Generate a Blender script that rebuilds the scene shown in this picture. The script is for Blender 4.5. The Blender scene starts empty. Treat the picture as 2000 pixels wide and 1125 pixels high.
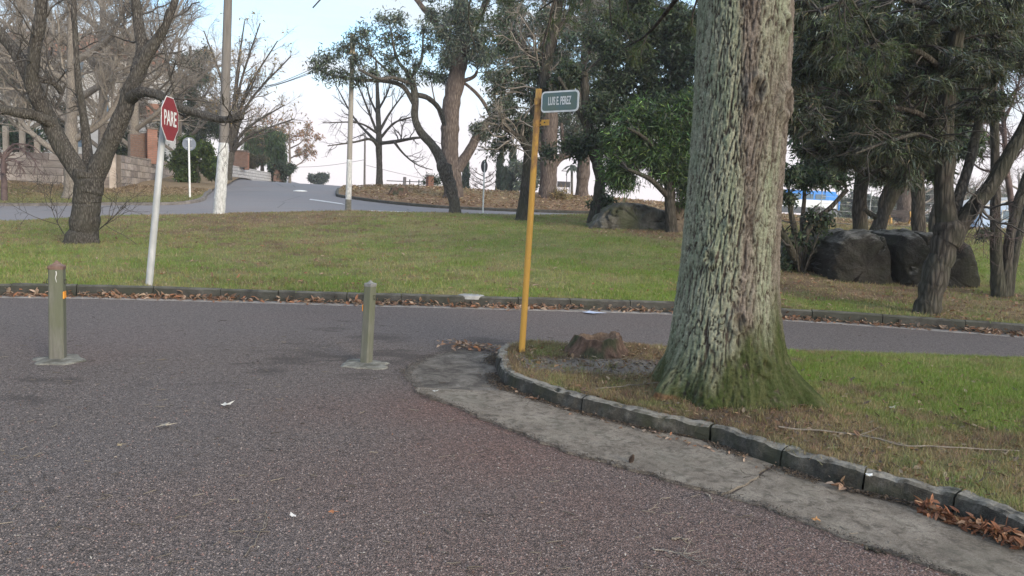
import bpy, math, random
import numpy as np
from mathutils import Matrix, Vector
rng = np.random.default_rng(7)
random.seed(7)
SC = bpy.context.scene
COL = SC.collection

# ------------------------------------------------------------ camera, sky, sun
F_PX, CX, CY, EYE = 1480.0, 1000.0, 562.5, 1.6
PITCH = math.atan((CY - 400.0) / F_PX)
ROLL = math.radians(2.7)
cp, sp = math.cos(PITCH), math.sin(PITCH)
R0 = np.array([1.0, 0, 0]); U0 = np.array([0, sp, cp]); FW = np.array([0, cp, -sp])
RC = math.cos(ROLL) * R0 + math.sin(ROLL) * U0
UC = -math.sin(ROLL) * R0 + math.cos(ROLL) * U0
cam_data = bpy.data.cameras.new('camera')
cam_data.sensor_width = 36.0
cam_data.lens = 36.0 * F_PX / 2000.0
cam_data.clip_start, cam_data.clip_end = 0.05, 4000.0
cam = bpy.data.objects.new('camera', cam_data)
COL.objects.link(cam)
cam.matrix_world = Matrix(((RC[0], UC[0], -FW[0], 0), (RC[1], UC[1], -FW[1], 0), (RC[2], UC[2], -FW[2], EYE), (0, 0, 0, 1)))
SC.camera = cam

SUN_EL, SUN_AZ = 16.0, 140.0          # degrees; azimuth clockwise from +Y (towards the right of the view)
world = bpy.data.worlds.new('World')
SC.world = world
world.use_nodes = True
nt = world.node_tree
nt.nodes.clear()
def wn(t, **kw):
    n = nt.nodes.new(t)
    for k, v in kw.items():
        setattr(n, k, v)
    return n
w_out = wn('ShaderNodeOutputWorld'); w_bg = wn('ShaderNodeBackground')
w_bg.inputs['Strength'].default_value = 0.1
w_sky = wn('ShaderNodeTexSky', sky_type='NISHITA', sun_disc=False)
w_sky.sun_elevation = math.radians(SUN_EL); w_sky.sun_rotation = math.radians(SUN_AZ)
w_sky.air_density, w_sky.dust_density, w_sky.ozone_density = 1.0, 1.5, 1.5
w_tc = wn('ShaderNodeTexCoord'); w_sep = wn('ShaderNodeSeparateXYZ')
nt.links.new(w_tc.outputs['Generated'], w_sep.inputs[0])
w_map = wn('ShaderNodeMapping'); w_map.inputs['Scale'].default_value = (1.1, 1.1, 10.0)
w_map.inputs['Location'].default_value = (0.35, 0.2, 0.31)
nt.links.new(w_tc.outputs['Generated'], w_map.inputs[0])
w_no = wn('ShaderNodeTexNoise'); w_no.inputs['Scale'].default_value = 1.5; w_no.inputs['Detail'].default_value = 6.0
w_no.inputs['Roughness'].default_value = 0.5
nt.links.new(w_map.outputs[0], w_no.inputs['Vector'])
w_r = wn('ShaderNodeValToRGB')
w_r.color_ramp.elements[0].position = 0.42; w_r.color_ramp.elements[0].color = (0.06, 0.06, 0.06, 1)
w_r.color_ramp.elements[1].position = 0.62; w_r.color_ramp.elements[1].color = (0.9, 0.9, 0.9, 1)
nt.links.new(w_no.outputs['Fac'], w_r.inputs[0])
# high veil of cloud: faintly pink low down, white and brightened above the view to light the ground
w_c = wn('ShaderNodeValToRGB'); w_c.color_ramp.elements[0].position = 0.0; w_c.color_ramp.elements[0].color = (0.76, 0.695, 0.715, 1)
e = w_c.color_ramp.elements.new(0.10); e.color = (0.73, 0.68, 0.71, 1)
e = w_c.color_ramp.elements.new(0.20); e.color = (0.64, 0.67, 0.70, 1)
e = w_c.color_ramp.elements.new(0.35); e.color = (0.54, 0.63, 0.68, 1)
w_c.color_ramp.elements[-1].position = 1.0; w_c.color_ramp.elements[-1].color = (1.62, 1.56, 1.48, 1)
nt.links.new(w_sep.outputs['Z'], w_c.inputs[0])
w_mul = wn('ShaderNodeMixRGB', blend_type='MULTIPLY'); w_mul.inputs[0].default_value = 1.0
w_mul.inputs[2].default_value = (6.9, 6.9, 6.9, 1)
nt.links.new(w_c.outputs[0], w_mul.inputs[1])
# the veil thickens to a full layer near the horizon
w_h = wn('ShaderNodeMapRange'); w_h.inputs['From Min'].default_value = 0.10; w_h.inputs['From Max'].default_value = 0.24
w_h.inputs['To Min'].default_value = 0.96; w_h.inputs['To Max'].default_value = 0.0
nt.links.new(w_sep.outputs['Z'], w_h.inputs[0])
w_mx = wn('ShaderNodeMath', operation='MAXIMUM')
nt.links.new(w_h.outputs[0], w_mx.inputs[0]); nt.links.new(w_r.outputs[0], w_mx.inputs[1])
w_mix = wn('ShaderNodeMixRGB')
w_sb = wn('ShaderNodeMixRGB', blend_type='MULTIPLY'); w_sb.inputs[0].default_value = 1.0; w_sb.inputs[2].default_value = (1.40, 1.72, 1.90, 1)
nt.links.new(w_sky.outputs[0], w_sb.inputs[1])
nt.links.new(w_mx.outputs[0], w_mix.inputs[0]); nt.links.new(w_sb.outputs[0], w_mix.inputs[1]); nt.links.new(w_mul.outputs[0], w_mix.inputs[2])
nt.links.new(w_mix.outputs[0], w_bg.inputs['Color']); nt.links.new(w_bg.outputs[0], w_out.inputs[0])

sun_d = bpy.data.lights.new('sun', 'SUN'); sun_d.energy = 1.5; sun_d.angle = math.radians(25); sun_d.color = (1.0, 0.83, 0.66)
sun = bpy.data.objects.new('sun', sun_d); COL.objects.link(sun)
az, el = math.radians(SUN_AZ), math.radians(SUN_EL)
to_sun = Vector((math.sin(az) * math.cos(el), math.cos(az) * math.cos(el), math.sin(el)))
sun.rotation_euler = to_sun.to_track_quat('Z', 'Y').to_euler()
VS = SC.view_settings
VS.view_transform = 'Standard'; VS.look = 'None'; VS.gamma = 1.0; VS.use_curve_mapping = False
VS.exposure = 1.12
SC.cycles.max_bounces = 6
SC.cycles.diffuse_bounces = 3

# ------------------------------------------------------------ placing helpers
def ray(px, py):
    return FW + (px - CX) / F_PX * RC - (py - CY) / F_PX * UC
def pt(px, py, Y):
    d = ray(px, py)
    return np.array([0, 0, EYE]) + d * (Y / d[1])
def hz(px, py, z=0.0):
    d = ray(px, py)
    return np.array([0, 0, EYE]) + d * ((z - EYE) / d[2])

# ------------------------------------------------------------ noise
def _h(ix, iy, iz, s):
    n = (ix.astype(np.int64) * 374761393 + iy.astype(np.int64) * 668265263 + iz.astype(np.int64) * 2147483647 + s * 1274126177) & 0xffffffff
    n = ((n ^ (n >> 13)) * 1274126177) & 0xffffffff
    n = ((n ^ (n >> 16)) * 2246822519) & 0xffffffff
    return ((n ^ (n >> 15)) & 0xffffff) / float(0xffffff)
def vn(p, s=0):
    p = np.asarray(p, float)
    i = np.floor(p); f = p - i; f = f * f * (3 - 2 * f)
    x, y, z = i[..., 0], i[..., 1], i[..., 2]
    r = 0
    for dx in (0, 1):
        for dy in (0, 1):
            for dz in (0, 1):
                w = (f[..., 0] if dx else 1 - f[..., 0]) * (f[..., 1] if dy else 1 - f[..., 1]) * (f[..., 2] if dz else 1 - f[..., 2])
                r = r + w * _h(x + dx, y + dy, z + dz, s)
    return r
def fbm(p, o=4, s=0):
    a, r, t = 0.5, 0, 0
    p = np.asarray(p, float)
    for k in range(o):
        r = r + a * vn(p, s + k); t += a; a *= 0.5; p = p * 2.03
    return r / t - 0.5
def xy0(x, y, k=1.0):
    return np.stack([np.asarray(x) * k, np.asarray(y) * k, np.zeros_like(np.asarray(x, float))], -1)
def sst(a, b, x):
    t = np.clip((x - a) / (b - a), 0, 1)
    return t * t * (3 - 2 * t)
def worley(u, v, s=0):
    iu, iv = np.floor(u), np.floor(v)
    f1 = np.full(u.shape, 9.0); f2 = f1.copy(); cid = np.zeros(u.shape)
    for dx in (-1, 0, 1):
        for dy in (-1, 0, 1):
            a = _h(iu + dx, iv + dy, iu * 0, s); b = _h(iu + dx, iv + dy, iu * 0, s + 1)
            d = np.hypot(iu + dx + a - u, iv + dy + b - v)
            m = d < f1
            f2 = np.where(m, f1, np.minimum(f2, d)); cid = np.where(m, a, cid); f1 = np.where(m, d, f1)
    return f1, f2, cid

# ------------------------------------------------------------ mesh helpers
def put(o, parent):
    COL.objects.link(o)
    if parent is not None:
        o.parent = parent
    return o
def mesh(name, V, F, col=None, smooth=True):
    V = np.ascontiguousarray(V, dtype=np.float32).reshape(-1, 3)
    Fs = F if isinstance(F, list) else [F]
    Fs = [np.asarray(f, dtype=np.int32) for f in Fs if len(f)]
    me = bpy.data.meshes.new(name)
    me.vertices.add(len(V)); me.vertices.foreach_set('co', V.ravel())
    li = np.concatenate([f.ravel() for f in Fs])
    tot = np.concatenate([np.full(len(f), f.shape[1], np.int32) for f in Fs])
    st = np.concatenate([[0], np.cumsum(tot)[:-1]]).astype(np.int32)
    me.loops.add(len(li)); me.loops.foreach_set('vertex_index', li)
    me.polygons.add(len(tot)); me.polygons.foreach_set('loop_start', st)
    me.polygons.foreach_set('use_smooth', np.full(len(tot), smooth, dtype=bool))
    me.update(calc_edges=True)
    if col is not None:
        c = np.ones((len(V), 4), np.float32); c[:, :3] = col
        at = me.color_attributes.new('Col', 'FLOAT_COLOR', 'POINT'); at.data.foreach_set('color', c.ravel())
    return me
def mk(name, V, F, m, parent=None, col=None, smooth=True):
    V = np.asarray(V, float).reshape(-1, 3)
    if parent is not None and not parent.get('local'):
        p = parent; off = np.zeros(3)
        while p is not None:
            off = off + np.array(p.location); p = p.parent
        V = V - off
    o = bpy.data.objects.new(name, mesh(name, V, F, col, smooth))
    o.data.materials.append(m)
    return put(o, parent)
def tag(o, label, cat, group=None, kind=None):
    o['label'] = label; o['category'] = cat
    if group: o['group'] = group
    if kind: o['kind'] = kind
    return o
def thing(name, label, cat, loc, group=None, kind=None):
    o = bpy.data.objects.new(name, None); COL.objects.link(o)
    o.empty_display_size = 0.2
    o.location = [float(c) for c in loc]
    return tag(o, label, cat, group, kind)
def stuff(o):
    o['kind'] = 'stuff'; return o

def tubes(P, R, S=6, ref=None):
    """P (N,K,3), R (N,K) -> verts, quads of N open tubes"""
    P = np.asarray(P, float); R = np.asarray(R, float)
    N, K = P.shape[:2]
    T = np.empty_like(P)
    T[:, 1:-1] = P[:, 2:] - P[:, :-2]; T[:, 0] = P[:, 1] - P[:, 0]; T[:, -1] = P[:, -1] - P[:, -2]
    T /= np.linalg.norm(T, axis=2, keepdims=True) + 1e-9
    av = P[:, -1] - P[:, 0]; av /= np.linalg.norm(av, axis=1, keepdims=True) + 1e-9
    h = np.where(np.abs(av[:, 2:3]) > 0.75, np.array([[1.0, 0.13, 0]]), np.array([[0.1, 0.05, 1.0]]))
    if ref is not None: h = np.broadcast_to(ref, h.shape)
    h = np.repeat(h[:, None], K, 1)
    A = h - (h * T).sum(2, keepdims=True) * T
    A /= np.linalg.norm(A, axis=2, keepdims=True) + 1e-9
    B = np.cross(T, A)
    th = np.linspace(0, 2 * np.pi, S, endpoint=False)
    V = P[:, :, None] + R[:, :, None, None] * (np.cos(th)[None, None, :, None] * A[:, :, None] + np.sin(th)[None, None, :, None] * B[:, :, None])
    base = (np.arange(N) * K * S)[:, None, None] + (np.arange(K - 1) * S)[None, :, None]
    j = np.arange(S)[None, None, :]; j2 = (j + 1) % S
    Q = np.stack([base + j, base + j2, base + j2 + S, base + j + S], -1).reshape(-1, 4)
    return V.reshape(-1, 3), Q
def join(parts):
    Vs, Fs, n = [], {}, 0
    for V, F in parts:
        for f in (F if isinstance(F, list) else [F]):
            f = np.asarray(f)
            if len(f): Fs.setdefault(f.shape[1], []).append(f + n)
        V = np.asarray(V).reshape(-1, 3); Vs.append(V); n += len(V)
    return np.concatenate(Vs), [np.concatenate(v) for v in Fs.values()]
BOXQ = np.array([[0, 3, 2, 1], [4, 5, 6, 7], [0, 1, 5, 4], [1, 2, 6, 5], [2, 3, 7, 6], [3, 0, 4, 7]])
def box(c, s, rz=0.0, M=None):
    x, y, z = [k / 2 for k in s]
    V = np.array([[-x, -y, -z], [x, -y, -z], [x, y, -z], [-x, y, -z], [-x, -y, z], [x, -y, z], [x, y, z], [-x, y, z]])
    ca, sa = math.cos(rz), math.sin(rz)
    V = V @ np.array([[ca, sa, 0], [-sa, ca, 0], [0, 0, 1]])
    if M is not None: V = V @ np.asarray(M).T
    return V + np.asarray(c, float), BOXQ
def bevbox(c, s, b, rz=0.0, M=None):
    """box with chamfered vertical and top edges: three stacked octagons"""
    x, y, z = [k / 2 for k in s]
    def ring(d, zz):
        X, Y = x - d, y - d
        return [[-X + b, -Y, zz], [X - b, -Y, zz], [X, -Y + b, zz], [X, Y - b, zz], [X - b, Y, zz], [-X + b, Y, zz], [-X, Y - b, zz], [-X, -Y + b, zz]]
    V = np.array(ring(0, -z) + ring(0, z - b) + ring(b, z))
    Q = [[k * 8 + i, k * 8 + (i + 1) % 8, k * 8 + 8 + (i + 1) % 8, k * 8 + 8 + i] for k in range(2) for i in range(8)]
    ca, sa = math.cos(rz), math.sin(rz)
    V = V @ np.array([[ca, sa, 0], [-sa, ca, 0], [0, 0, 1]])
    if M is not None: V = V @ np.asarray(M).T
    return V + np.asarray(c, float), [np.array(Q), np.array([[16, 17, 18, 19, 20, 21, 22, 23], [7, 6, 5, 4, 3, 2, 1, 0]])]
def grid(nu, nv):
    a = np.arange((nu - 1) * nv).reshape(nu - 1, nv)[:, :-1].ravel()
    return np.stack([a, a + nv, a + nv + 1, a + 1], -1)
def spline(P, n):
    """Catmull-Rom through rows of P, n steps per span"""
    P = np.asarray(P, float)
    Q = np.concatenate([[2 * P[0] - P[1]], P, [2 * P[-1] - P[-2]]])
    out = []
    for i in range(len(P) - 1):
        a, b, c, d = Q[i:i + 4]
        for t in np.linspace(0, 1, n, endpoint=False):
            out.append(0.5 * (2 * b + (c - a) * t + (2 * a - 5 * b + 4 * c - d) * t * t + (3 * b - a - 3 * c + d) * t ** 3))
    out.append(P[-1])
    return np.array(out)
def resample(P, K):
    P = np.asarray(P, float)
    d = np.concatenate([[0], np.cumsum(np.linalg.norm(np.diff(P[:, :3], axis=0), axis=1))])
    t = np.linspace(0, d[-1], K)
    return np.stack([np.interp(t, d, P[:, k]) for k in range(P.shape[1])], 1)

# ------------------------------------------------------------ materials
def ramp(n, stops):
    cr = n.color_ramp
    cr.elements[0].position, cr.elements[0].color = stops[0][0], (*stops[0][1], 1)
    cr.elements[1].position, cr.elements[1].color = stops[-1][0], (*stops[-1][1], 1)
    for p, c in stops[1:-1]:
        el_ = cr.elements.new(p); el_.color = (*c, 1)
class MB:
    def __init__(s, name, rough=0.85, spec=0.25):
        s.m = bpy.data.materials.new(name); s.m.use_nodes = True
        s.t = s.m.node_tree; s.b = s.t.nodes['Principled BSDF']
        s.b.inputs['Roughness'].default_value = rough
        s.b.inputs['Specular IOR Level'].default_value = spec
        s.co = None
    def n(s, t, **kw):
        o = s.t.nodes.new(t)
        for k, v in kw.items(): setattr(o, k, v)
        return o
    def l(s, a, b): s.t.links.new(a, b)
    def coord(s, scale=(1, 1, 1), rand=False):
        c = s.n('ShaderNodeTexCoord'); mp = s.n('ShaderNodeMapping'); mp.inputs['Scale'].default_value = scale
        s.l(c.outputs['Object'], mp.inputs[0])
        if rand:
            oi = s.n('ShaderNodeObjectInfo'); ml = s.n('ShaderNodeMath', operation='MULTIPLY'); ml.inputs[1].default_value = 37.0
            s.l(oi.outputs['Random'], ml.inputs[0]); s.l(ml.outputs[0], mp.inputs['Location'])
        return mp.outputs[0]
    def noise(s, co, scale, detail=4, rough=0.55, dist=0.0):
        o = s.n('ShaderNodeTexNoise'); o.inputs['Scale'].default_value = scale; o.inputs['Detail'].default_value = detail
        o.inputs['Roughness'].default_value = rough; o.inputs['Distortion'].default_value = dist
        s.l(co, o.inputs['Vector']); return o.outputs['Fac']
    def vor(s, co, scale, feat='F1', out='Distance', rnd=1.0):
        o = s.n('ShaderNodeTexVoronoi', feature=feat); o.inputs['Scale'].default_value = scale; o.inputs['Randomness'].default_value = rnd
        s.l(co, o.inputs['Vector']); return o.outputs[out]
    def ramp(s, fac, stops):
        o = s.n('ShaderNodeValToRGB'); ramp(o, stops); s.l(fac, o.inputs[0]); return o.outputs[0]
    def mix(s, f, a, b, mode='MIX'):
        o = s.n('ShaderNodeMixRGB', blend_type=mode)
        for i, v in ((0, f), (1, a), (2, b)):
            if isinstance(v, (int, float)): o.inputs[i].default_value = v
            elif isinstance(v, tuple): o.inputs[i].default_value = (*v, 1)
            else: s.l(v, o.inputs[i])
        return o.outputs[0]
    def math(s, op, a, b):
        o = s.n('ShaderNodeMath', operation=op)
        for i, v in ((0, a), (1, b)):
            if isinstance(v, (int, float)): o.inputs[i].default_value = v
            else: s.l(v, o.inputs[i])
        return o.outputs[0]
    def attr(s, nm='Col'):
        return s.n('ShaderNodeVertexColor', layer_name=nm).outputs[0]
    def bump(s, h, dist=0.01, strength=1.0):
        o = s.n('ShaderNodeBump'); o.inputs['Distance'].default_value = dist; o.inputs['Strength'].default_value = strength
        s.l(h, o.inputs['Height']); s.l(o.outputs[0], s.b.inputs['Normal'])
    def base(s, c):
        if isinstance(c, tuple): s.b.inputs['Base Color'].default_value = (*c, 1)
        else: s.l(c, s.b.inputs['Base Color'])
        return s
def simple(name, stops, scale=8, stretch=(1, 1, 1), rough=0.8, bump=0.0, bscale=None, detail=5, spec=0.25, metal=0.0):
    m = MB(name, rough, spec); co = m.coord(stretch, True)
    f = m.noise(co, scale, detail, 0.62)
    m.base(m.ramp(f, stops))
    if bump:
        m.bump(m.noise(co, bscale or scale * 2, 6, 0.65), bump)
    m.b.inputs['Metallic'].default_value = metal
    return m.m
def bark(name, dark, mid, light, scale=6.0, moss=None):
    m = MB(name, 0.95, 0.1); co = m.coord((1, 1, 0.22), True); co2 = m.coord((1, 1, 1), True)
    v = m.vor(co, scale * 3.0, 'DISTANCE_TO_EDGE'); n1 = m.noise(co, scale * 2.2, 6, 0.7, 0.6); n2 = m.noise(co2, 1.3, 3)
    h = m.math('ADD', m.math('MULTIPLY', v, 1.4), n1)
    c = m.ramp(h, [(0.32, dark), (0.62, mid), (0.95, light)])
    c = m.mix(m.ramp(n2, [(0.42, (0, 0, 0)), (0.7, (0.6, 0.6, 0.6))]), c, moss or mid)
    m.base(c); m.bump(h, 0.03); return m.m
def leafmat(name, trans=0.35, rough=0.55):
    m = MB(name, rough, 0.3); a = m.attr(); m.base(a)
    tr = m.n('ShaderNodeBsdfTranslucent'); m.l(m.mix(1.0, a, (1.1, 1.25, 0.7), 'MULTIPLY'), tr.inputs[0])
    mx = m.n('ShaderNodeMixShader'); mx.inputs[0].default_value = trans
    out = m.t.nodes['Material Output']
    m.l(m.b.outputs[0], mx.inputs[1]); m.l(tr.outputs[0], mx.inputs[2]); m.l(mx.outputs[0], out.inputs[0])
    return m.m
M_LEAF = leafmat('leaf'); M_BLADE = leafmat('grass_blade', 0.3, 0.6); M_DRY = leafmat('dry_leaf', 0.2, 0.7)
# ------------------------------------------------------------ the lie of the land
# far kerb of the drive, foot of its face, seen along its length
C1P = np.array([hz(x, y) for x, y in [(-60, 577), (0, 578), (180, 580), (350, 584), (520, 589), (700, 594), (860, 598), (1000, 602), (1160, 606), (1310, 611), (1530, 623), (1700, 634), (1850, 645), (2000, 656)]])
C1P = np.concatenate([[C1P[0] + np.array([-14, -1.4, 0])], C1P, [C1P[-1] + np.array([9, -1.9, 0])]])
def C1y(x): return np.interp(x, C1P[:, 0], C1P[:, 1])
C2P = np.array([pt(x, y, Y) for x, y, Y in [(-300, 440, 22), (0, 432, 26), (220, 421, 28), (430, 417, 30), (680, 411, 32), (890, 416, 32), (1000, 420, 32), (1150, 418, 32), (1400, 428, 32), (1700, 440, 32), (2000, 452, 32)]])
def C2y(x): return np.interp(x, C2P[:, 0], C2P[:, 1])
LEFT = [(300, 396.5, 36), (345, 396, 36.3), (385, 391, 37.2), (403, 384, 39), (405, 378, 41.5), (415, 371, 46), (440, 362, 54), (500, 354.5, 72)]
RIGHT = [(1150, 413.5, 39), (1000, 409, 39), (860, 402.5, 39.2), (760, 394, 39.8), (700, 386, 40.6), (665, 381, 41.6), (655, 377, 43.5), (660, 370, 52), (667, 363.5, 66), (672, 361, 73)]
ctl = []
for i in range(len(C1P)): ctl.append((C1P[i, 0], C1P[i, 1] + 0.1, 0.15)); ctl.append((C1P[i, 0], C1P[i, 1] - 2.5, 0.10))
ctl += [tuple(p) for p in C2P] + [tuple(pt(*a)) for a in LEFT + RIGHT]
ctl += [tuple(pt(*a)) for a in [
    (0, 398, 36), (200, 396.5, 36), (-200, 398, 34),
    (160, 478, 18.6), (60, 470, 18.5), (400, 470, 19), (700, 480, 19.5), (1000, 480, 19), (850, 440, 25), (1200, 480, 19), (1200, 446, 25.5),
    (1330, 452, 24.5), (1750, 560, 16.3), (1955, 582, 14.8), (1900, 500, 20), (1900, 470, 26), (1650, 470, 22), (1750, 450, 30),
    (0, 352, 44), (200, 366, 44), (260, 356, 48), (350, 340, 62), (385, 356, 50), (440, 346, 60), (525, 353, 80), (-200, 345, 44),
    (580, 356, 73), (530, 355, 73), (620, 357.5, 73),
    (740, 361.5, 51), (800, 364, 51), (900, 370, 50), (1000, 376, 50), (1150, 385, 50), (780, 378, 45), (1000, 392, 44), (1280, 395, 50), (1450, 412, 50),
    (1560, 436, 45), (1760, 440, 45), (1940, 447, 58), (1580, 421, 80), (2050, 449, 58), (1300, 405, 80), (1760, 432, 80)]]
for x in (-90, -60, -35, -22, -10, 5, 20, 40, 70, 100):
    ctl.append((x, 112, 1.2 if x > -30 else 4.0)); ctl.append((x, 150, 0.4 if x > -30 else 3.0))
ctl += [(-9, 90, 1.4), (0, 66, 1.5), (12, 66, 1.6), (-4, 64, 1.7), (-60, 30, -0.3), (-60, 50, 2.0), (-80, 20, -0.4), (60, 30, 1.6), (90, 40, 1.6), (60, 14, 0.5), (90, 14, 0.5), (-40, 8, .1), (40, 4, .1)]
ctl = np.array(ctl)
def _k(r): return np.sqrt(r * r + 2.0)
_D = _k(np.hypot(ctl[:, None, 0] - ctl[None, :, 0], ctl[:, None, 1] - ctl[None, :, 1]))
_A = np.zeros((len(ctl) + 3, len(ctl) + 3)); _A[:len(ctl), :len(ctl)] = _D - np.eye(len(ctl)) * 0.25
_A[:len(ctl), -3:] = _A[-3:, :len(ctl)] = 0
_A[:len(ctl), -3] = 1; _A[:len(ctl), -2:] = ctl[:, :2]; _A[-3, :len(ctl)] = 1; _A[-2:, :len(ctl)] = ctl[:, :2].T
_W = np.linalg.solve(_A, np.concatenate([ctl[:, 2], [0, 0, 0]]))
def G(x, y):
    x = np.asarray(x, float); y = np.asarray(y, float); sh = x.shape
    x, y = x.ravel(), y.ravel(); out = np.empty(len(x))
    for i in range(0, len(x), 20000):
        a, b = x[i:i + 20000], y[i:i + 20000]
        out[i:i + 20000] = _k(np.hypot(a[:, None] - ctl[None, :, 0], b[:, None] - ctl[None, :, 1])) @ _W[:-3] + _W[-3] + a * _W[-2] + b * _W[-1]
    return out.reshape(sh)
def PG(px, py, y0=11.2, y1=140):
    d = ray(px, py); Y = np.arange(y0, y1, 0.05)
    P = np.array([0, 0, EYE])[None] + d[None] * (Y / d[1])[:, None]
    h = P[:, 2] - G(P[:, 0], P[:, 1])
    k = np.argmax(h < 0)
    return P[k] if h.min() < 0 else None
def on(px, py, Y):
    """ground point under pixel column px at distance Y"""
    p = pt(px, py, Y); p[2] = float(G(p[0], p[1])); return p

# colour zones of the turf: brown litter and bright growth
ZL = [(60, 450, .35, .4), (200, 500, .1, .7), (60, 530, .15, .7), (450, 430, .85, .1), (300, 440, .5, .3), (600, 425, .8, .1), (800, 430, .4, .3), (450, 470, .5, .3), (350, 530, .3, .5), (600, 550, .35, .5), (600, 480, .5, .3), (800, 480, .35, .5), (800, 560, .3, .5),
      (1000, 450, .15, .6), (1000, 560, .25, .6), (1200, 480, .05, .9), (1250, 560, .05, 1.), (1100, 520, .1, .8), (1150, 440, .3, .3), (1300, 455, .8, 0), (1560, 560, .95, 0), (1700, 568, 1, 0), (1850, 585, .9, 0), (1980, 600, .8, .1), (1600, 600, .3, .6), (1750, 612, .4, .4), (1900, 635, .4, .4), (1900, 520, .0, .9), (1980, 550, .2, .6), (1950, 470, .35, .3), (1700, 450, .6, .2)]
_zl = []
for a in ZL:
    p = PG(a[0], a[1])
    if p is not None: _zl.append((p[0], p[1], a[2], a[3]))
ZI = [(1600, 720, .1, 1), (1800, 720, .0, 1), (1950, 760, .05, 1), (1560, 700, .3, .8), (1650, 800, .3, .6), (1800, 830, .4, .7), (1950, 880, .6, .4), (1600, 850, .95, .1), (1650, 880, .8, .2), (1750, 900, .6, .4), (1900, 970, .5, .5), (1300, 730, .9, .1), (1150, 700, 1, 0), (1200, 790, .75, .25), (1050, 690, .8, .1), (1400, 820, .9, .1), (1120, 745, .5, .5), (1400, 690, .9, .1), (1250, 700, 1, 0), (1550, 900, .4, .7), (1700, 950, .45, .6)]
_zi = [(*hz(a[0], a[1], .13)[:2], a[2], a[3]) for a in ZI]
def zone(x, y, Z, pw=3.0):
    Z = np.array(Z); d = np.hypot(np.asarray(x)[..., None] - Z[:, 0], (np.asarray(y)[..., None] - Z[:, 1]) * 0.7) + 0.05
    w = d ** -pw; w /= w.sum(-1, keepdims=True)
    return w @ Z[:, 2], w @ Z[:, 3]
GREEN = np.array([.165, .222, .048]); OLIVE = np.array([.20, .205, .09]); STRAW = np.array([.36, .285, .165]); BROWN = np.array([.17, .118, .082]); SOIL = np.array([.115, .10, .088])
def turfcol(x, y, Z, jit=0.0):
    b, g = zone(x, y, Z)
    n1 = fbm(xy0(x, y, 1.1), 4, 3); n2 = fbm(xy0(x, y, 2.7), 3, 9); n3 = fbm(xy0(x, y, 7.0), 2, 21)
    gg = np.clip(g + n1 * 1.3 + n3 * .8, 0, 1)[..., None]
    bb = sst(0.25, 0.85, b + n2 * 1.3 + n3 * 0.7)[..., None]
    st = sst(-0.08, 0.22, n1 * -1 + n3)[..., None]
    c = OLIVE * (1 - gg) + GREEN * gg
    c = c * (1 - 0.35 * st) + STRAW * 0.35 * st
    br = BROWN * (1 - 0.4 * st) + STRAW * 0.4 * st
    c = c * (1 - bb) + br * bb
    return c, bb[..., 0]

# ------------------------------------------------------------ ground materials
m = MB('asphalt', 0.9, 0.25)
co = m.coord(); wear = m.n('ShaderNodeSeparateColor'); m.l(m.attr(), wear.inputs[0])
cell = m.vor(co, 118, 'F1', 'Color'); dist = m.vor(co, 118, 'F1', 'Distance'); fine = m.noise(co, 300, 3, 0.7); med = m.noise(co, 26, 5, .7)
sx = m.n('ShaderNodeSeparateColor'); m.l(cell, sx.inputs[0])
stone = m.ramp(sx.outputs[0], [(0.0, (.158, .130, .116)), (0.45, (.248, .203, .180)), (0.75, (.31, .250, .222)), (0.93, (.34, .285, .26)), (1.0, (.40, .35, .325))])
c = m.mix(m.math('MULTIPLY', wear.outputs[1], .95), stone, (1.17, .86, .79), 'MULTIPLY')
c = m.mix(m.math('MULTIPLY', wear.outputs[2], .6), c, (.275, .240, .232))
bind = m.ramp(dist, [(0.32, (0, 0, 0)), (0.72, (1, 1, 1))])
c = m.mix(m.math('MULTIPLY', bind, .80), c, (.052, .045, .043))
c = m.mix(.8, c, m.ramp(med, [(.32, (.55, .55, .55)), (.68, (1.32, 1.32, 1.32))]), 'MULTIPLY')
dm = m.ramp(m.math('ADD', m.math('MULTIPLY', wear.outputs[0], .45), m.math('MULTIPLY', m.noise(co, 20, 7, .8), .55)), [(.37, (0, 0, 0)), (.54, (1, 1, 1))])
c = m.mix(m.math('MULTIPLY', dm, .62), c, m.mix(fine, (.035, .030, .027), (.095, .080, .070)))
m.base(c)
m.bump(m.math('ADD', m.math('SUBTRACT', 1.0, dist), m.math('ADD', m.math('MULTIPLY', fine, .5), m.math('MULTIPLY', med, 1.2))), 0.015)
M_ASPH = m.m
m = MB('street_asphalt', 0.8, 0.35); co = m.coord((1, 1, 1))
c = m.ramp(m.noise(co, 30, 4, .7), [(0.3, (.155, .146, .150)), (0.7, (.26, .245, .246))])
c = m.mix(m.ramp(m.noise(m.coord((.25, 1, 1)), .55, 5, .6), [(0.4, (0, 0, 0)), (0.65, (.65, .65, .65))]), c, (.225, .195, .192))
cr = m.ramp(m.vor(m.coord((.35, .5, 1)), .5, 'DISTANCE_TO_EDGE'), [(0.0, (1, 1, 1)), (0.008, (0, 0, 0))])
c = m.mix(m.math('MULTIPLY', cr, .65), c, (.06, .058, .06)); m.base(c); M_STREET = m.m
m = MB('turf_soil', 0.95, 0.1); co = m.coord(); a = m.attr()
n = m.noise(co, 38, 6, .75); n2 = m.noise(co, 9, 5, .7)
c = m.mix(1.0, a, m.ramp(n, [(0.3, (.45, .45, .45)), (0.7, (1.35, 1.32, 1.25))]), 'MULTIPLY')
m.base(c); m.bump(m.math('ADD', n, m.math('MULTIPLY', n2, .8)), .03); M_TURF = m.m
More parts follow.
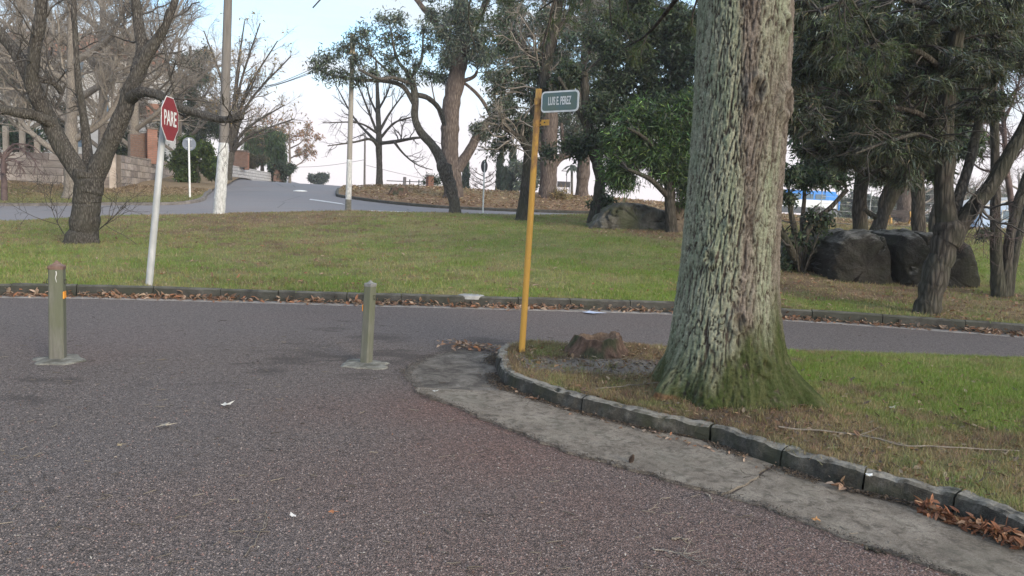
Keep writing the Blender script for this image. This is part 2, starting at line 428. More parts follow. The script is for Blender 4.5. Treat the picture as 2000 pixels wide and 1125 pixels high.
def concrete(name, dark, mid, light, sc=7.0, bmp=.012, moss=None, top=None):
    m = MB(name, .92, .2); co = m.coord((1, 1, 1))
    n = m.noise(co, sc, 7, .7); n2 = m.noise(co, sc * .35, 4, .6, .4); n3 = m.noise(co, 120, 3, .7)
    c = m.ramp(n, [(0.3, dark), (0.52, mid), (0.72, light)])
    c = m.mix(.35, c, m.ramp(n3, [(0.35, (.35, .35, .35)), (0.65, (1.6, 1.6, 1.6))]), 'MULTIPLY')
    if moss: c = m.mix(m.ramp(n2, [(0.46, (0, 0, 0)), (0.62, (.85, .85, .85))]), c, moss)
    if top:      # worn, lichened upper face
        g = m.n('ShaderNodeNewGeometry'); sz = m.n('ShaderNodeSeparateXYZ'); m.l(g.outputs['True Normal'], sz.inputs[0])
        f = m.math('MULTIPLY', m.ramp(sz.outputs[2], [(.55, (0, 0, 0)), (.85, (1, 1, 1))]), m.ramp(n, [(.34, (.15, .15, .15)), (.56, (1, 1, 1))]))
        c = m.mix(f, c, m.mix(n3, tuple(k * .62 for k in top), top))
    m.base(c); m.bump(m.math('ADD', n, m.math('MULTIPLY', n3, .5)), bmp); return m.m
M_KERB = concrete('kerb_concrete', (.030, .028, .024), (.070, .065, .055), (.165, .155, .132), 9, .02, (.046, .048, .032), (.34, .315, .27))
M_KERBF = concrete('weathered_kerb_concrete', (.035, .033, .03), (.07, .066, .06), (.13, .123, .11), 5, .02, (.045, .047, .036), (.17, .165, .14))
m = MB('gutter_concrete', .93, .15); co = m.coord()
n = m.noise(co, 3.2, 8, .72); n3 = m.noise(co, 150, 4, .75); n4 = m.noise(co, 14, 6, .7, .6)
c = m.ramp(n, [(.3, (.135, .113, .092)), (.5, (.245, .210, .172)), (.7, (.34, .30, .25))])
c = m.mix(.6, c, m.ramp(n3, [(.34, (.35, .35, .35)), (.62, (1.5, 1.5, 1.5))]), 'MULTIPLY')
c = m.mix(m.ramp(n4, [(.48, (0, 0, 0)), (.62, (.75, .75, .75))]), c, (.085, .072, .058))
c = m.mix(m.ramp(m.noise(co, 1.7, 5, .65), [(.5, (0, 0, 0)), (.66, (.5, .5, .5))]), c, (.175, .158, .125))
m.base(c); m.bump(m.math('ADD', n4, n3), .010); M_SLAB = m.m
m = MB('dirty_gutter_concrete', .95, .1); co = m.coord(); n = m.noise(co, 4.5, 8, .75, .5); n3 = m.noise(co, 150, 4, .75)
c = m.ramp(n, [(.36, (.060, .052, .047)), (.50, (.135, .12, .105)), (.68, (.25, .228, .20))])
c = m.mix(.6, c, m.ramp(n3, [(.34, (.4, .4, .4)), (.62, (1.45, 1.45, 1.45))]), 'MULTIPLY'); m.base(c); m.bump(m.math('ADD', n, n3), .012); M_SLABD = m.m

# ------------------------------------------------------------ roads and ground sheets
x = np.concatenate([np.linspace(-45, -9, 14), np.linspace(-8.9, 9, 200), np.linspace(10, 45, 14)])
V = np.zeros((len(x), 150, 3)); V[..., 0] = x[:, None]
V[..., 1] = -14 + (C1y(x)[:, None] + 14.05) * np.concatenate([np.linspace(0, .62, 12), np.linspace(.625, 1, 138)])[None]
def blob(P, L_):
    out = np.zeros(P.shape[:-1])
    for px, py, r_, a_ in L_:
        q = hz(px, py); out = np.maximum(out, a_ * np.exp(-((P[..., 0] - q[0]) ** 2 + (P[..., 1] - q[1]) ** 2) / r_ ** 2))
    return out
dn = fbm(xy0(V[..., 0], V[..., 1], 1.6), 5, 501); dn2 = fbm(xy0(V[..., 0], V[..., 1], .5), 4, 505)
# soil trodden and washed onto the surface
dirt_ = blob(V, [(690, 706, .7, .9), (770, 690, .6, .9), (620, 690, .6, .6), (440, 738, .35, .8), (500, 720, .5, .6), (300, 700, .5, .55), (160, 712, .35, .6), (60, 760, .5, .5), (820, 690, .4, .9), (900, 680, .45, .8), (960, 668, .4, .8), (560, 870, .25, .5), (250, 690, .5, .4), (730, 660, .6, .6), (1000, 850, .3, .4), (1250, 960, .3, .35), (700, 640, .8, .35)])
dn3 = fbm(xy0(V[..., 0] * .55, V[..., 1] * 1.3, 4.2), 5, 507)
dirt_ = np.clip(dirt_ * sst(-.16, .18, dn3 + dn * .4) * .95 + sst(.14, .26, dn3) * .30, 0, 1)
red_ = np.clip(blob(V, [(1000, 900, .9, 1), (1150, 990, .8, 1), (870, 800, .7, .9), (1350, 1060, .8, 1), (760, 960, .9, .6), (950, 1080, .9, .7), (1550, 1100, .8, 1), (1250, 1060, .7, .9), (1750, 1140, .8, 1), (650, 800, .6, .5), (420, 1000, .6, .35)]) * (1 + dn2 * 1.4) + sst(.06, .22, dn2) * .25, 0, 1)
pale_ = np.clip(sst(7.0, 9.0, V[..., 1] + dn2 * 3) * .9 + blob(V, [(350, 760, .5, .5), (150, 900, .7, .45), (380, 830, .25, .5), (500, 1060, .6, .3)]) * (1 + dn * 2), 0, 1)
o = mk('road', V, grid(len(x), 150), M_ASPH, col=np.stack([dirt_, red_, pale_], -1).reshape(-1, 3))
tag(o, 'worn reddish grey chip-seal road in the foreground under the two bollards', 'road', kind='structure')
# street behind the lawn and the side street climbing away from it
xs = np.concatenate([np.arange(-95, -45, 5), np.arange(-45, 45, 1.25), np.arange(45, 96, 5)])
nv = 60
V = np.zeros((len(xs), nv, 3))
for i, xi in enumerate(xs):
    yy = C2y(xi) - .5 + (150 - C2y(xi)) * np.linspace(0, 1, nv) ** 1.7
    V[i, :, 0] = xi; V[i, :, 1] = yy
V[..., 2] = G(V[..., 0], V[..., 1]) - 0.12
o = mk('street', V, grid(len(xs), nv), M_STREET)
tag(o, 'smooth grey asphalt street behind the lawn with a side street climbing the hill', 'street', kind='structure')
# far fields out to the horizon
a = np.linspace(0, 2 * np.pi, 97)[:-1]; V = []
for r in (0, 30, 60, 85, 110, 135, 160):
    for t in a: V.append((r * math.cos(t), 60 + r * math.sin(t), -1.6 - r * .0012))
Q = [[k * 96 + i, k * 96 + (i + 1) % 96, k * 96 + 96 + (i + 1) % 96, k * 96 + 96 + i] for k in range(6) for i in range(96)]
o = mk('ground', V, np.array(Q), simple('far_field', [(0.3, (.07, .085, .045)), (0.7, (.13, .13, .07))], .05))
tag(o, 'low ground far beyond the park out to the horizon', 'ground', kind='structure')

def cross(P, off):
    """polyline in plan shifted sideways (to its left) by off"""
    P = np.asarray(P, float); T = np.gradient(P[:, :2], axis=0); T /= np.linalg.norm(T, axis=1, keepdims=True)
    Q = P.copy(); Q[:, 0] += -T[:, 1] * off; Q[:, 1] += T[:, 0] * off; return Q

# lawn between the drive and the street
def lawnmesh(name, xs, ylo, yhi, nv, pw, Z, label, zoff=0.0, cfun=None):
    V = np.zeros((len(xs), nv, 3))
    for i, xi in enumerate(xs):
        lo, hi = ylo(xi), yhi(xi)
        V[i, :, 0] = xi; V[i, :, 1] = lo + (hi - lo) * np.linspace(0, 1, nv) ** pw
    V[..., 2] = G(V[..., 0], V[..., 1]) + zoff + fbm(xy0(V[..., 0], V[..., 1], .9), 3, 5) * .05
    c = turfcol(V[..., 0], V[..., 1], Z)[0] if cfun is None else cfun(V[..., 0], V[..., 1])
    # turned-down rim
    V = np.concatenate([V[:, :1] + [0, 0, -.3], V, V[:, -1:] + [0, .05, -.35]], 1); c = np.concatenate([c[:, :1], c, c[:, -1:]], 1)
    o = mk(name, V, grid(len(xs), nv + 2), M_TURF, col=c.reshape(-1, 3))
    return tag(o, label, 'ground', kind='structure')
xs = np.concatenate([np.arange(-60, -24, 2), np.arange(-24, 26, .16), np.arange(26, 62, 2)])
lawnmesh('lawn', xs, lambda x: C1y(x) + .12, C2y, 150, 1.35, _zl, 'wide sloping lawn between the drive and the street behind it')

LX = np.array([pt(*a) for a in LEFT]); RX = np.array([pt(*a) for a in RIGHT])
def edge_rows(E, Y):
    o_ = np.argsort(E[:, 1]); return np.interp(Y, E[o_, 1], E[o_, 0])
def bankcol(x, y):
    n = fbm(xy0(x, y, .35), 4, 31); n2 = fbm(xy0(x, y, 2.2), 3, 8)
    f = sst(-.12, .16, n + n2 * .7)[..., None]
    near = sst(47, 42, y)[..., None] * (x > -12)[..., None]
    c = np.array([.27, .215, .12]) * (1 - f) + np.array([.27, .185, .12]) * f
    rb = np.array([.29, .185, .125])
    c = c * (1 - .7 * near) + rb * .7 * near
    g = sst(14, 24, x)[..., None]
    return c * (1 - g) + (np.array([.215, .19, .075]) * (1 - .4 * f) + .4 * f * np.array([.19, .14, .08])) * g
def vergecol(x, y):
    n = fbm(xy0(x, y, .45), 4, 41); n2 = fbm(xy0(x, y, 2.2), 3, 18)
    f = sst(38.6, 43.5, y + n * 7 + n2 * 3)[..., None]
    return np.array([.185, .185, .085]) * (1 - f) + np.array([.285, .215, .14]) * f
YR = np.concatenate([np.linspace(36.0, 46, 41), np.linspace(46.5, 75, 40), np.linspace(77, 150, 25)])
# verge on the left of the side street
V = np.zeros((len(YR), 60, 3)); rowx = np.interp(YR, np.concatenate([LX[:, 1], [110, 150]]), np.concatenate([LX[:, 0], [-36, -48]]))
for i, y in enumerate(YR):
    V[i, :, 0] = rowx[i] - 75 * np.linspace(1, 0, 60) ** 1.6; V[i, :, 1] = y
V[..., 2] = G(V[..., 0], V[..., 1]) + fbm(xy0(V[..., 0], V[..., 1], .7), 3, 55) * .06
c = vergecol(V[..., 0], V[..., 1]).reshape(-1, 3)
o = mk('verge', V, grid(len(YR), 60), M_TURF, col=c); tag(o, 'grass verge with dry leaves below the block wall', 'ground', kind='structure')
# bank on the right of the side street
YB = np.concatenate([np.linspace(39.0, 46, 41), np.linspace(46.5, 75, 40), np.linspace(77, 150, 25)])
Rx = np.concatenate([RX[::-1], [pt(676, 362, 110)], [pt(676, 362, 150)]]); ro = np.argsort(Rx[:, 1]); rowr = np.interp(YB, Rx[ro, 1], Rx[ro, 0])
rowr[0] = RX[0, 0] + 2
V = np.zeros((len(YB), 90, 3))
for i, y in enumerate(YB):
    V[i, :, 0] = rowr[i] + (85 - rowr[i]) * np.linspace(0, 1, 90) ** 1.4; V[i, :, 1] = y
V[..., 2] = G(V[..., 0], V[..., 1]) + fbm(xy0(V[..., 0], V[..., 1], .7), 3, 65) * .08
c = bankcol(V[..., 0], V[..., 1]).reshape(-1, 3)
o = mk('bank', V, grid(len(YB), 90), M_TURF, col=c); tag(o, 'dry leaf-strewn grass bank across the street under the eucalyptus trees', 'ground', kind='structure')

# ------------------------------------------------------------ kerbs, stone by stone
def kerbstones(parent, line, h, w, cuts, m, top0, sink=.1, n_sub=8, rough=.006, batter=.02, gap=.012, prof_r=.02, rnd=True):
    """line: rows x,y,z(foot) ; the face looks to the right of travel; cuts: arc lengths of joints"""
    L = np.concatenate([[0], np.cumsum(np.linalg.norm(np.diff(line[:, :2], axis=0), axis=1))])
    for k in range(len(cuts) - 1):
        s0, s1 = cuts[k] + gap / 2, cuts[k + 1] - gap / 2
        s = np.linspace(s0, s1, n_sub)
        P = np.stack([np.interp(s, L, line[:, j]) for j in range(3)], 1)
        T = np.gradient(P[:, :2], axis=0); T /= np.linalg.norm(T, axis=1, keepdims=True)
        N = np.stack([-T[:, 1], T[:, 0]], 1)
        dz = (random.random() - .5) * .014 if rnd else 0
        do = (random.random() - .5) * .016 if rnd else 0
        pr = [(0, -sink), (batter * .35, h * .45), (batter, h - prof_r), (batter + prof_r, h), (w * .6, h + .004), (w - .012, h), (w, h - .02), (w, -sink)]
        V = np.zeros((n_sub, len(pr), 3))
        for j, (a, b) in enumerate(pr):
            V[:, j, :2] = P[:, :2] + N * (a + do); V[:, j, 2] = P[:, 2] + b + (dz if b > 0 else 0)
        d = np.stack([fbm(V * 9 + 3 * q, 4, 70 + q) for q in range(3)], -1) * rough * 4
        d[:, 0] = 0; d[:, -1] = 0; ch = np.maximum(0, fbm(V[:, 3] * 5 + 9, 3, 79) - .08); V[:, 3, 2] -= ch * .12 * h / .13; V[:, 3, :2] += N * (ch * .10)[:, None]
        V = V + d
        np_ = len(pr); Q = grid(n_sub, np_)
        c0 = np.arange(np_)[None, :]; c1 = (n_sub - 1) * np_ + np.arange(np_)[::-1][None, :]
        mk('kerbstone', V, [Q, c0, c1], m, parent, smooth=False)
# far kerb of the drive
kerb_far = thing('kerb', 'long dark stone kerb with brown leaves along the far side of the drive', 'kerb', (0, 11, 0), kind='structure')
line = resample(C1P[1:-1], 80)
Lt = np.linalg.norm(np.diff(line[:, :2], axis=0), axis=1).sum()
# extend a little past the frame
line = np.concatenate([[line[0] - (line[1] - line[0]) * 12], line, [line[-1] + (line[-1] - line[-2]) * 18]]); line = resample(line, 140)
Lt = np.linalg.norm(np.diff(line[:, :2], axis=0), axis=1).sum()
cuts = [0]
while cuts[-1] < Lt - 1.2: cuts.append(cuts[-1] + random.uniform(.8, 1.2))
kerbstones(kerb_far, line, .165, .14, cuts, M_KERBF, .15, n_sub=7, rough=.005)
FARLINE = line
# pale concrete strip at its foot
A, B = cross(line, -.30), cross(line, -.004)
A[:, 1] += fbm(xy0(A[:, 0], A[:, 1], 2.0), 3, 77) * .05
A[:, 1] += .09
V = np.stack([A + [0, 0, -.02], A + [0, 0, .006], B + [0, 0, .008]], 1)
o = mk('gutter', V, grid(len(line), 3), concrete('strip_concrete', (.13, .125, .12), (.20, .19, .186), (.28, .27, .262), 6, .006))
tag(o, 'narrow pale concrete gutter strip at the foot of the far kerb', 'gutter', kind='structure')

# kerb round the near island
NK = [hz(x, y) for x, y in [(1010, 689), (985, 692), (970, 704), (967, 718), (972, 736), (984, 756), (1008, 768), (1034, 777), (1084, 794), (1139, 810), (1250, 838), (1378, 865), (1450, 890), (1521, 915), (1600, 942), (1681, 965), (1770, 985), (1862, 1010), (1930, 1038), (2000, 1070)]]
NK = np.array(NK); NK = np.concatenate([NK, [NK[-1] + (NK[-1] - NK[-3]) * 1.2]]); NK = np.concatenate([NK, [NK[-1] + (NK[-1] - NK[-2]) * 3]])
nk = resample(spline(NK, 6), 160)
Ln = np.concatenate([[0], np.cumsum(np.linalg.norm(np.diff(nk[:, :2], axis=0), axis=1))])
def arc_of(px, py):
    p = hz(px, py); return Ln[np.argmin(np.hypot(nk[:, 0] - p[0], nk[:, 1] - p[1]))]
kerb_near = thing('kerb', 'chipped mossy concrete kerb curving round the island of the big tree', 'kerb', (1, 6, 0), kind='structure')
cuts = [0, arc_of(969, 728), arc_of(1034, 777), arc_of(1139, 810), arc_of(1378, 865), arc_of(1521, 915), arc_of(1681, 965), arc_of(1862, 1010), arc_of(2000, 1070), Ln[-1] * .86, Ln[-1]]
kerbstones(kerb_near, nk[:, :3], .128, .125, cuts, M_KERB, .13, n_sub=44, rough=.0115, batter=.02, gap=.012, prof_r=.016)
# rear edging of the island
RE = np.array([hz(x, y, .0) for x, y in [(1010, 689), (1060, 681), (1120, 682), (1300, 686), (1530, 694), (1800, 702), (2000, 709)]])
RE = np.concatenate([RE, [RE[-1] + (RE[-1] - RE[-2]) * 4]])
re_ = resample(spline(RE, 6), 90)
kerb_rear = thing('kerb', 'low flush concrete edging behind the stump along the drive', 'kerb', re_[40], kind='structure')
Lr = np.linalg.norm(np.diff(re_[:, :2], axis=0), axis=1).sum()
cuts = list(np.arange(0.02, Lr, 1.0))
kerbstones(kerb_rear, re_[::-1].copy(), .075, .10, cuts, M_KERBF, .08, n_sub=8)
# island turf
nu, nvv = 170, 60
fr = resample(cross(nk, .10)[4:], nu); bk = resample(cross(re_, -.08)[1:], nu)
V = np.zeros((nu, nvv, 3)); t = np.linspace(0, 1, nvv)[None, :, None]
V[:] = fr[:, None] * (1 - t) + bk[:, None] * t
tt = t[0, :, 0][None]
TRUNK_C = pt(1418, 770, 6.12)
dtr = np.hypot(V[..., 0] - TRUNK_C[0], V[..., 1] - TRUNK_C[1])
V[..., 2] = .115 * (1 - sst(.8, 1, tt)) + .065 * sst(.8, 1, tt) + fbm(xy0(V[..., 0], V[..., 1], 2.2), 4, 15) * .05 * sst(0, .1, tt) * sst(1, .9, tt) + .05 * sst(1.1, .4, dtr)
ISL = V.copy()
c = turfcol(V[..., 0], V[..., 1], _zi)[0]
grey = sst(.5, .2, np.abs(V[..., 1] - hz(1150, 712, .12)[1])) * sst(2.2, 1.5, V[..., 0])
c = c * (1 - grey[..., None]) + np.array([.235, .208, .185]) * grey[..., None]
o = mk('lawn', V, grid(nu, nvv), M_TURF, col=c.reshape(-1, 3)); tag(o, 'island of grass, bare soil and straw round the big tree', 'ground', kind='structure')
def isl_z(x, y):
    x = np.atleast_1d(x); y = np.atleast_1d(y); f = ISL.reshape(-1, 3)
    out = np.empty(len(x))
    for i in range(0, len(x), 2000):
        d = (x[i:i + 2000, None] - f[None, :, 0]) ** 2 + (y[i:i + 2000, None] - f[None, :, 1]) ** 2
        k = np.argpartition(d, 4, axis=1)[:, :4]; w = 1 / (np.take_along_axis(d, k, 1) + 1e-4)
        out[i:i + 2000] = (f[k, 2] * w).sum(1) / w.sum(1)
    return out
def PI_(px, py):
    p = hz(px, py, .12); p[2] = isl_z(p[0], p[1])[0]; return p
# gutter slabs in front of the near kerb
gut = thing('gutter', 'cracked concrete gutter apron along the mossy near kerb', 'gutter', (1, 5, 0), kind='structure')
OUT = np.array([hz(x, y) for x, y in [(905, 684), (830, 700), (797, 728), (820, 768), (870, 787), (905, 803), (1000, 842), (1120, 887), (1230, 920), (1318, 943), (1411, 971), (1505, 998), (1600, 1035), (1697, 1070), (1770, 1091), (1862, 1124), (2000, 1165)]])
OUT = np.concatenate([OUT, [OUT[-1] + (OUT[-1] - OUT[-2]) * 2]])
outr = resample(spline(OUT, 5), 400); inn = resample(cross(nk, -.004)[5:], 400)
lat = fbm(np.stack([np.arange(400) * .11, np.zeros(400), np.zeros(400)], 1), 4, 91)
ndir = outr[:, :2] - inn[:, :2]; ndir /= np.linalg.norm(ndir, axis=1, keepdims=True)
outr[:, :2] += ndir * (lat[:, None] * .16 + fbm(np.stack([np.arange(400) * .45, np.zeros(400), np.ones(400)], 1), 3, 92)[:, None] * .05)
def idx_out(px, py):
    p = hz(px, py); return int(np.argmin(np.hypot(outr[:, 0] - p[0], outr[:, 1] - p[1])))
def idx_in(px, py):
    p = hz(px, py); return int(np.argmin(np.hypot(inn[:, 0] - p[0], inn[:, 1] - p[1])))
def slab(o0, o1, i0, i1, z, j0=0.0, j1=0.0, ms=None):
    n = max(o1 - o0, 20); A = resample(outr[o0:o1 + 1], n); B = resample(inn[i0:i1 + 1], n); m_ = 14
    t = np.linspace(0, 1, m_)[None, :, None]; V = A[:, None] * (1 - t) + B[:, None] * t
    jag = fbm(np.stack([np.linspace(0, 4, m_), np.zeros(m_), np.full(m_, z * 50)], 1), 3, 93)
    dirn = (V[-1] - V[-2]); dirn /= np.linalg.norm(dirn, axis=1, keepdims=True) + 1e-9
    V[-1] += dirn * (jag[:, None] * .12 - j1); V[0] -= (V[1] - V[0]) / (np.linalg.norm(V[1] - V[0], axis=1, keepdims=True) + 1e-9) * (jag[:, None] * -.12 - j0)
    V[..., 2] = z + fbm(xy0(V[..., 0], V[..., 1], 3), 3, 94) * .010
    V = np.concatenate([V[:, :1] - [0, 0, .04], V], 1)
    e0, e1 = V[:1] - [0, 0, .04], V[-1:] - [0, 0, .04]; V = np.concatenate([e0, V, e1], 0)
    mk('slab', V, grid(n + 2, m_ + 1), ms or M_SLAB, gut, smooth=False)
co_, ci_ = idx_out(1411, 971), idx_in(1515, 913)
c1o, c1i = idx_out(812, 760), idx_in(1010, 768)
slab(0, c1o, 0, c1i, .006, 0, .004, M_SLABD); slab(c1o, co_, c1i, ci_, .018, .004, .012); slab(co_, 399, ci_, 399, .009, .012, 0)
# ------------------------------------------------------------ the big tree with fissured bark
m = MB('lichen_bark', .95, .1); co = m.coord((1, 1, 1)); a = m.attr()
n = m.noise(co, 42, 6, .75); n2 = m.noise(m.coord((1, 1, .3)), 60, 5, .7)
c = m.mix(1.0, a, m.ramp(n, [(0.3, (.6, .6, .6)), (0.7, (1.35, 1.35, 1.35))]), 'MULTIPLY')
m.base(c); m.bump(m.math('ADD', n, n2), .014); M_BIG = m.m
YT = 6.12
prof = [(-700, 1462, 84), (-400, 1461, 85), (-100, 1459, 88), (0, 1456.5, 91.5), (100, 1452, 92), (200, 1448, 92), (300, 1440, 92.5), (400, 1432.5, 93.5), (480, 1427, 96), (550, 1423, 100), (610, 1420, 107), (660, 1420, 115), (700, 1420, 125), (730, 1421, 135), (760, 1423, 142), (785, 1424, 146), (830, 1424, 155)]
pc = np.array([[*pt(cx, y, YT), hw * YT / F_PX] for y, cx, hw in prof])[::-1]
NA, NZ = 340, 470
zz = np.concatenate([np.linspace(-.12, 3.6, NZ - 30), np.linspace(3.62, 6.2, 30)])
cxs = np.interp(zz, pc[:, 2], pc[:, 0]); cys = np.interp(zz, pc[:, 2], pc[:, 1]); rs = np.interp(zz, pc[:, 2], pc[:, 3])
ker = np.ones(25) / 25
rs = np.convolve(np.pad(rs, 12, 'edge'), ker, 'valid'); cxs = np.convolve(np.pad(cxs, 12, 'edge'), ker, 'valid')
th = np.linspace(0, 2 * np.pi, NA, endpoint=False)
TH, ZZ = np.meshgrid(th, zz, indexing='ij')
cs, sn = np.cos(TH), np.sin(TH)
RR = rs[None, :] * np.ones_like(TH)
# buttresses
low = sst(1.0, .1, ZZ)
for ang, wd, am in ((-.50, .20, .27), (-1.10, .16, .12), (-1.62, .14, .07), (-2.1, .20, .13), (-2.70, .20, .20), (1.2, .4, .2), (2.4, .3, .2)):
    d = np.angle(np.exp(1j * (TH - ang)))
    RR += am * np.exp(-(d / wd) ** 2) * sst(.62, .05, ZZ) ** 1.6
RR *= 1 + .04 * fbm(np.stack([cs * 1.6, sn * 1.6, ZZ * .5], -1), 3, 101) * 2
wp = fbm(np.stack([cs * 3, sn * 3, ZZ * 1.1], -1), 3, 111); wp2 = fbm(np.stack([cs * 12, sn * 12, ZZ * 3.5], -1), 3, 115)
per = 76.0
U = TH / (2 * np.pi) * per + wp * 5.0 + wp2 * 1.5
# wrap-safe cell noise: duplicate the column index modulo the period
def worley_p(u, v, per, s):
    iu, iv = np.floor(u), np.floor(v); f1 = np.full(u.shape, 9.); f2 = f1.copy(); cid = np.zeros(u.shape)
    for dx in (-1, 0, 1):
        for dy in (-1, 0, 1):
            k = np.mod(iu + dx, per)
            a_ = _h(k, iv + dy, k * 0, s); b_ = _h(k, iv + dy, k * 0, s + 1)
            d = np.hypot(iu + dx + a_ - u, iv + dy + b_ - v); mm = d < f1
            f2 = np.where(mm, f1, np.minimum(f2, d)); cid = np.where(mm, a_, cid); f1 = np.where(mm, d, f1)
    return f1, f2, cid
w1, w2, cid = worley_p(U, ZZ * 4.2 + wp * 2.0 + wp2 * 2.4, per, 121)
edge = w2 - w1
u1, u2, cidb = worley_p(TH / (2 * np.pi) * 86 + wp * 4 + wp2 * 2.2, ZZ * 5.5 + wp2 * 2, 86, 127)
plate = sst(.0, .24, edge) * (.80 + .20 * cid) * (.62 + .38 * sst(.0, .20, u2 - u1))
v1, v2, cid2 = worley_p(TH / (2 * np.pi) * 150 + wp2 * 2.5, ZZ * 21, 150, 141)
small = sst(.0, .22, v2 - v1)
grain = fbm(np.stack([cs * rs[None] * 55, sn * rs[None] * 55, ZZ * 17], -1), 4, 131)
mossw = sst(.95, .22, ZZ + .40 * fbm(np.stack([cs * 4, sn * 4, ZZ * 3], -1), 3, 151) * 2 - .30 * np.clip(cs, -1, 1))
knot = np.zeros_like(TH); kdark = np.zeros_like(TH); fc0 = np.angle(np.exp(1j * (TH + np.pi / 2 + .10)))
for kf, ky, ks in ((.02, 612, .055), (.12, 188, .075), (.86, 205, .075), (.80, 60, .05), (-.55, 500, .05), (.45, 690, .045), (-.2, 430, .035)):
    kd = np.hypot((fc0 - kf) * .42, (ZZ - pt(1420, ky, YT)[2]) * .75) / ks
    knot += ks * (.55 * np.exp(-((kd - 1) / .45) ** 2) - .30 * np.exp(-(kd / .45) ** 2)); kdark = np.maximum(kdark, np.exp(-(kd / .55) ** 2))
RR = RR + knot
H = .018 * plate + .006 * small + .017 * grain
RRd = RR + H - .040
V = np.stack([cxs[None] + RRd * cs, cys[None] + RRd * sn, ZZ], -1)
# colours by what grows on the bark: pale green lichen, bare brown bark, moss low down
face = np.angle(np.exp(1j * (TH + np.pi / 2 + .10)))                # 0 = towards the road
lich = .5 + .95 * fbm(np.stack([cs * 2.2, sn * 2.2, ZZ * .8], -1), 4, 161) + .25 * fbm(np.stack([cs * 9, sn * 9, ZZ * 4], -1), 3, 165)
lich += .36 * sst(-.2, -.75, face) - .40 * np.exp(-((face - .02 - .16 * np.sin(ZZ * 1.3)) / .24) ** 2) * sst(.4, .9, ZZ) + .10 * np.exp(-((face - .5) / .2) ** 2) - .40 * sst(.75, 1.2, face)
lich = sst(.22, .70, lich) * sst(.15, .6, plate)
cl = np.array([.235, .262, .180]); cl2 = np.array([.30, .305, .225]); cb = np.array([.205, .172, .145]); cd = np.array([.068, .054, .044]); cm_ = np.array([.042, .056, .019]); cm2 = np.array([.080, .088, .038])
tl = sst(-.2, .2, fbm(np.stack([cs * 14, sn * 14, ZZ * 6], -1), 3, 171))[..., None]
c = cd * (1 - plate[..., None]) + cb * plate[..., None] * (.8 + .4 * cid2[..., None])
c = c * (1 - lich[..., None]) + (cl * (1 - tl) + cl2 * tl) * lich[..., None]
c = c * (1 - .6 * kdark[..., None]) + np.array([.055, .042, .034]) * .6 * kdark[..., None]
mw = np.clip(mossw * 1.15 * sst(-.34, .06, grain + .3 * plate - .05), 0, 1)[..., None]
c = c * (1 - mw) + (cm_ * (1 - tl) + cm2 * tl) * mw
rf = sst(.62, .75, vn(np.stack([cs * 7, sn * 7, ZZ * 7], -1), 181)) * sst(.30, .16, ZZ) * (face < -.1)
c = c * (1 - rf[..., None] * .7) + np.array([.20, .095, .055]) * rf[..., None] * .7
big = thing('large_tree', 'huge tree with fissured pale green lichened bark and mossy foot on the island', 'tree', (TRUNK_C[0], TRUNK_C[1], .1))
q = np.arange(NA)[:, None] * NZ + np.arange(NZ - 1)[None]; q2 = ((np.arange(NA) + 1) % NA)[:, None] * NZ + np.arange(NZ - 1)[None]
mk('trunk', V, np.stack([q, q2, q2 + 1, q + 1], -1).reshape(-1, 4), M_BIG, big, col=c.reshape(-1, 3))

# ------------------------------------------------------------ other trees
B_GREY = bark('grey_bark', (.028, .024, .021), (.078, .068, .060), (.165, .148, .130), 7, (.085, .083, .062))
B_FORK = bark('dark_rough_bark', (.022, .019, .017), (.066, .058, .052), (.165, .150, .132), 9, (.066, .062, .05))
B_PALE = bark('pale_bark', (.10, .085, .072), (.20, .175, .15), (.31, .275, .235), 7)
B_RED = bark('red_bark', (.046, .036, .031), (.102, .080, .069), (.175, .142, .124), 3.5)
B_DARK = bark('dark_bark', (.022, .019, .017), (.052, .045, .039), (.095, .084, .072), 5, (.05, .055, .036))
B_TWIG = simple('twig_bark', [(.3, (.15, .13, .11)), (.7, (.30, .265, .225))], 3)
B_TWIGD = simple('dark_twig_bark', [(.3, (.042, .036, .031)), (.7, (.095, .084, .074))], 3)
B_TWIGP = simple('purple_twig_bark', [(.3, (.075, .050, .047)), (.7, (.155, .112, .105))], 3)

def rnd_dirs(n):
    d = rng.normal(size=(n, 3)); return d / np.linalg.norm(d, axis=1, keepdims=True)
def unit(v): return v / (np.linalg.norm(v, axis=-1, keepdims=True) + 1e-9)
def spawn(P, R, n, length, ang, up=0.0, t0=.25, t1=1.0, rs=.55, K=5, wig=.12, rmin=.006, flat=0.0, rmax=.09):
    """n children from each parent polyline (N,K0,3)"""
    N, K0 = P.shape[:2]
    pi = np.repeat(np.arange(N), n); t = rng.uniform(t0, t1, N * n) ** .9 * (K0 - 1)
    i = np.minimum(t.astype(int), K0 - 2); f = (t - i)[:, None]
    A = P[pi, i] * (1 - f) + P[pi, i + 1] * f; T = unit(P[pi, i + 1] - P[pi, i])
    r = (R[pi, i] * (1 - f[:, 0]) + R[pi, i + 1] * f[:, 0])
    s = rnd_dirs(N * n); s = unit(s - (s * T).sum(1, keepdims=True) * T)
    s[:, 1] *= 1 - flat
    an = rng.normal(ang, .2, N * n)[:, None]
    D = unit(T * np.cos(an) + s * np.sin(an) + np.array([0, 0, up]))
    ln = (rng.uniform(.55, 1.25, N * n) * length * (1.15 - .5 * t / (K0 - 1)))[:, None]
    out = np.zeros((N * n, K, 3)); out[:, 0] = A; d = D
    for k in range(1, K):
        d = unit(d + rng.normal(0, wig * 1.6, (N * n, 3)) + np.array([0, 0, up * .25])); out[:, k] = out[:, k - 1] + d * ln / (K - 1)
    rr = np.minimum(np.maximum(r * rs, rmin), rmax)[:, None] * np.linspace(1, .45, K)[None]
    return out, rr
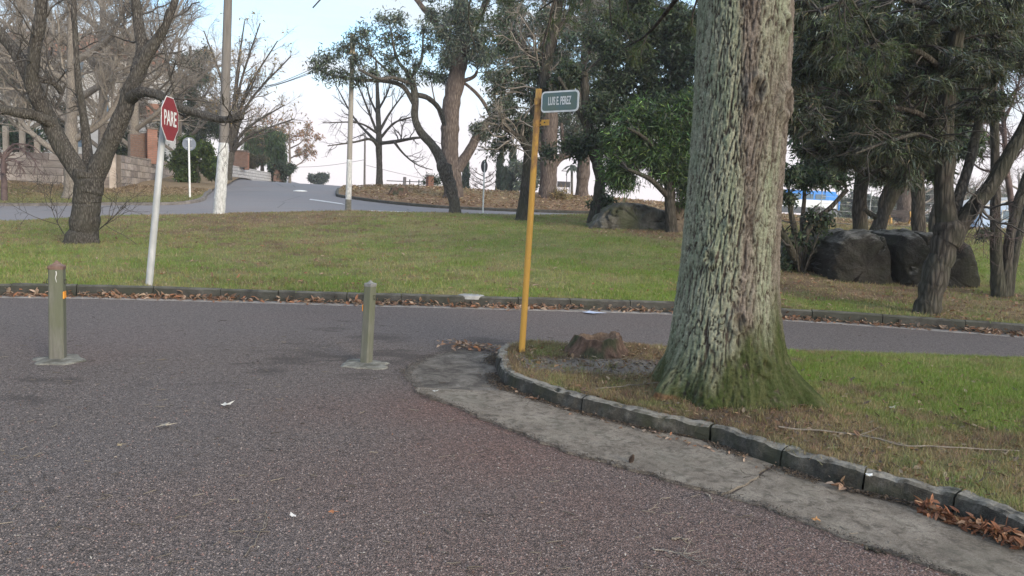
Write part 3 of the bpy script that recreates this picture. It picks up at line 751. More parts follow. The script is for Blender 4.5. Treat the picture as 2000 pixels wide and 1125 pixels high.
def leafgeo(C, D, L, W, colr, var=.25, droop=0.0, spread=.8, fold=.25):
    """slim pointed leaves at C pointing roughly along D"""
    n = len(C)
    d = unit(D * (1 - spread) + rnd_dirs(n) * spread + np.array([0, 0, -droop]))
    s = unit(np.cross(d, rnd_dirs(n))); nn = np.cross(d, s)
    l = (L * rng.uniform(.6, 1.3, n))[:, None]; w = (W * 1.3 * rng.uniform(.7, 1.25, n))[:, None]
    V = np.stack([C + s * w * .42, C - s * w * .42 + nn * w * fold, C + d * l], 1)
    F = np.arange(n * 3).reshape(n, 3)
    cc = np.asarray(colr, float)
    cc = (cc[rng.integers(0, len(cc), n)] if cc.ndim == 2 else np.repeat(cc[None], n, 0))
    cc = cc * rng.uniform(1 - var, 1 + var, n)[:, None] * np.exp(rng.normal(0, .08, (n, 3)))
    return V.reshape(-1, 3), F, np.repeat(cc, 3, 0)

def tree(name, label, cat, limbs, Y=None, bk=None, twigs=(), tm=None, clumps=(), leaf=None, group=None, sides=10, dyr=.5, base_flare=1.25, wob=.055, seed=1, leafname='leaves', tipleaf=None, limb_names=True, spawn_from=0):
    global rng
    rng = np.random.default_rng(seed)
    b = limbs[0][0]
    if Y is None:
        p = PG(b[0], b[1]); Y = float(p[1])
    p = pt(b[0], b[1], Y); p[2] = float(G(p[0], p[1])) if Y > 11.5 else 0.12
    t = thing(name, label, cat, p, group)
    polys = []
    for i, lb in enumerate(limbs):
        Q = np.array([[*pt(q[0], q[1], Y + (q[3] if len(q) > 3 else 0)), q[2] * Y / F_PX] for q in lb])
        if i == 0:
            Q = np.concatenate([[[Q[0, 0], Q[0, 1], min(p[2], Q[0, 2]) - .15, Q[0, 3] * base_flare]], Q])
        S = spline(Q, 5); S = resample(S, max(8, int(len(S))))
        w = np.stack([fbm(np.stack([np.arange(len(S)) * .35, np.full(len(S), i * 7.3 + seed), np.full(len(S), q * 3.1)], 1), 2, 200) for q in range(3)], 1)
        S[:, :3] += w * S[:, 3:4] * wob * 10 * np.linspace(.2, 1, len(S))[:, None]
        S[:, 3] *= 1 + .12 * fbm(np.stack([np.arange(len(S)) * .8, np.full(len(S), i * 3.7), np.full(len(S), seed)], 1), 2, 210) * 2
        S[:, 3] = np.maximum(S[:, 3], .008)
        polys.append(S)
        if i == 0:
            nS = max(40, len(S) * 3); S2 = resample(S, nS)
        else: S2 = resample(S, max(16, len(S) * 2))
        E = np.concatenate([S2, S2[-1:] * [1, 1, 1, .02] + [0, 0, 0, .001]])
        sd = sides + 6 if i == 0 else sides
        Vt, Qt = tubes(E[None, :, :3], E[None, :, 3], sd)
        # lumps
        Vt = Vt.reshape(len(E), sd, 3); dv = Vt - E[:, None, :3]
        lump = fbm(Vt * (1.2 / max(.05, S2[:, 3].max())) * .9, 3, 220 + i)[..., None]
        Vt = E[:, None, :3] + dv * (1 + .15 * lump)
        mk('trunk' if i == 0 else 'limb', Vt, Qt, bk, t)
    sp = [S for S in polys[spawn_from:]]
    P = np.stack([resample(S[int(len(S) * (.35 if (k == 0 and spawn_from == 0) else 0)):], 12) for k, S in enumerate(sp)]) if sp else None
    tips = None
    allP = np.concatenate([S for S in polys])
    cur = (P[:, :, :3], P[:, :, 3]) if sp else None
    acc = []
    for lv in twigs:
        lv = dict(lv); S_ = lv.pop('S', 3)
        cur = spawn(cur[0], cur[1], **lv); di = np.unique(np.linspace(0, cur[0].shape[1] - 1, 6 if len(cur[0]) < 250 else (3 if len(cur[0]) < 2500 else 2)).round().astype(int)); acc.append(tubes(cur[0][:, di], cur[1][:, di], S_ if len(cur[0]) < 250 else 3))
        tips = cur
    cl = []; cc = []; n0 = 0
    if clumps:
        bp, br = [], []
        for q in clumps:
            px, py, rp = q[:3]; nb = q[3] if len(q) > 3 else 26; dy = q[4] if len(q) > 4 else rng.uniform(-dyr, dyr) * rp * Y / F_PX * 1.6
            asp = q[5] if len(q) > 5 else .8
            C = pt(px, py, Y + dy); r = rp * (Y + dy) / F_PX
            A = allP[np.argmin(np.linalg.norm((allP[:, :3] - C) * [1, 1, 1.3], axis=1) + (allP[:, 3] > .3) * 0)]
            mid = (A[:3] + C) / 2 + np.array([0, 0, .12 * np.linalg.norm(C - A[:3])])
            stem = resample(spline(np.array([A[:3], mid, C]), 4), 8)
            rr = np.linspace(min(A[3] * .6, .012 * np.linalg.norm(C - A[:3]) + .012), .012, 8)
            acc.append(tubes(stem[None], rr[None], 4))
            e = C + rnd_dirs(nb) * (rng.uniform(.25, 1.0, nb) ** .6 * r)[:, None] * np.array([1, .9, asp])
            st = stem[rng.integers(3, 8, nb)]
            tt = np.linspace(0, 1, 6)[None, :, None]
            bl = st[:, None] * (1 - tt) + e[:, None] * tt + np.array([0, 0, 1.0]) * (np.sin(np.pi * tt) * .1 * r)
            bl[:, 1:-1] += rng.normal(0, .04 * r, (nb, 4, 3))
            bp.append(bl); br.append(np.linspace(.014, .005, 6)[None].repeat(nb, 0))
        bp = np.concatenate(bp); br = np.concatenate(br); acc.append(tubes(bp[:, [0, 2, 5]], br[:, [0, 2, 5]], 3))
        nl = leaf['n']; N = len(bp)
        k = np.repeat(np.arange(N), nl); s = rng.uniform(1.6, 5, N * nl); i = np.minimum(s.astype(int), 4); f = (s - i)[:, None]
        C = bp[k, i] * (1 - f) + bp[k, i + 1] * f; D = unit(bp[k, i + 1] - bp[k, i])
        C = C + rng.normal(0, leaf.get('jit', .08), C.shape)
        V, F, co_ = leafgeo(C, D, leaf['L'], leaf['W'], leaf['col'], leaf.get('var', .3), leaf.get('droop', .2), leaf.get('spread', .7))
        # each spray has its own tone
        tone = np.repeat(np.exp(rng.normal(0, leaf.get('tone', .22), N))[k], 3)[:, None]
        cl.append((V, F)); cc.append(co_ * tone)
    if tipleaf and tips is not None:
        P_, _ = tips; nl = tipleaf['n']; k = np.repeat(np.arange(len(P_)), nl)
        if tipleaf.get('frac', 1) < 1: k = k[rng.random(len(k)) < tipleaf['frac']]
        K = P_.shape[1]; s = rng.uniform(K * .4, K - 1.001, len(k)); i = s.astype(int); f = (s - i)[:, None]
        C = P_[k, i] * (1 - f) + P_[k, i + 1] * f
        V, F, co_ = leafgeo(C, unit(P_[k, i + 1] - P_[k, i]), tipleaf['L'], tipleaf['W'], tipleaf['col'], .3, tipleaf.get('droop', .2), .6)
        cl.append((V, F)); cc.append(co_)
    if acc:
        V, F = join(acc); stuff(mk('twigs', V, F, tm or bk, t))
    if cl:
        V, F = join(cl); stuff(mk(leafname, V, F, M_LEAF, t, col=np.concatenate(cc), smooth=False))
    return t
def grow(t, cnt, frac): return t
DK = [(.048, .066, .044), (.066, .088, .052), (.034, .050, .038), (.085, .11, .065)]
EU = [(.085, .108, .085), (.125, .145, .115), (.062, .082, .068), (.165, .18, .14)]
GR = [(.055, .100, .038), (.078, .135, .045), (.038, .070, .032), (.12, .175, .055)]
CE = [(.062, .068, .042), (.044, .052, .036), (.088, .086, .054), (.092, .105, .092)]

BT = dict(n=9, length=1.6, ang=.75, up=.18, t0=.15, rs=.5, K=6, wig=.16, S=5)
tree('bare_tree', 'thick leafless tree forking low on the lawn left of the stop sign', 'tree', [
    [(160, 476, 33), (166, 440, 27), (171, 395, 25), (174, 355, 26), (175, 335, 26)],
    [(166, 352, 20), (130, 300, 17), (97, 240, 16), (72, 180, 14), (34, 108, 12), (-30, 35, 10)],
    [(92, 228, 15, -.1), (64, 170, 13, -.4), (66, 110, 11, -.5), (76, 50, 10, -.6), (86, -40, 9, -.7)],
    [(100, 240, 13, -.1), (70, 226, 10, -.4), (36, 219, 9, -.7), (-30, 208, 8, -1)],
    [(182, 352, 20), (210, 290, 17), (240, 220, 15), (262, 160, 13), (290, 105, 11), (318, 62, 8), (346, -10, 6)],
    [(268, 142, 12), (278, 95, 11, .3), (270, 40, 10, .4), (262, -40, 9, .5)],
    [(250, 196, 12), (275, 180, 10, -.4), (310, 186, 9, -.8), (345, 207, 8, -1.1), (400, 227, 7, -1.4), (440, 233, 6, -1.6), (474, 228, 4.5, -1.8)],
    [(440, 233, 4, -1.6), (454, 238, 2.5, -1.7)],
    [(175, 345, 12, .4), (166, 250, 8, .7), (152, 150, 6, .9), (146, 40, 5, 1), (140, -60, 4, 1)],
    [(120, 180, 6), (105, 162, 5, -.2), (80, 160, 3, -.3)],
    [(320, 80, 3, -.3), (333, 150, 2.4, -.5), (340, 185, 1.2, -.5)],
    [(185, 455, 1.3, -.3), (215, 430, 1, -.5), (247, 400, .8, -.5)], [(130, 465, 1, -.2), (112, 435, .8, -.3), (100, 405, .6, -.3)]],
    bk=B_FORK, tm=B_TWIGD, sides=12, spawn_from=1, twigs=(dict(n=7, length=1.2, ang=.8, up=.15, t0=.25, rs=.34, K=6, wig=.18, S=4, rmin=.008, rmax=.028), dict(n=5, length=.65, ang=.7, up=.1, rs=.5, K=5, wig=.2, rmin=.005), dict(n=3, length=.3, ang=.7, rs=.6, K=4, wig=.2, rmin=.004)), seed=11)

# pale winter trees massed behind the wall
def winter(px, py, Y, hpx, wpx, label, seed, tr=9, tm=None, n=(7, 9, 8), leafs=None, group='leafless trees behind the block wall', lean=0, name='bare_tree'):
    L = [[(px, py, tr), (px + lean * .2, py - hpx * .18, tr * .85), (px + lean * .5, py - hpx * .5, tr * .65), (px + lean, py - hpx, tr * .28)]]
    r = random.Random(seed)
    for k in range(7):
        s = 1 if k % 2 else -1; f = .15 + .09 * k
        L.append([(px + lean * f * .7, py - hpx * f, tr * .5), (px + lean * f + s * wpx * .22, py - hpx * (f + .12), tr * .38, r.uniform(-1, 1)), (px + lean * f + s * wpx * .42 * r.uniform(.7, 1.1), py - hpx * (f + .3), tr * .2, r.uniform(-2, 2))])
    sc = hpx * Y / F_PX
    return tree(name, label, 'tree', L, Y=Y, bk=B_PALE if tm is None else B_GREY, tm=tm or B_TWIG, sides=7,
                twigs=(dict(n=n[0], length=sc * .28, ang=.7, up=.22, t0=.15, rs=.45, K=6, wig=.15, S=4, rmin=.018), dict(n=n[1], length=sc * .13, ang=.65, up=.15, t0=.15, rs=.5, K=5, wig=.2, rmin=.011), dict(n=n[2], length=sc * .06, ang=.6, up=.05, t0=.2, rs=.6, K=3, wig=.2, rmin=.008)), seed=seed, tipleaf=leafs, group=group)
winter(139, 378, 38.5, 420, 330, 'leafless tree with dark foot standing before the block wall, behind the forked tree', 21, tr=14, n=(8, 11, 10))
winter(40, 372, 50, 440, 300, 'leafless pale tree behind the pale fence posts at the left edge', 22, tr=9, n=(8, 10, 9))
winter(262, 352, 56, 400, 260, 'leafless pale tree behind the block wall beside the brick pillar', 23, tr=10, n=(8, 10, 9))
winter(200, 358, 60, 430, 280, 'tall leafless tree seen between the limbs of the forked tree', 24, tr=9, n=(8, 9, 9))
winter(350, 345, 64, 270, 190, 'leafless tree behind the clipped hedge', 25, tr=7, n=(7, 9, 9))
winter(-60, 360, 46, 420, 300, 'leafless pale tree at the far left edge', 29, tr=9, n=(7, 9, 8))
# whippy pollard behind the whitewashed pole
Lw = [[(446, 348, 7), (448, 320, 7), (452, 300, 8)]]
r = random.Random(5)
for ex, ey in ((398, 60), (420, 120), (440, 150), (478, 40), (470, 120), (508, 45), (542, 80), (525, 150), (556, 205), (548, 250), (500, 150), (568, 110), (430, 210), (410, 180), (575, 232)):
    mx, my = 454 + (ex - 454) * .25, 300 - (300 - ey) * .5
    Lw.append([(452, 302, 3.4), (mx, my, 2.6, r.uniform(-1, 1)), (ex, ey, 1.1, r.uniform(-2, 2))])
tree('pollard_tree', 'whippy pollarded tree with upright shoots and last ochre leaves behind the whitewashed pole', 'tree', Lw, Y=58, bk=B_GREY, tm=B_TWIG, sides=5, spawn_from=1,
     twigs=(dict(n=11, length=2.0, ang=.5, up=.1, t0=.25, rs=.5, K=5, wig=.12, rmin=.012), dict(n=9, length=.9, ang=.6, up=.0, rs=.6, K=4, wig=.2, rmin=.010)), tipleaf=dict(n=2, L=.22, W=.10, col=[(.30, .20, .09), (.22, .17, .09)], frac=.30), seed=31)
winter(566, 356, 92, 110, 110, 'small leafless tree with rusty leaves at the top of the side street', 32, tr=3, n=(6, 8, 7), leafs=dict(n=2, L=.3, W=.14, col=[(.30, .14, .07), (.26, .17, .10)], frac=.4), group=None)
# evergreens on the left
def bushy(name, label, px, py, Y, clumps, colr, L=.22, W=.09, n=26, trunk=6, seed=1, group=None, droop=.2, top=None, bk=None, spread=.75, cat='tree', tone=.22):
    top = top or (px, py - 40)
    return tree(name, label, cat, [[(px, py, trunk), ((px + top[0]) / 2, (py + top[1]) / 2, trunk * .8), (*top, trunk * .4)]], Y=Y, bk=bk or B_DARK, tm=B_TWIGD, clumps=clumps, leaf=dict(n=n, L=L, W=W, col=colr, droop=droop, spread=spread, jit=L * .5, tone=tone), seed=seed, group=group, base_flare=1.2)
def heap(x0, y0, x1, y1, r, n, nb, seed, mask=None):
    q = random.Random(seed); out = []
    while len(out) < n:
        x, y = q.uniform(x0, x1), q.uniform(y0, y1)
        if mask and not mask(x, y): continue
        out.append((x, y, r * q.uniform(.75, 1.25), nb))
    return out
ell = lambda cx, cy, a, b: (lambda x, y: ((x - cx) / a) ** 2 + ((y - cy) / b) ** 2 < 1)
bushy('conifer', 'dark conifer rising behind the leafless trees on the left', 372, 345, 72, heap(325, 70, 440, 280, 24, 30, 22, 1, lambda x, y: abs(x - 375) < 14 + (y - 60) * .24), DK + EU[:1], L=.42, W=.10, n=26, trunk=6, seed=41, top=(372, 90), droop=.5)
bushy('evergreen_tree', 'dark evergreen tree behind the wall at the left edge', 50, 352, 62, heap(-60, 120, 130, 270, 26, 16, 22, 2), DK, L=.40, W=.13, n=22, trunk=6, seed=42, top=(40, 200))
bushy('evergreen_tree', 'dark evergreen between brick pillar and hedge behind the wall', 318, 340, 66, heap(225, 200, 345, 320, 22, 14, 22, 3), DK, L=.36, W=.12, n=22, trunk=5, seed=43, top=(300, 260))
HB = [(.050, .082, .026), (.075, .112, .034), (.10, .135, .040), (.035, .058, .026)]
bushy('hedge', 'rounded green hedge bulging over the end of the block wall', 385, 357, 50, heap(338, 272, 428, 352, 15, 40, 34, 4, lambda x, y: ((x - 385) / 46) ** 2 + ((y - 322) / 54) ** 2 < 1 or (y > 318 and 346 < x < 424)), HB, L=.17, W=.09, n=34, trunk=5, seed=44, top=(385, 310), cat='hedge')
PP = [(.055, .090, .040), (.080, .12, .05), (.040, .066, .034)]
bushy('weeping_tree', 'drooping green tree over the end of the white wall', 512, 345, 84, heap(488, 258, 548, 312, 12, 24, 30, 5), PP, L=.5, W=.09, n=34, trunk=4, seed=45, top=(512, 280), droop=1.6)
bushy('weeping_tree', 'ochre-topped drooping tree behind the white wall', 528, 345, 86, heap(500, 258, 552, 290, 9, 12, 22, 6), [(.26, .17, .06), (.19, .15, .06)], L=.35, W=.10, n=18, trunk=3, seed=46, top=(525, 275), droop=.8)
bushy('shrub', 'dark rounded shrub at the top of the side street', 553, 356, 80, heap(528, 322, 578, 352, 9, 14, 24, 7), DK + EU[:1], L=.3, W=.12, n=24, trunk=3, seed=47, top=(553, 335), cat='shrub')
bushy('shrub', 'low brownish shrub between the white wall pillars', 492, 340, 76, heap(482, 306, 515, 326, 8, 8, 20, 8), [(.10, .085, .06), (.08, .08, .05)], L=.25, W=.08, n=18, trunk=3, seed=48, top=(490, 330), cat='shrub')
bushy('distant_tree', 'small distant tree rising beyond the crest of the side street', 620, 366, 150, heap(604, 346, 638, 358, 7, 9, 26, 9), [(.06, .075, .06)], L=.5, W=.25, n=22, trunk=2, seed=49, top=(620, 350))
bushy('agave_bush', 'spiky plant growing on top of the block wall at the left edge', 48, 300, 46, heap(10, 268, 78, 288, 10, 10, 14, 10), [(.075, .10, .07), (.06, .09, .05)], L=.55, W=.10, n=8, trunk=2, seed=50, top=(46, 280), cat='plant')
# drooping bare shrub bottom left
tree('bare_shrub', 'drooping leafless reddish shrub before the wall at the left edge', 'shrub', [[(8, 358, 5), (6, 320, 4), (10, 296, 3)], [(8, 310, 3), (30, 290, 2), (60, 305, 1.5), (78, 335, .8)], [(8, 312, 3), (-20, 295, 2), (-50, 320, 1)], [(8, 315, 2.5), (28, 312, 2), (48, 335, 1)], [(8, 300, 2.5), (28, 282, 2), (62, 285, 1), (80, 300, .8)]], Y=36.8, bk=B_TWIGP, tm=B_TWIGP, sides=5,
     twigs=(dict(n=10, length=.8, ang=.7, up=-.15, t0=.1, rs=.5, K=5, wig=.15, rmin=.012), dict(n=8, length=.45, ang=.6, up=-.15, t0=.1, rs=.6, K=4, wig=.2, rmin=.008)), seed=51)

# leafless tree on the bank
tree('bare_tree', 'slender leafless tree alone on the crest of the bank against the sky', 'tree', [
    [(741, 361, 7), (741, 320, 6), (740, 285, 6.5), (739, 240, 5), (737, 190, 4), (735, 120, 2)],
    [(740, 282, 4), (720, 262, 3, 1), (690, 228, 2, 2), (655, 165, 1, 2)], [(740, 270, 3), (725, 230, 2.4), (705, 180, 1.6), (690, 150, 1)], [(741, 292, 4), (725, 272, 2.6, -1), (690, 278, 1.8, -2), (640, 285, 1, -3)],
    [(742, 280, 4), (775, 276, 3.4, -1), (808, 270, 2.6, -2), (835, 268, 1.4, -2)], [(770, 277, 2.6, -1), (788, 300, 2, -1.5), (815, 322, 1.2, -2), (845, 332, .7, -2)], [(742, 255, 3), (765, 215, 2, 1), (795, 175, 1, 2)], [(741, 272, 3), (770, 240, 2.2), (805, 228, 1.2)],
    [(738, 225, 2.4), (722, 190, 1.8, 1), (712, 150, 1, 1)], [(739, 215, 2.2), (757, 180, 1.6, -1), (768, 140, .9, -1)], [(740, 262, 2.6), (700, 240, 1.7, -1), (630, 240, .8, -2)]],
    Y=51, bk=B_GREY, tm=B_TWIGD, sides=7, spawn_from=1, twigs=(dict(n=8, length=1.5, ang=.6, up=.12, t0=.25, rs=.5, K=5, wig=.16, rmin=.014), dict(n=5, length=.6, ang=.7, up=.05, rs=.55, K=4, wig=.2, rmin=.010)), seed=52)

# eucalyptus pair on the left of the view
EUL = dict(n=9, L=.19, W=.05, col=EU, droop=.55, spread=.8, jit=.16, tone=.25)
cr = [(618, 128, 20), (640, 112, 22), (640, 145, 22), (668, 150, 20), (662, 100, 22), (690, 80, 24), (690, 120, 22), (715, 60, 22), (722, 100, 24), (728, 140, 20), (748, 40, 22), (752, 80, 24), (760, 118, 22), (780, 40, 20), (785, 75, 22), (795, 105, 20), (812, 130, 20), (700, 155, 16), (770, 140, 18), (838, 95, 20), (840, 150, 16), (802, 160, 12), (830, 60, 20)]
tree('eucalyptus', 'slanting lichened tree at the lawn edge whose airy crown spreads left over the lamp pole', 'tree', [
    [(888, 416, 12), (886, 390, 11), (878, 360, 12), (870, 335, 14), (868, 315, 15)],
    [(864, 320, 11), (848, 288, 9), (822, 258, 8), (810, 228, 7), (810, 190, 7), (806, 165, 6), (795, 140, 5)],
    [(812, 210, 5), (790, 172, 4.5), (762, 160, 4), (725, 157, 3.4), (690, 155, 3), (650, 148, 2), (620, 135, 1.2)], [(806, 165, 4.5), (770, 152, 3.5, -.5), (740, 154, 3, -.8), (700, 135, 2, -1)], [(795, 140, 4), (775, 115, 3), (765, 70, 2), (760, 40, 1.2)],
    [(800, 155, 3.5), (822, 120, 3), (826, 80, 2), (826, 40, 1)], [(814, 185, 5), (838, 192, 5, .6), (860, 216, 5, 1.0), (868, 245, 4, 1.2)], [(770, 150, 2.5), (735, 118, 2), (705, 85, 1.2)]],
    bk=B_GREY, tm=B_TWIGD, clumps=[(*q, 30) for q in cr], leaf=EUL, seed=61, sides=9)
cr = [(880, 30, 26), (905, 60, 24), (870, 75, 22), (930, 30, 26), (945, 70, 24), (965, 110, 24), (985, 150, 22), (990, 200, 18), (960, 150, 18), (1000, 60, 26), (1010, 110, 24), (920, 110, 18), (845, 30, 22), (850, -10, 26), (900, -10, 28), (950, -10, 28), (1000, 10, 26), (870, 125, 14), (945, 265, 9), (930, 250, 8), (978, 240, 12), (1010, 165, 20), (865, 150, 14)]
tree('eucalyptus', 'large red-barked eucalyptus with thick leaning trunk and steep right-hand limb', 'tree', [
    [(886, 374, 18), (882, 345, 17), (879, 300, 17), (880, 230, 17), (888, 170, 16.5), (900, 115, 16), (905, 60, 14), (900, 0, 13), (890, -70, 10)],
    [(893, 330, 12), (918, 292, 9), (938, 255, 8), (960, 232, 7), (985, 205, 5), (1005, 165, 3)], [(962, 232, 4), (942, 196, 3.4), (915, 168, 3), (900, 160, 3)], [(903, 90, 9), (930, 45, 7, .5), (950, 0, 6, 1), (965, -60, 4, 1)], [(905, 110, 7), (868, 70, 6), (830, 20, 5), (800, -20, 4)], [(900, 160, 4), (925, 150, 3.5), (932, 138, 2.5)], [(868, 250, 2), (850, 200, 1.5), (842, 160, 1)]],
    Y=44, bk=B_RED, tm=B_TWIGD, clumps=[(*q, 30) for q in cr] + [(x_, y_, 24, 30, -1.6) for x_, y_ in ((885, 90), (905, 60), (880, 40), (920, 30), (945, 95), (925, 75), (900, 10), (860, 60), (870, 105), (935, 120))], leaf=dict(EUL, L=.26, W=.07, n=14), seed=62, sides=11)

# row of trunks right of the street sign
def crown(box_, r, n, nb, seed, mask=None): return heap(*box_, r, n, nb, seed, mask)
tree('tree', 'dark trunk leaning right directly behind the yellow sign post', 'tree', [
    [(1021, 430, 17), (1028, 385, 14), (1034, 320, 13), (1043, 250, 13), (1056, 180, 12), (1070, 120, 11), (1082, 60, 10), (1096, -30, 9)],
    [(1034, 295, 9), (1018, 272, 7, -.4), (996, 258, 5, -.8), (975, 245, 3, -1)], [(1062, 150, 6), (1030, 100, 5, .5), (1000, 60, 4, 1)], [(1078, 80, 6), (1110, 30, 5, .4), (1150, -20, 4, .6)]],
    bk=B_DARK, tm=B_TWIG, clumps=crown((965, 190, 1075, 300), 20, 13, 26, 11) + crown((960, -20, 1150, 230), 24, 22, 24, 12), leaf=dict(n=12, L=.17, W=.055, col=DK[:2] + EU, droop=.45, jit=.12), seed=63,
    twigs=(dict(n=18, length=2.0, ang=.8, up=.05, t0=.2, rs=.35, K=6, wig=.22, S=4, rmin=.012, rmax=.04), dict(n=8, length=.8, ang=.8, up=-.1, rs=.5, K=5, wig=.25, rmin=.008)), tipleaf=dict(n=2, L=.16, W=.05, col=CE, frac=.5), sides=10)
tree('eucalyptus', 'stout reddish trunk with an upturned limb on the bank behind the street sign', 'tree', [
    [(1069, 391, 19), (1071, 350, 17), (1072, 300, 17), (1072, 240, 17), (1068, 160, 14), (1066, 60, 10)], [(1080, 322, 9), (1096, 306, 8), (1112, 300, 8), (1120, 278, 6), (1122, 240, 4)], [(1104, 305, 5), (1100, 280, 4), (1096, 240, 3)], [(1060, 300, 7), (1050, 270, 6), (1046, 230, 4)]],
    Y=46.5, bk=B_RED, tm=B_TWIG, clumps=crown((1035, 120, 1150, 285), 26, 18, 26, 13) + crown((940, -40, 1200, 130), 30, 44, 26, 113), leaf=dict(n=11, L=.24, W=.07, col=EU + DK[:1], droop=.4, jit=.18), seed=64)
tree('eucalyptus', 'straight reddish trunk flaring at its foot farther right on the bank', 'tree', [
    [(1136, 387, 15), (1137, 370, 12), (1140, 330, 13), (1139, 290, 13), (1135, 200, 11), (1135, 120, 8)], [(1142, 300, 6), (1152, 280, 5), (1160, 250, 4)]],
    Y=50, bk=B_RED, tm=B_TWIGD, clumps=crown((1090, 110, 1190, 285), 28, 18, 26, 14) + crown((1130, -40, 1380, 120), 32, 44, 26, 114), leaf=dict(n=12, L=.26, W=.08, col=DK[:2] + EU, droop=.4, jit=.2), seed=65)
tree('tree', 'dark forked trunk wrapped in leaves beside the low boulder', 'tree', [
    [(1164, 425, 17), (1170, 390, 12), (1172, 350, 10), (1165, 315, 11), (1155, 280, 11), (1145, 220, 9), (1140, 140, 7)], [(1172, 360, 7), (1188, 338, 6, -.4), (1200, 310, 4, -.6)], [(1168, 320, 7), (1180, 270, 6, .4), (1200, 200, 5, .8), (1230, 120, 4, 1)], [(1150, 260, 5), (1120, 200, 4, -.3), (1090, 150, 3, -.6)]],
    Y=27, bk=B_DARK, tm=B_TWIGD, clumps=crown((1090, 140, 1350, 300), 26, 34, 30, 15) + crown((1180, 60, 1370, 200), 28, 20, 28, 16) + crown((1160, -30, 1380, 120), 26, 24, 26, 116) + [(1180, 405, 10, 12), (1160, 400, 8, 8), (1188, 390, 9, 10)], leaf=dict(n=19, L=.18, W=.06, col=DK, droop=.4, jit=.12), seed=66)
tree('tree', 'bright green leafy tree with low branches over the low boulder, left of the big trunk', 'tree', [
    [(1312, 452, 12), (1310, 420, 11), (1308, 380, 10), (1300, 320, 8), (1290, 260, 6)], [(1306, 385, 6), (1270, 350, 5, -.4), (1225, 330, 3, -.8)], [(1304, 340, 5), (1340, 290, 4, .3), (1360, 250, 3, .4)], [(1298, 310, 5), (1260, 270, 4, -.5), (1225, 250, 2, -1)]],
    Y=24, bk=B_DARK, tm=B_TWIGD, clumps=heap(1195, 200, 1372, 395, 20, 62, 30, 17, lambda x, y: (x - 1195) > (y - 345) * 1.1 and (x - 1225) > (245 - y) * .9 and y < (385 if x < 1232 or x > 1330 else 352)) + [(1215, 345, 16, 24), (1205, 320, 14, 20), (1190, 300, 12, 14), (1198, 355, 11, 14), (1185, 330, 9, 10), (1218, 235, 10, 10), (1250, 208, 10, 10), (1300, 196, 10, 10), (1340, 205, 12, 12)],
    leaf=dict(n=26, L=.20, W=.034, col=GR + DK[:2], droop=.25, spread=.5, jit=.16, tone=.42), seed=67)

# right-hand group
tree('shrub', 'many-stemmed dark shrub at the left end of the split boulder', 'shrub', [
    [(1566, 535, 9), (1562, 500, 8), (1556, 465, 7), (1548, 430, 5), (1540, 385, 4)], [(1566, 520, 7), (1574, 460, 6), (1590, 430, 5), (1622, 405, 4.5), (1655, 370, 4)], [(1562, 520, 8), (1545, 490, 8, -.2), (1528, 455, 6, -.3), (1512, 420, 4, -.4)], [(1568, 510, 5), (1566, 450, 5, .3), (1570, 400, 4, .5), (1572, 350, 3, .6)], [(1575, 520, 3, -.2), (1590, 480, 2, -.3), (1600, 455, 1.4, -.3)], [(1560, 530, 2, -.3), (1556, 490, 1.5, -.5), (1552, 460, 1, -.5)], [(1572, 528, 2, -.3), (1582, 500, 1.5, -.4), (1594, 486, 1, -.4)]],
    Y=17.2, bk=B_DARK, tm=B_TWIGD, clumps=[(1585, 425, 15, 10), (1555, 470, 14, 12), (1600, 450, 14, 9), (1540, 500, 14, 12), (1615, 430, 12, 7), (1535, 385, 16, 16), (1575, 355, 20, 24), (1610, 345, 18, 20), (1545, 340, 20, 26), (1640, 350, 16, 16), (1530, 520, 12, 14), (1590, 480, 9, 6)], leaf=dict(n=16, L=.13, W=.05, col=DK, droop=.3, jit=.09), seed=71,
    twigs=(dict(n=4, length=.6, ang=.7, up=.1, t0=.3, rs=.4, K=5, wig=.2, rmin=.005),))
def dtree(label, limbs, Y, seed, clumps, col_=DK, L=.2, W=.07, n=24, tw=None, bk=None, name='tree', droop=.5, tipleaf=None):
    return tree(name, label, 'tree', limbs, Y=Y, bk=bk or B_DARK, tm=B_TWIGD, clumps=clumps, leaf=dict(n=n, L=L, W=W, col=col_, droop=droop, jit=L * .6, tone=.3), seed=seed, twigs=tw or (), tipleaf=tipleaf)
dtree('straight dark trunk behind the left half of the split boulder', [[(1680, 450, 14), (1678, 400, 13), (1684, 340, 13), (1692, 250, 12), (1700, 120, 10)], [(1690, 280, 6), (1650, 200, 5), (1600, 150, 4)], [(1696, 200, 5), (1640, 100, 4, .4), (1580, 40, 3, .6)]], 23.5, 72, heap(1545, 190, 1740, 345, 25, 34, 28, 21) + heap(1530, -20, 1720, 200, 28, 32, 28, 25), col_=DK + GR[2:3] + GR[:1])
dtree('leaning forked trunk behind the cleft of the split boulder', [[(1712, 455, 15), (1724, 420, 13), (1740, 385, 13), (1762, 340, 11), (1790, 280, 8), (1800, 200, 6)], [(1722, 420, 7), (1722, 395, 6), (1730, 370, 5), (1740, 350, 4)], [(1712, 425, 6), (1700, 418, 5), (1688, 408, 4)]], 22.5, 73, heap(1690, 150, 1850, 330, 24, 26, 26, 22), col_=DK + CE)
dtree('slim straight dark trunk behind the right half of the split boulder', [[(1796, 460, 13), (1793, 420, 12), (1793, 370, 12), (1790, 300, 11), (1786, 200, 9)]], 21.5, 74, heap(1720, 250, 1840, 345, 18, 14, 22, 23) + heap(1680, -20, 1880, 210, 28, 32, 28, 26))
dtree('curved dark trunk just left of the slanting forked tree', [[(1826, 462, 12), (1824, 435, 10), (1830, 410, 9), (1848, 370, 8), (1862, 300, 7), (1868, 200, 6)]], 20.5, 75, heap(1800, 140, 1900, 300, 20, 14, 22, 24) + heap(1880, -30, 2030, 130, 28, 24, 26, 28))
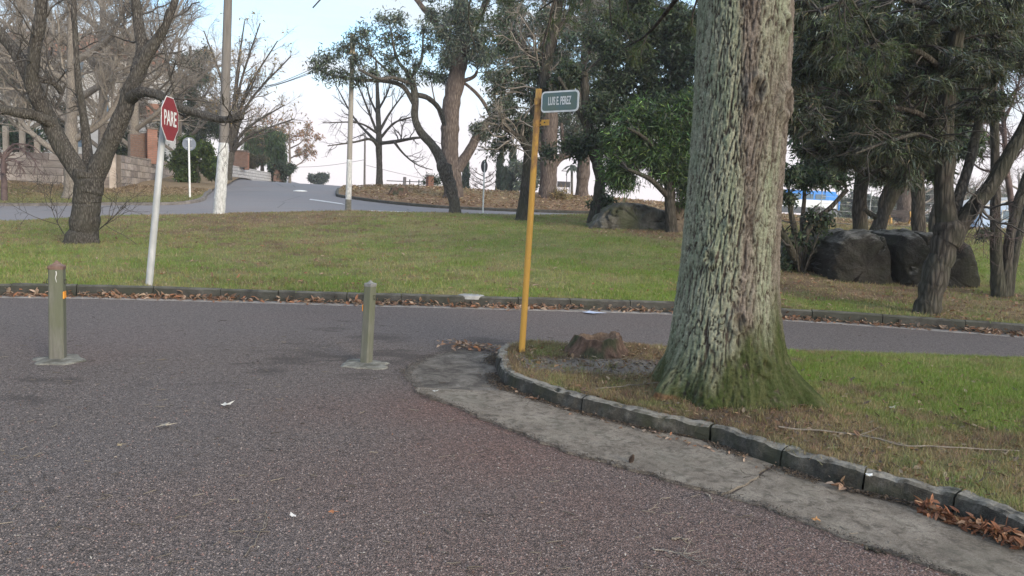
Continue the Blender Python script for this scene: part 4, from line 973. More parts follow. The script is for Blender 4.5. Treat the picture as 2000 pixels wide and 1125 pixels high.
dtree('distant reddish trunk standing behind the park bench', [[(1768, 425, 15), (1767, 400, 14), (1768, 360, 13), (1770, 280, 12)]], 50, 76, heap(1710, 280, 1830, 350, 20, 8, 20, 27), bk=B_RED, L=.32, W=.11)
# slanting forked conifer with wide hanging sprays
def needles(px0, py0, px1, py1, n, seed):
    q = random.Random(seed); out = []
    for _ in range(n): out.append((q.uniform(px0, px1), q.uniform(py0, py1), q.uniform(22, 40), 16, q.uniform(-1.5, 2.2), .38))
    return out
tree('conifer', 'dark slanting forked tree by the drive with hanging sprays that fill the upper right', 'tree', [
    [(1808, 614, 25), (1822, 560, 23), (1838, 500, 24), (1850, 465, 26), (1856, 440, 27)],
    [(1852, 448, 20), (1845, 400, 17), (1843, 330, 17), (1846, 240, 16), (1856, 150, 14), (1872, 40, 12), (1885, -60, 10)], [(1866, 452, 19), (1888, 420, 16), (1915, 388, 15), (1945, 350, 14), (1972, 300, 13), (2000, 250, 12), (2040, 160, 10)], [(1858, 440, 13), (1874, 380, 10, .3), (1895, 310, 9, .5), (1915, 220, 8, .7), (1925, 100, 7, .8)], [(1910, 392, 6, -.1), (1914, 408, 6, -.2), (1912, 418, 4, -.2)],
    [(1846, 260, 6), (1790, 220, 5, -.6), (1710, 210, 4, -1), (1620, 235, 2.5, -1.3), (1560, 270, 1.5, -1.4)], [(1856, 150, 7), (1790, 100, 5, -.4), (1700, 90, 4, -.8), (1600, 120, 2.5, -1), (1550, 140, 1.5, -1)], [(1870, 60, 7), (1800, 10, 5, -.4), (1700, -10, 4, -.8), (1600, 20, 3, -1)], [(1846, 330, 5), (1800, 310, 4, .5), (1740, 320, 3, .8), (1690, 345, 2, 1)],
    [(1846, 200, 6), (1800, 160, 5, .8), (1740, 165, 4, 1.4), (1660, 190, 2, 1.8)], [(1925, 120, 5, .8), (1960, 60, 4, .6), (2010, 20, 3, .4)], [(1845, 290, 5), (1800, 262, 4, -.8), (1740, 275, 3, -1.3), (1670, 300, 2, -1.6)]],
    bk=B_DARK, tm=B_TWIGD, sides=12, spawn_from=4,
    clumps=needles(1535, -20, 1860, 140, 62, 1) + needles(1535, 130, 1860, 300, 60, 2) + needles(1600, 280, 1800, 355, 16, 3) + needles(1840, -20, 2010, 140, 34, 4) + needles(1860, 120, 1960, 230, 12, 5),
    leaf=dict(n=24, L=.13, W=.018, col=CE, droop=.35, spread=.5, jit=.05, tone=.45), seed=77,
    twigs=(dict(n=8, length=.9, ang=.7, up=-.05, t0=.1, rs=.4, K=6, wig=.15, S=4, rmin=.006), dict(n=6, length=.4, ang=.7, up=-.1, rs=.6, K=4, wig=.2, rmin=.004)))
tree('tree', 'three slim dark trunks rising from one foot at the right edge of the grass', 'tree', [
    [(1952, 580, 15), (1948, 540, 12), (1945, 480, 10.5), (1943, 400, 9), (1944, 320, 8), (1940, 200, 7), (1938, 60, 6)], [(1962, 578, 11), (1966, 520, 10), (1972, 460, 9), (1988, 400, 9), (2004, 350, 8), (2040, 250, 7)], [(1968, 580, 10, .2), (1978, 520, 8, .3), (1990, 460, 8, .4), (2010, 390, 7, .5)], [(1944, 455, 2.5), (1925, 462, 1.6, -.3), (1916, 460, 1, -.4)], [(1941, 250, 4), (1965, 200, 3), (1990, 170, 2)], [(1940, 180, 4), (1915, 140, 3), (1900, 90, 2)]],
    bk=B_DARK, tm=B_TWIGP, sides=10, spawn_from=3, clumps=[(1918, 464, 9, 8), (1925, 452, 7, 6)], leaf=dict(n=14, L=.09, W=.03, col=DK, droop=.2, jit=.05), seed=78,
    twigs=(dict(n=9, length=.9, ang=.8, up=.05, t0=.15, rs=.4, K=6, wig=.25, S=4, rmin=.006), dict(n=8, length=.5, ang=.8, up=0, rs=.55, K=5, wig=.3, rmin=.004), dict(n=3, length=.25, ang=.8, rs=.6, K=4, wig=.3, rmin=.003)))
tree('bare_tree', 'tangled reddish leafless tree behind the three slim trunks', 'tree', [
    [(1985, 480, 7), (1975, 400, 6), (1965, 320, 5), (1960, 240, 4), (1955, 120, 2)], [(1970, 350, 4), (1935, 280, 3, -.6), (1905, 230, 2, -1)], [(1966, 320, 4), (1995, 250, 3, .5), (2010, 180, 2, 1)], [(1962, 270, 3), (1930, 200, 2, .5), (1900, 150, 1, 1)], [(1960, 240, 3), (1985, 180, 2, -.5), (2000, 110, 1, -1)], [(1968, 340, 3), (1915, 330, 2, .3), (1885, 300, 1, .5)]],
    Y=26, bk=B_TWIGP, tm=B_TWIGP, sides=6, twigs=(dict(n=10, length=1.7, ang=.8, up=.05, t0=.1, rs=.45, K=6, wig=.22, rmin=.012), dict(n=10, length=.8, ang=.8, up=-.05, rs=.55, K=5, wig=.3, rmin=.008), dict(n=4, length=.35, ang=.8, rs=.6, K=4, wig=.3, rmin=.006)), seed=79)

# hanging foliage of the big tree reaching into the top of the frame
def bigbranch(name, pts, rpx, seed, nb, lens, fol=True, tm=None):
    global rng
    rng = np.random.default_rng(seed)
    Q = np.array([pt(x, y, Y) for x, y, Y in pts]); S = resample(spline(Q, 6), 24); S += np.cumsum(rng.normal(0, .008, S.shape), 0)
    R = np.linspace(rpx[0], rpx[1], 24)
    acc = [tubes(S[None], R[None], 6)]
    o = mk(name, *acc[0], B_DARK, big)
    if not fol: return
    b1 = spawn(S[None], R[None], nb, lens, .75, -.12, .12, 1, .5, 7, .12, .004)
    b2 = spawn(b1[0], b1[1], 6, lens * .40, .65, -.10, .1, 1, .6, 5, .12, .0025)
    ac2 = [tubes(b1[0], b1[1], 4), tubes(b2[0], b2[1], 3)]
    V, F = join(ac2); stuff(mk('twigs', V, F, B_TWIGD, big))
    P_ = b2[0]; nl = 34; k = np.repeat(np.arange(len(P_)), nl); s = rng.uniform(.3, 3.99, len(k)); i = s.astype(int); f = (s - i)[:, None]
    C = P_[k, i] * (1 - f) + P_[k, i + 1] * f
    V, F, cc = leafgeo(C, unit(P_[k, i + 1] - P_[k, i]), .075, .006, [(.075, .095, .045), (.055, .075, .036), (.095, .11, .05)], .3, .25, .5)
    stuff(mk('needles', V, F, M_LEAF, big, col=cc, smooth=False))
bigbranch('branch', [(1455, -260, 6.1), (1400, -140, 6.6), (1330, -20, 7.4), (1262, 66, 8.2), (1215, 95, 8.8)], (.045, .007), 81, 13, .62)
bigbranch('branch', [(1450, -330, 6.1), (1350, -240, 6.8), (1250, -110, 7.6), (1150, -40, 8.4), (1060, 30, 9.2)], (.045, .007), 82, 13, .75)
bigbranch('branch', [(1450, -420, 6.1), (1300, -380, 7.2), (1150, -270, 8.2), (1010, -140, 9.0), (930, 50, 9.6)], (.045, .006), 83, 10, .6)
bigbranch('branch', [(1440, -300, 6.0), (1300, -200, 6.3), (1110, -90, 6.6), (1068, 20, 6.8), (1052, 80, 6.9), (1058, 122, 6.9)], (.03, .004), 84, 0, .5, False)
bigbranch('branch', [(1440, -420, 6.0), (1250, -330, 6.3), (1000, -150, 6.6), (930, -10, 6.8), (921, 60, 6.9), (932, 104, 6.9)], (.03, .004), 85, 0, .5, False)
bigbranch('branch', [(1470, -300, 6.1), (1540, -200, 6.6), (1630, -60, 7.2), (1690, 40, 7.6), (1720, 90, 7.8)], (.045, .006), 86, 12, .7)
bigbranch('branch', [(1440, -440, 6.0), (1150, -420, 6.3), (820, -220, 6.6), (680, -60, 6.8), (626, 0, 6.8), (612, 12, 6.8)], (.03, .006), 87, 0, .5, False)
# ------------------------------------------------------------ bollards, signs, poles
rng = np.random.default_rng(99)
def lathe_like(rings):
    """rings: list of (n,3) arrays of equal n, capped both ends"""
    n = len(rings[0]); V = np.concatenate(rings); Q = []
    for k in range(len(rings) - 1):
        for i in range(n): Q.append([k * n + i, k * n + (i + 1) % n, k * n + n + (i + 1) % n, k * n + n + i])
    return V, [np.array(Q), np.array([list(range(n - 1, -1, -1))]), np.array([[(len(rings) - 1) * n + i for i in range(n)]])]
M_POST = MB('weathered_post', .85, .2); _co = M_POST.coord((1, 1, .16), True)
_n = M_POST.noise(_co, 26, 6, .7); _n2 = M_POST.noise(M_POST.coord((1, 1, .5), True), 4, 4, .6)
_c = M_POST.ramp(_n, [(0.3, (.095, .092, .080)), (0.7, (.185, .18, .162))])
_c = M_POST.mix(M_POST.ramp(_n2, [(0.38, (0, 0, 0)), (0.62, (.8, .8, .8))]), _c, (.112, .122, .080))
M_POST.base(_c); M_POST.bump(_n, .004); M_POST = M_POST.m
M_CAPR = simple('rusty_cap', [(.3, (.12, .072, .055)), (.7, (.21, .145, .12))], 22, bump=.003)
M_CAPG = simple('grey_cap', [(.3, (.14, .14, .135)), (.7, (.24, .24, .23))], 22, bump=.003)
M_ORANGE = simple('orange_reflector', [(.3, (.75, .27, .03)), (.7, (.88, .36, .05))], 30, rough=.35, spec=.5)
M_WIRE = simple('dark_wire', [(.3, (.03, .028, .026)), (.7, (.08, .07, .06))], 30, rough=.6)
M_WHITEP = simple('white_drip', [(.3, (.5, .5, .48)), (.7, (.75, .75, .73))], 30)
M_FOOT = concrete('footing_concrete', (.12, .115, .10), (.22, .21, .18), (.32, .31, .275), 16, .012, (.09, .085, .07))
def bollard(px, py, label, w, h, rz, lean, capm, reflx, drip):
    p = hz(px, py); t = thing('bollard', label, 'bollard', p, 'square bollards closing the road')
    lx, ly = lean
    def sq(s, z, b=.012):
        s /= 2; q = [(-s + b, -s), (s - b, -s), (s, -s + b), (s, s - b), (s - b, s), (-s + b, s), (-s, s - b), (-s, -s + b)]
        ca, sa = math.cos(rz), math.sin(rz)
        return np.array([[p[0] + a * ca - c_ * sa + lx * z, p[1] + a * sa + c_ * ca + ly * z, z] for a, c_ in q])
    ch = h - w * .62
    rings = [sq(w, .0), sq(w * 1.0, ch * .5)]
    rings = [sq(w * (1.03 - .05 * k / 12), ch * k / 12) for k in range(13)]
    V, F = lathe_like(rings); mk('post', V, F, M_POST, t, smooth=False)
    V, F = lathe_like([sq(w * 1.01, ch - .004), sq(w * 1.05, ch + .008), sq(w * 1.05, ch + .026), sq(w * .55, ch + w * .36), sq(w * .08, h, .003)])
    mk('cap', V, F, capm, t, smooth=False)
    ca, sa = math.cos(rz), math.sin(rz)
    def loc(a, c_, z): return np.array([p[0] + a * ca - c_ * sa + lx * z, p[1] + a * sa + c_ * ca + ly * z, z])
    zr = ch * .72
    V, F = box(loc(reflx * (w / 2 + .003), -w * .12, zr), (.009, w * .62, .062), rz); mk('reflector', V, F, M_ORANGE, t, smooth=False)
    for s in (-1, 1):
        a = np.linspace(0, 2 * np.pi, 12)
        P = np.array([loc(s * (w / 2 + .010 + .012 * math.cos(q)), -w * .05 + .006 * math.sin(q * 2), ch * .86 + .022 * math.sin(q)) for q in a])
        V, F = tubes(P[None], np.full((1, 12), .0028), 5); mk('wire_loop', V, F, M_WIRE, t)
    if drip:
        P = np.array([loc(w * .06 + .004 * math.sin(k * 1.3), -w / 2 * (1.01) - .001, ch * (.98 - .12 * k / 6)) for k in range(7)])
        V, F = tubes(P[None], np.linspace(.005, .002, 7)[None], 5); mk('paint_drip', V, F, M_WHITEP, t)
    # rough round footing cast into the road
    n = 40; a = np.linspace(0, 2 * np.pi, n, endpoint=False); rj = 1 + .6 * fbm(np.stack([np.cos(a) * 1.4 + px, np.sin(a) * 1.4, a * 0], 1), 3, 300)
    rings = []
    for k, (r_, z_) in enumerate([(.225, -.01), (.215, .006), (.19, .012), (.14, .018), (.08, .022)]):
        rr = r_ * (1 + (rj - 1) * (1.6 if k < 3 else .8))
        rings.append(np.stack([p[0] + rr * np.cos(a), p[1] - .01 + rr * .95 * np.sin(a), z_ + .012 * fbm(np.stack([np.cos(a) * 3, np.sin(a) * 3, a * 0 + k], 1), 2, 301)], 1))
    V, F = lathe_like(rings); mk('footing', V, F, M_FOOT, t)
    return t
bollard(113, 703, 'taller square bollard with rust-brown pointed cap and white drip, left of the other', .120, .91, .30, (.002, .01), M_CAPR, 1, True)
bollard(715, 711, 'slimmer grey square bollard with grey pointed cap, its orange reflector on the left side', .092, .82, -.42, (.028, .0), M_CAPG, -1, False)

def text_mesh(body, name, size, cond, depth, m, parent, M, loc):
    cu = bpy.data.curves.new('lettering', 'FONT'); cu.body = body; cu.align_x = 'CENTER'; cu.align_y = 'CENTER'; cu.size = size; cu.extrude = depth; cu.offset = size * .018; cu.resolution_u = 3
    ob = bpy.data.objects.new('lettering', cu); COL.objects.link(ob)
    bpy.context.view_layer.update()
    me = bpy.data.meshes.new_from_object(ob.evaluated_get(bpy.context.evaluated_depsgraph_get()))
    bpy.data.objects.remove(ob)
    off = np.zeros(3); q = parent
    while q is not None: off = off + np.array(q.location); q = q.parent
    for v in me.vertices:
        c = np.array([v.co.x * cond, v.co.y, v.co.z]); v.co = Vector(M @ c + loc - off)
    o = bpy.data.objects.new(name, me); me.materials.clear(); me.materials.append(m)
    return put(o, parent)
def frame_of(normal, up):
    n = unit(np.asarray(normal, float)); u = np.asarray(up, float); u = unit(u - (u @ n) * n); r_ = np.cross(u, n)
    return np.stack([r_, u, n], 1)              # columns: right, up, out of the face
M_GALV = simple('galvanised_pole', [(.3, (.30, .31, .31)), (.7, (.52, .53, .53))], 5, stretch=(1, 1, .4), rough=.5, metal=.1, bump=.002)
M_RED = simple('stop_red', [(.3, (.200, .016, .022)), (.7, (.27, .024, .030))], 6, rough=.45, spec=.4)
M_SIGNW = simple('sign_white', [(.3, (.60, .60, .58)), (.7, (.80, .80, .78))], 18, rough=.5)
M_SIGNBK = simple('sign_back_grey', [(.3, (.15, .17, .21)), (.7, (.22, .24, .28))], 9, rough=.6)
M_SIGNDK = simple('sign_back_dark', [(.3, (.035, .035, .04)), (.7, (.07, .065, .07))], 9, rough=.6)
def pole(name, a, b, r0, r1, m, parent, S=14, n=12):
    P = np.linspace(a, b, n); R = np.linspace(r0, r1, n)
    E = np.concatenate([P, P[-1:] + [0, 0, .0005]]); R = np.concatenate([R, [.001]])
    V, F = tubes(E[None], R[None], S); return mk(name, V, F, m, parent)
# stop sign
pb = PG(291, 558); Yp = pb[1]
ptop = pt(318, 258, Yp + .02); axis = unit(ptop - pb); pend = pb + axis * (np.linalg.norm(ptop - pb) + .45)
t = thing('stop_sign', 'red octagonal PARE stop sign on a leaning white pole', 'road sign', pb)
pole('pole', pb - axis * .1, pend, .052, .045, M_GALV, t)
# face seen at a slant: turned towards the right of the road
yaw = math.radians(94)
Mx = frame_of((math.sin(yaw), -math.cos(yaw), 0), axis)
sc_ = pt(332, 233, Yp - .05)
def octring(R, z): return np.array([sc_ + Mx @ np.array([R * math.cos(math.pi / 8 + k * math.pi / 4), R * math.sin(math.pi / 8 + k * math.pi / 4), z]) for k in range(8)])
RO = .345
V, F = lathe_like([octring(RO, -.002), octring(RO, .0015)]); mk('border', V, F, M_SIGNW, t, smooth=False)
V, F = lathe_like([octring(RO * .955, .0016), octring(RO * .955, .004)]); mk('face', V, F, M_RED, t, smooth=False)
text_mesh('PARE', 'lettering', .30, .70, .001, M_SIGNW, t, Mx, sc_ + Mx @ np.array([0, 0, .0055]))
# street name sign
M_YEL = MB('yellow_paint', .55, .35); _co = M_YEL.coord((1, 1, .5)); _n = M_YEL.noise(_co, 9, 6, .7)
_c = M_YEL.ramp(M_YEL.noise(M_YEL.coord((1, 1, .25)), 5, 4), [(.3, (.46, .245, .045)), (.7, (.60, .335, .065))])
_g = M_YEL.n('ShaderNodeSeparateXYZ'); M_YEL.l(M_YEL.coord(), _g.inputs[0])
_up = M_YEL.ramp(M_YEL.math('MULTIPLY', _g.outputs[2], .35), [(.55, (0, 0, 0)), (.86, (.16, .16, .16))])
_rust = M_YEL.ramp(M_YEL.math('ADD', _n, _up), [(.56, (0, 0, 0)), (.70, (1, 1, 1))])
_c = M_YEL.mix(M_YEL.math('MULTIPLY', _rust, .8), _c, (.23, .115, .055)); M_YEL.base(_c); M_YEL = M_YEL.m
M_TEAL = simple('faded_green_enamel', [(.3, (.075, .135, .15)), (.5, (.095, .15, .145)), (.7, (.11, .145, .095))], 5, rough=.4, spec=.45)
pb = PI_(1019, 687); Yp = pb[1]; ptop = pt(1052.5, 174, Yp + .05); axis = unit(ptop - pb)
t = thing('street_sign', 'yellow leaning street name post with a small green LUIS E. PEREZ plate', 'street sign', pb)
pole('pole', pb - axis * .08, ptop, .0325, .031, M_YEL, t, 18, 24)
yaw = math.radians(-38); Mx = frame_of((math.sin(yaw), -math.cos(yaw), 0), axis)
def rrect(c0, w, h, r, z, n=6):
    out = []
    for qx, qy, a0 in ((1, 1, 0), (-1, 1, 90), (-1, -1, 180), (1, -1, 270)):
        for k in range(n + 1):
            a = math.radians(a0 + 90 * k / n); out.append(c0 + Mx @ np.array([qx * (w / 2 - r) + r * math.cos(a), qy * (h / 2 - r) + r * math.sin(a), z]))
    return np.array(out)
c0 = pt(1093.5, 198, Yp - .18); Wd, Hd = .435, .200
V, F = lathe_like([rrect(c0, Wd, Hd, .04, -.004), rrect(c0, Wd, Hd, .04, .004)]); mk('plate_border', V, F, M_SIGNW, t, smooth=False)
V, F = lathe_like([rrect(c0, Wd - .032, Hd - .032, .028, .0045), rrect(c0, Wd - .032, Hd - .032, .028, .007)]); mk('plate', V, F, M_TEAL, t, smooth=False)
text_mesh('LUIS E. PEREZ', 'lettering', .108, .415, .0008, M_SIGNW, t, Mx, c0 + Mx @ np.array([0.0, 0.002, .0085]))
def clamp(py, arm):
    o0 = pt(1052.5 - (py - 174) * .0655, py, Yp + .045)
    P = np.array([o0 + axis * s for s in (-.032, .032)])
    V, F = tubes(np.array([[P[0] - axis * .001, P[0], P[1], P[1] + axis * .001]]), np.array([[.01, .038, .038, .01]]), 16)
    b = box(o0 + Mx @ np.array([.065 + arm / 2 - .03, 0, .004]), (arm + .06, .056, .007), 0, Mx)
    bolts = [box(o0 + Mx @ np.array([.055 + arm * q, dy, .010]), (.012, .012, .008), 0, Mx) for q, dy in ((.0, .017), (.0, -.017), (.55, 0))]
    V, F = join([(V, F), b]); br = mk('clamp', V, F, M_YEL, t, smooth=False)
    V, F = join(bolts); mk('bolt', V, F, M_WIRE, br, smooth=False)
clamp(199, .075); clamp(240, .09)
# round sign seen from behind, on the verge across the street
pb = on(371, 379, 38.2); ptop = pt(368.5, 270, 38.2); axis = unit(ptop - pb)
t = thing('road_sign', 'round grey-backed road sign on a white post across the street', 'road sign', pb)
pole('post', pb - axis * .1, ptop, .05, .045, M_SIGNW, t, 10)
c0 = pt(369.5, 281, 38.3); Mx = frame_of((.15, -1, 0), axis)
V, F = lathe_like([np.array([c0 + Mx @ np.array([.33 * math.cos(a), .33 * math.sin(a), z]) for a in np.linspace(0, 2 * np.pi, 29)[:-1]]) for z in (-.004, .0)]); mk('disc', V, F, M_SIGNBK, t, smooth=False)
for dz in (-.2, .2):
    V, F = box(c0 + Mx @ np.array([0, dz, .012]), (.30, .02, .02), 0, Mx); mk('bracket', V, F, M_SIGNW, t, smooth=False)
# oval-looking sign on the lawn edge
pb = PG(943, 418); Yp = pb[1]; ptop = pt(946.5, 314, Yp); axis = unit(ptop - pb)
t = thing('road_sign', 'dark-backed round sign seen slantwise on a thin white post at the lawn edge', 'road sign', pb)
pole('post', pb - axis * .1, ptop, .034, .03, M_SIGNW, t, 10)
c0 = pt(946, 325, Yp + .04); Mx = frame_of((1.75, -1, 0), axis)
V, F = lathe_like([np.array([c0 + Mx @ np.array([.265 * math.cos(a), .265 * math.sin(a), z]) for a in np.linspace(0, 2 * np.pi, 29)[:-1]]) for z in (-.004, .0)]); mk('disc', V, F, M_SIGNDK, t, smooth=False)
# whitewashed utility pole
M_POLE = simple('grey_pole_wood', [(.3, (.125, .112, .102)), (.7, (.215, .195, .178))], 9, stretch=(1, 1, .08), bump=.01)
M_WASH = MB('flaking_whitewash', .9, .15); _co = M_WASH.coord((1, 1, .35), True); _n = M_WASH.noise(_co, 16, 7, .75)
M_WASH.base(M_WASH.ramp(_n, [(.36, (.27, .26, .25)), (.46, (.46, .46, .45)), (.60, (.62, .62, .61))])); M_WASH.bump(_n, .01); M_WASH = M_WASH.m
pb = PG(428, 417.5); Yp = pb[1]; pm = pt(437, 281, Yp); ptop = pt(448, -90, Yp); axis = unit(pm - pb)
t = thing('utility_pole', 'tall grey pole with flaking whitewashed foot at the lawn edge', 'pole', pb)
pole('pole', pm - axis * .05, ptop, 9.2 * Yp / F_PX, 7.4 * Yp / F_PX, M_POLE, t, 10, 30)
n_ = 26; P = np.linspace(pb - axis * .1, pm, n_); V, F = tubes(P[None], np.linspace(11.5, 9.7, n_)[None] * Yp / F_PX, 18)
V = V + fbm(V * 5, 3, 310)[:, None] * np.array([.05, .05, .02]); top = V.reshape(n_, 18, 3); top[-1, :, 2] += np.linspace(-.05, .06, 18)
V = np.concatenate([V, pm[None] + [0, 0, .01]]); capf = np.array([[(n_ - 1) * 18 + i, (n_ - 1) * 18 + (i + 1) % 18, n_ * 18] for i in range(18)])
mk('painted_foot', V, [F, capf], M_WASH, t)
# lamp pole
pb = PG(680, 410); Yp = pb[1]; ptop = pt(689, 70, Yp); axis = unit(ptop - pb); k = Yp / F_PX
M_LPOLE = simple('pale_pole', [(.3, (.235, .215, .19)), (.7, (.34, .315, .28))], 8, stretch=(1, 1, .1), bump=.004)
t = thing('lamp_pole', 'slender pale pole with whitewashed lower half and sleeve at its top', 'pole', pb)
def along(py): s = (410 - py) / (410 - 70.0); return pb + (ptop - pb) * s
pole('pole', along(312), along(108), 5.0 * k, 4.2 * k, M_LPOLE, t, 10)
pole('painted_foot', along(390), along(310), 5.7 * k, 5.2 * k, M_WASH, t, 10)
pole('stained_foot', along(415), along(389), 6.0 * k, 5.75 * k, simple('mossy_foot', [(.3, (.09, .085, .065)), (.7, (.20, .19, .16))], 9), t, 10)
M_SLEEVE = simple('sleeve', [(.3, (.36, .30, .22)), (.7, (.47, .40, .31))], 8, stretch=(1, 1, .2))
V, F = box((along(106) + along(66)) / 2, (9.5 * k, 9.5 * k, np.linalg.norm(along(106) - along(66))), .3, np.array([[1, 0, axis[0]], [0, 1, 0], [0, 0, 1]])); mk('sleeve', V, F, M_SLEEVE, t, smooth=False)
V, F = box(along(104), (13 * k, 13 * k, .07), .3); mk('collar', V, F, M_SLEEVE, t, smooth=False)
V, F = box(along(113) + [.12, 0, 0], (.22, .16, .30), .1); mk('junction_box', V, F, M_SIGNDK, t, smooth=False)
# thin pole and lines far behind
pb = on(712, 362, 75); t = thing('utility_pole', 'thin far pole beside the slender leafless tree on the crest', 'pole', pb)
pole('pole', pb - [0, 0, .2], pt(713, 262, 75), .11, .08, M_POLE, t, 8)
M_CABLE = simple('cable', [(.3, (.10, .10, .11)), (.7, (.16, .16, .17))], 2)
for i, (a, b, lab) in enumerate([((480, 175, 60), (625, 127, 40), 'uppermost thin power line crossing the sky left of the eucalyptus crown'), ((490, 172, 60), (625, 132, 40), 'middle thin power line crossing the sky left of the eucalyptus crown'), ((440, 186, 60), (640, 131, 40), 'lowest thin power line crossing the sky left of the eucalyptus crown'),
                                 ((560, 326, 90), (712, 312, 75), 'thin power line low in the sky left of the far pole'), ((713, 322, 75), (900, 358, 95), 'thin power line sloping down right of the far pole')]):
    A, B = pt(*a), pt(*b); q = np.linspace(0, 1, 16)[:, None]; P = A * (1 - q) + B * q; P[:, 2] -= np.sin(np.pi * q[:, 0]) * .25
    V, F = tubes(P[None], np.full((1, 16), .02), 4); o = mk('power_line', V, F, M_CABLE); tag(o, lab, 'power line', 'power lines')

# ------------------------------------------------------------ stump
def stump(px, py, label, hw, h, Y=None, seed=1, hollow=True, m=None):
    p = PI_(px, py) if Y is None else on(px, py, Y); r0 = hw * p[1] / F_PX
    t = thing('tree_stump', label, 'stump', p)
    n = 72; a = np.linspace(0, 2 * np.pi, n, endpoint=False); ca, sa = np.cos(a), np.sin(a)
    lob = fbm(np.stack([ca * 1.5 + seed, sa * 1.5, a * 0], 1), 3, 320); rim = fbm(np.stack([ca * 2.2 + seed, sa * 2.2, a * 0 + 3], 1), 3, 322)
    fis = np.abs(fbm(np.stack([ca * 6 + seed, sa * 6, a * 0 + 5], 1), 3, 324))
    rings, cols = [], []
    prof = [(1.10, -.08), (1.0, .0), (.90, .18), (.80, .45), (.72, .75), (.68, .95), (.66, 1.0), (.58, 1.0), (.50, .8 if hollow else 1.0), (.44, .45 if hollow else 1.0), (.2, .35 if hollow else .98), (.02, .33 if hollow else .97)]
    hh = h * (1 + rim * .45 + .22 * np.maximum(0, ca * .6 + sa * .45))
    for k, (r_, z_) in enumerate(prof):
        rr = r0 * r_ * (1 + lob * .16 - fis * .34 * (1 if k < 8 else .3)); jz = fbm(np.stack([ca * 5, sa * 5, a * 0 + z_ * 4], 1), 3, 326) * .06 * (k > 1) * h / .2
        rings.append(np.stack([p[0] + rr * ca, p[1] + rr * .9 * sa, p[2] + hh * z_ + jz], 1))
        q = sst(-.05, .12, fbm(np.stack([ca * 2.5 + 9, sa * 2.5, a * 0 + z_], 1), 3, 328))[:, None]
        cr_ = np.array([.128, .086, .068]) * (.55 + .9 * vn(np.stack([a * 14, a * 0 + z_ * 2, a * 0], 1), 329))[:, None]
        if k >= 7: cr_ = np.array([.20, .14, .105]) * np.ones((n, 1)); q = q * .2
        cols.append(cr_ * (1 - q) + np.array([.058, .062, .040]) * q)
    V, F = lathe_like(rings); o = mk('stump', V, F, m or M_STUMP, t, col=np.concatenate(cols), smooth=False)
    return t
m = MB('stump_wood', .95, .1); a_ = m.attr(); _n = m.noise(m.coord((1, 1, .3)), 34, 6, .75)
m.base(m.mix(1.0, a_, m.ramp(_n, [(.3, (.5, .5, .5)), (.7, (1.5, 1.45, 1.35))]), 'MULTIPLY')); m.bump(_n, .02); M_STUMP = m.m
stump(1165, 688, 'low hollow reddish tree stump with a mossy front beside the yellow post', 70, .165, seed=3)
stump(778, 388, 'pale sawn stump on the dry bank across the street', 22, .42, Y=44, seed=8, hollow=False)

# ------------------------------------------------------------ boulders
m = MB('boulder_rock', .95, .12); co = m.coord(); n = m.noise(co, 3.2, 8, .72); n2 = m.noise(co, 1.1, 4, .6); n3 = m.noise(co, 22, 5, .7)
c = m.ramp(n, [(.3, (.020, .018, .016)), (.5, (.040, .037, .033)), (.72, (.082, .076, .068))])
c = m.mix(m.ramp(n2, [(.45, (0, 0, 0)), (.6, (.75, .75, .75))]), c, (.036, .038, .026))
c = m.mix(m.ramp(n3, [(.60, (0, 0, 0)), (.70, (.45, .45, .45))]), c, (.13, .13, .12)); g = m.n('ShaderNodeNewGeometry'); sz = m.n('ShaderNodeSeparateXYZ'); m.l(g.outputs['True Normal'], sz.inputs[0])
f = m.math('MULTIPLY', m.ramp(sz.outputs[2], [(.45, (0, 0, 0)), (.8, (1, 1, 1))]), m.ramp(m.noise(co, 5, 6, .7), [(.38, (0, 0, 0)), (.6, (.85, .85, .85))]))
c = m.mix(f, c, (.20, .195, .18))       # pale lichen on the upper faces
m.base(c); m.bump(m.math('ADD', n, n3), .07); M_ROCK = m.m
m = MB('pale_boulder_rock', .95, .12); co = m.coord(); n = m.noise(co, 2.2, 8, .72, .6); n3 = m.noise(co, 16, 5, .7)
c = m.ramp(n, [(.34, (.055, .052, .044)), (.52, (.13, .125, .108)), (.64, (.21, .20, .18)), (.72, (.36, .35, .335))])
c = m.mix(m.ramp(m.noise(co, .9, 4, .6), [(.5, (0, 0, 0)), (.62, (.7, .7, .7))]), c, (.075, .085, .045)); m.base(c); m.bump(m.math('ADD', n, n3), .05); M_ROCKP = m.m
def boulder(label, outline, Y, depth, m, seed, group=None, bulge=.35, gy=None, flat=.5):
    """outline: closed silhouette (px,py); built as a solid of the given depth with rounded, broken faces"""
    O = np.array([pt(x, y, Y) for x, y in outline]); O = resample(np.concatenate([O, O[:1]]), 161)[:-1]; c0 = O.mean(0)
    n = len(O); rings = []
    K = 40
    for k in range(K + 1):
        f_ = -math.pi / 2 + math.pi * k / K
        s = max(.01, abs(math.cos(f_)) ** .27); u = math.copysign(abs(math.sin(f_)) ** .27, f_)
        q = c0 + (O - c0) * s; q[:, 1] = Y + depth * .5 * (u if u < 0 else u) ; rings.append(q)
    V, F = lathe_like(rings)
    d = V - c0; d = unit(d)
    nz = fbm(V * .9 + seed, 4, 330)[:, None]; fz = fbm(V * 2.6 + seed, 4, 334)[:, None]; cr_ = np.abs(fbm(V * 1.7 + seed * 3, 3, 338))[:, None]
    f3 = fbm(V * 7 + seed, 4, 342)[:, None]; V = V + d * (nz * .10 + fz * .16 + f3 * .09 - .12 * sst(.05, 0, cr_))
    o = mk('boulder', V, F, m); return tag(o, label, 'boulder', group)
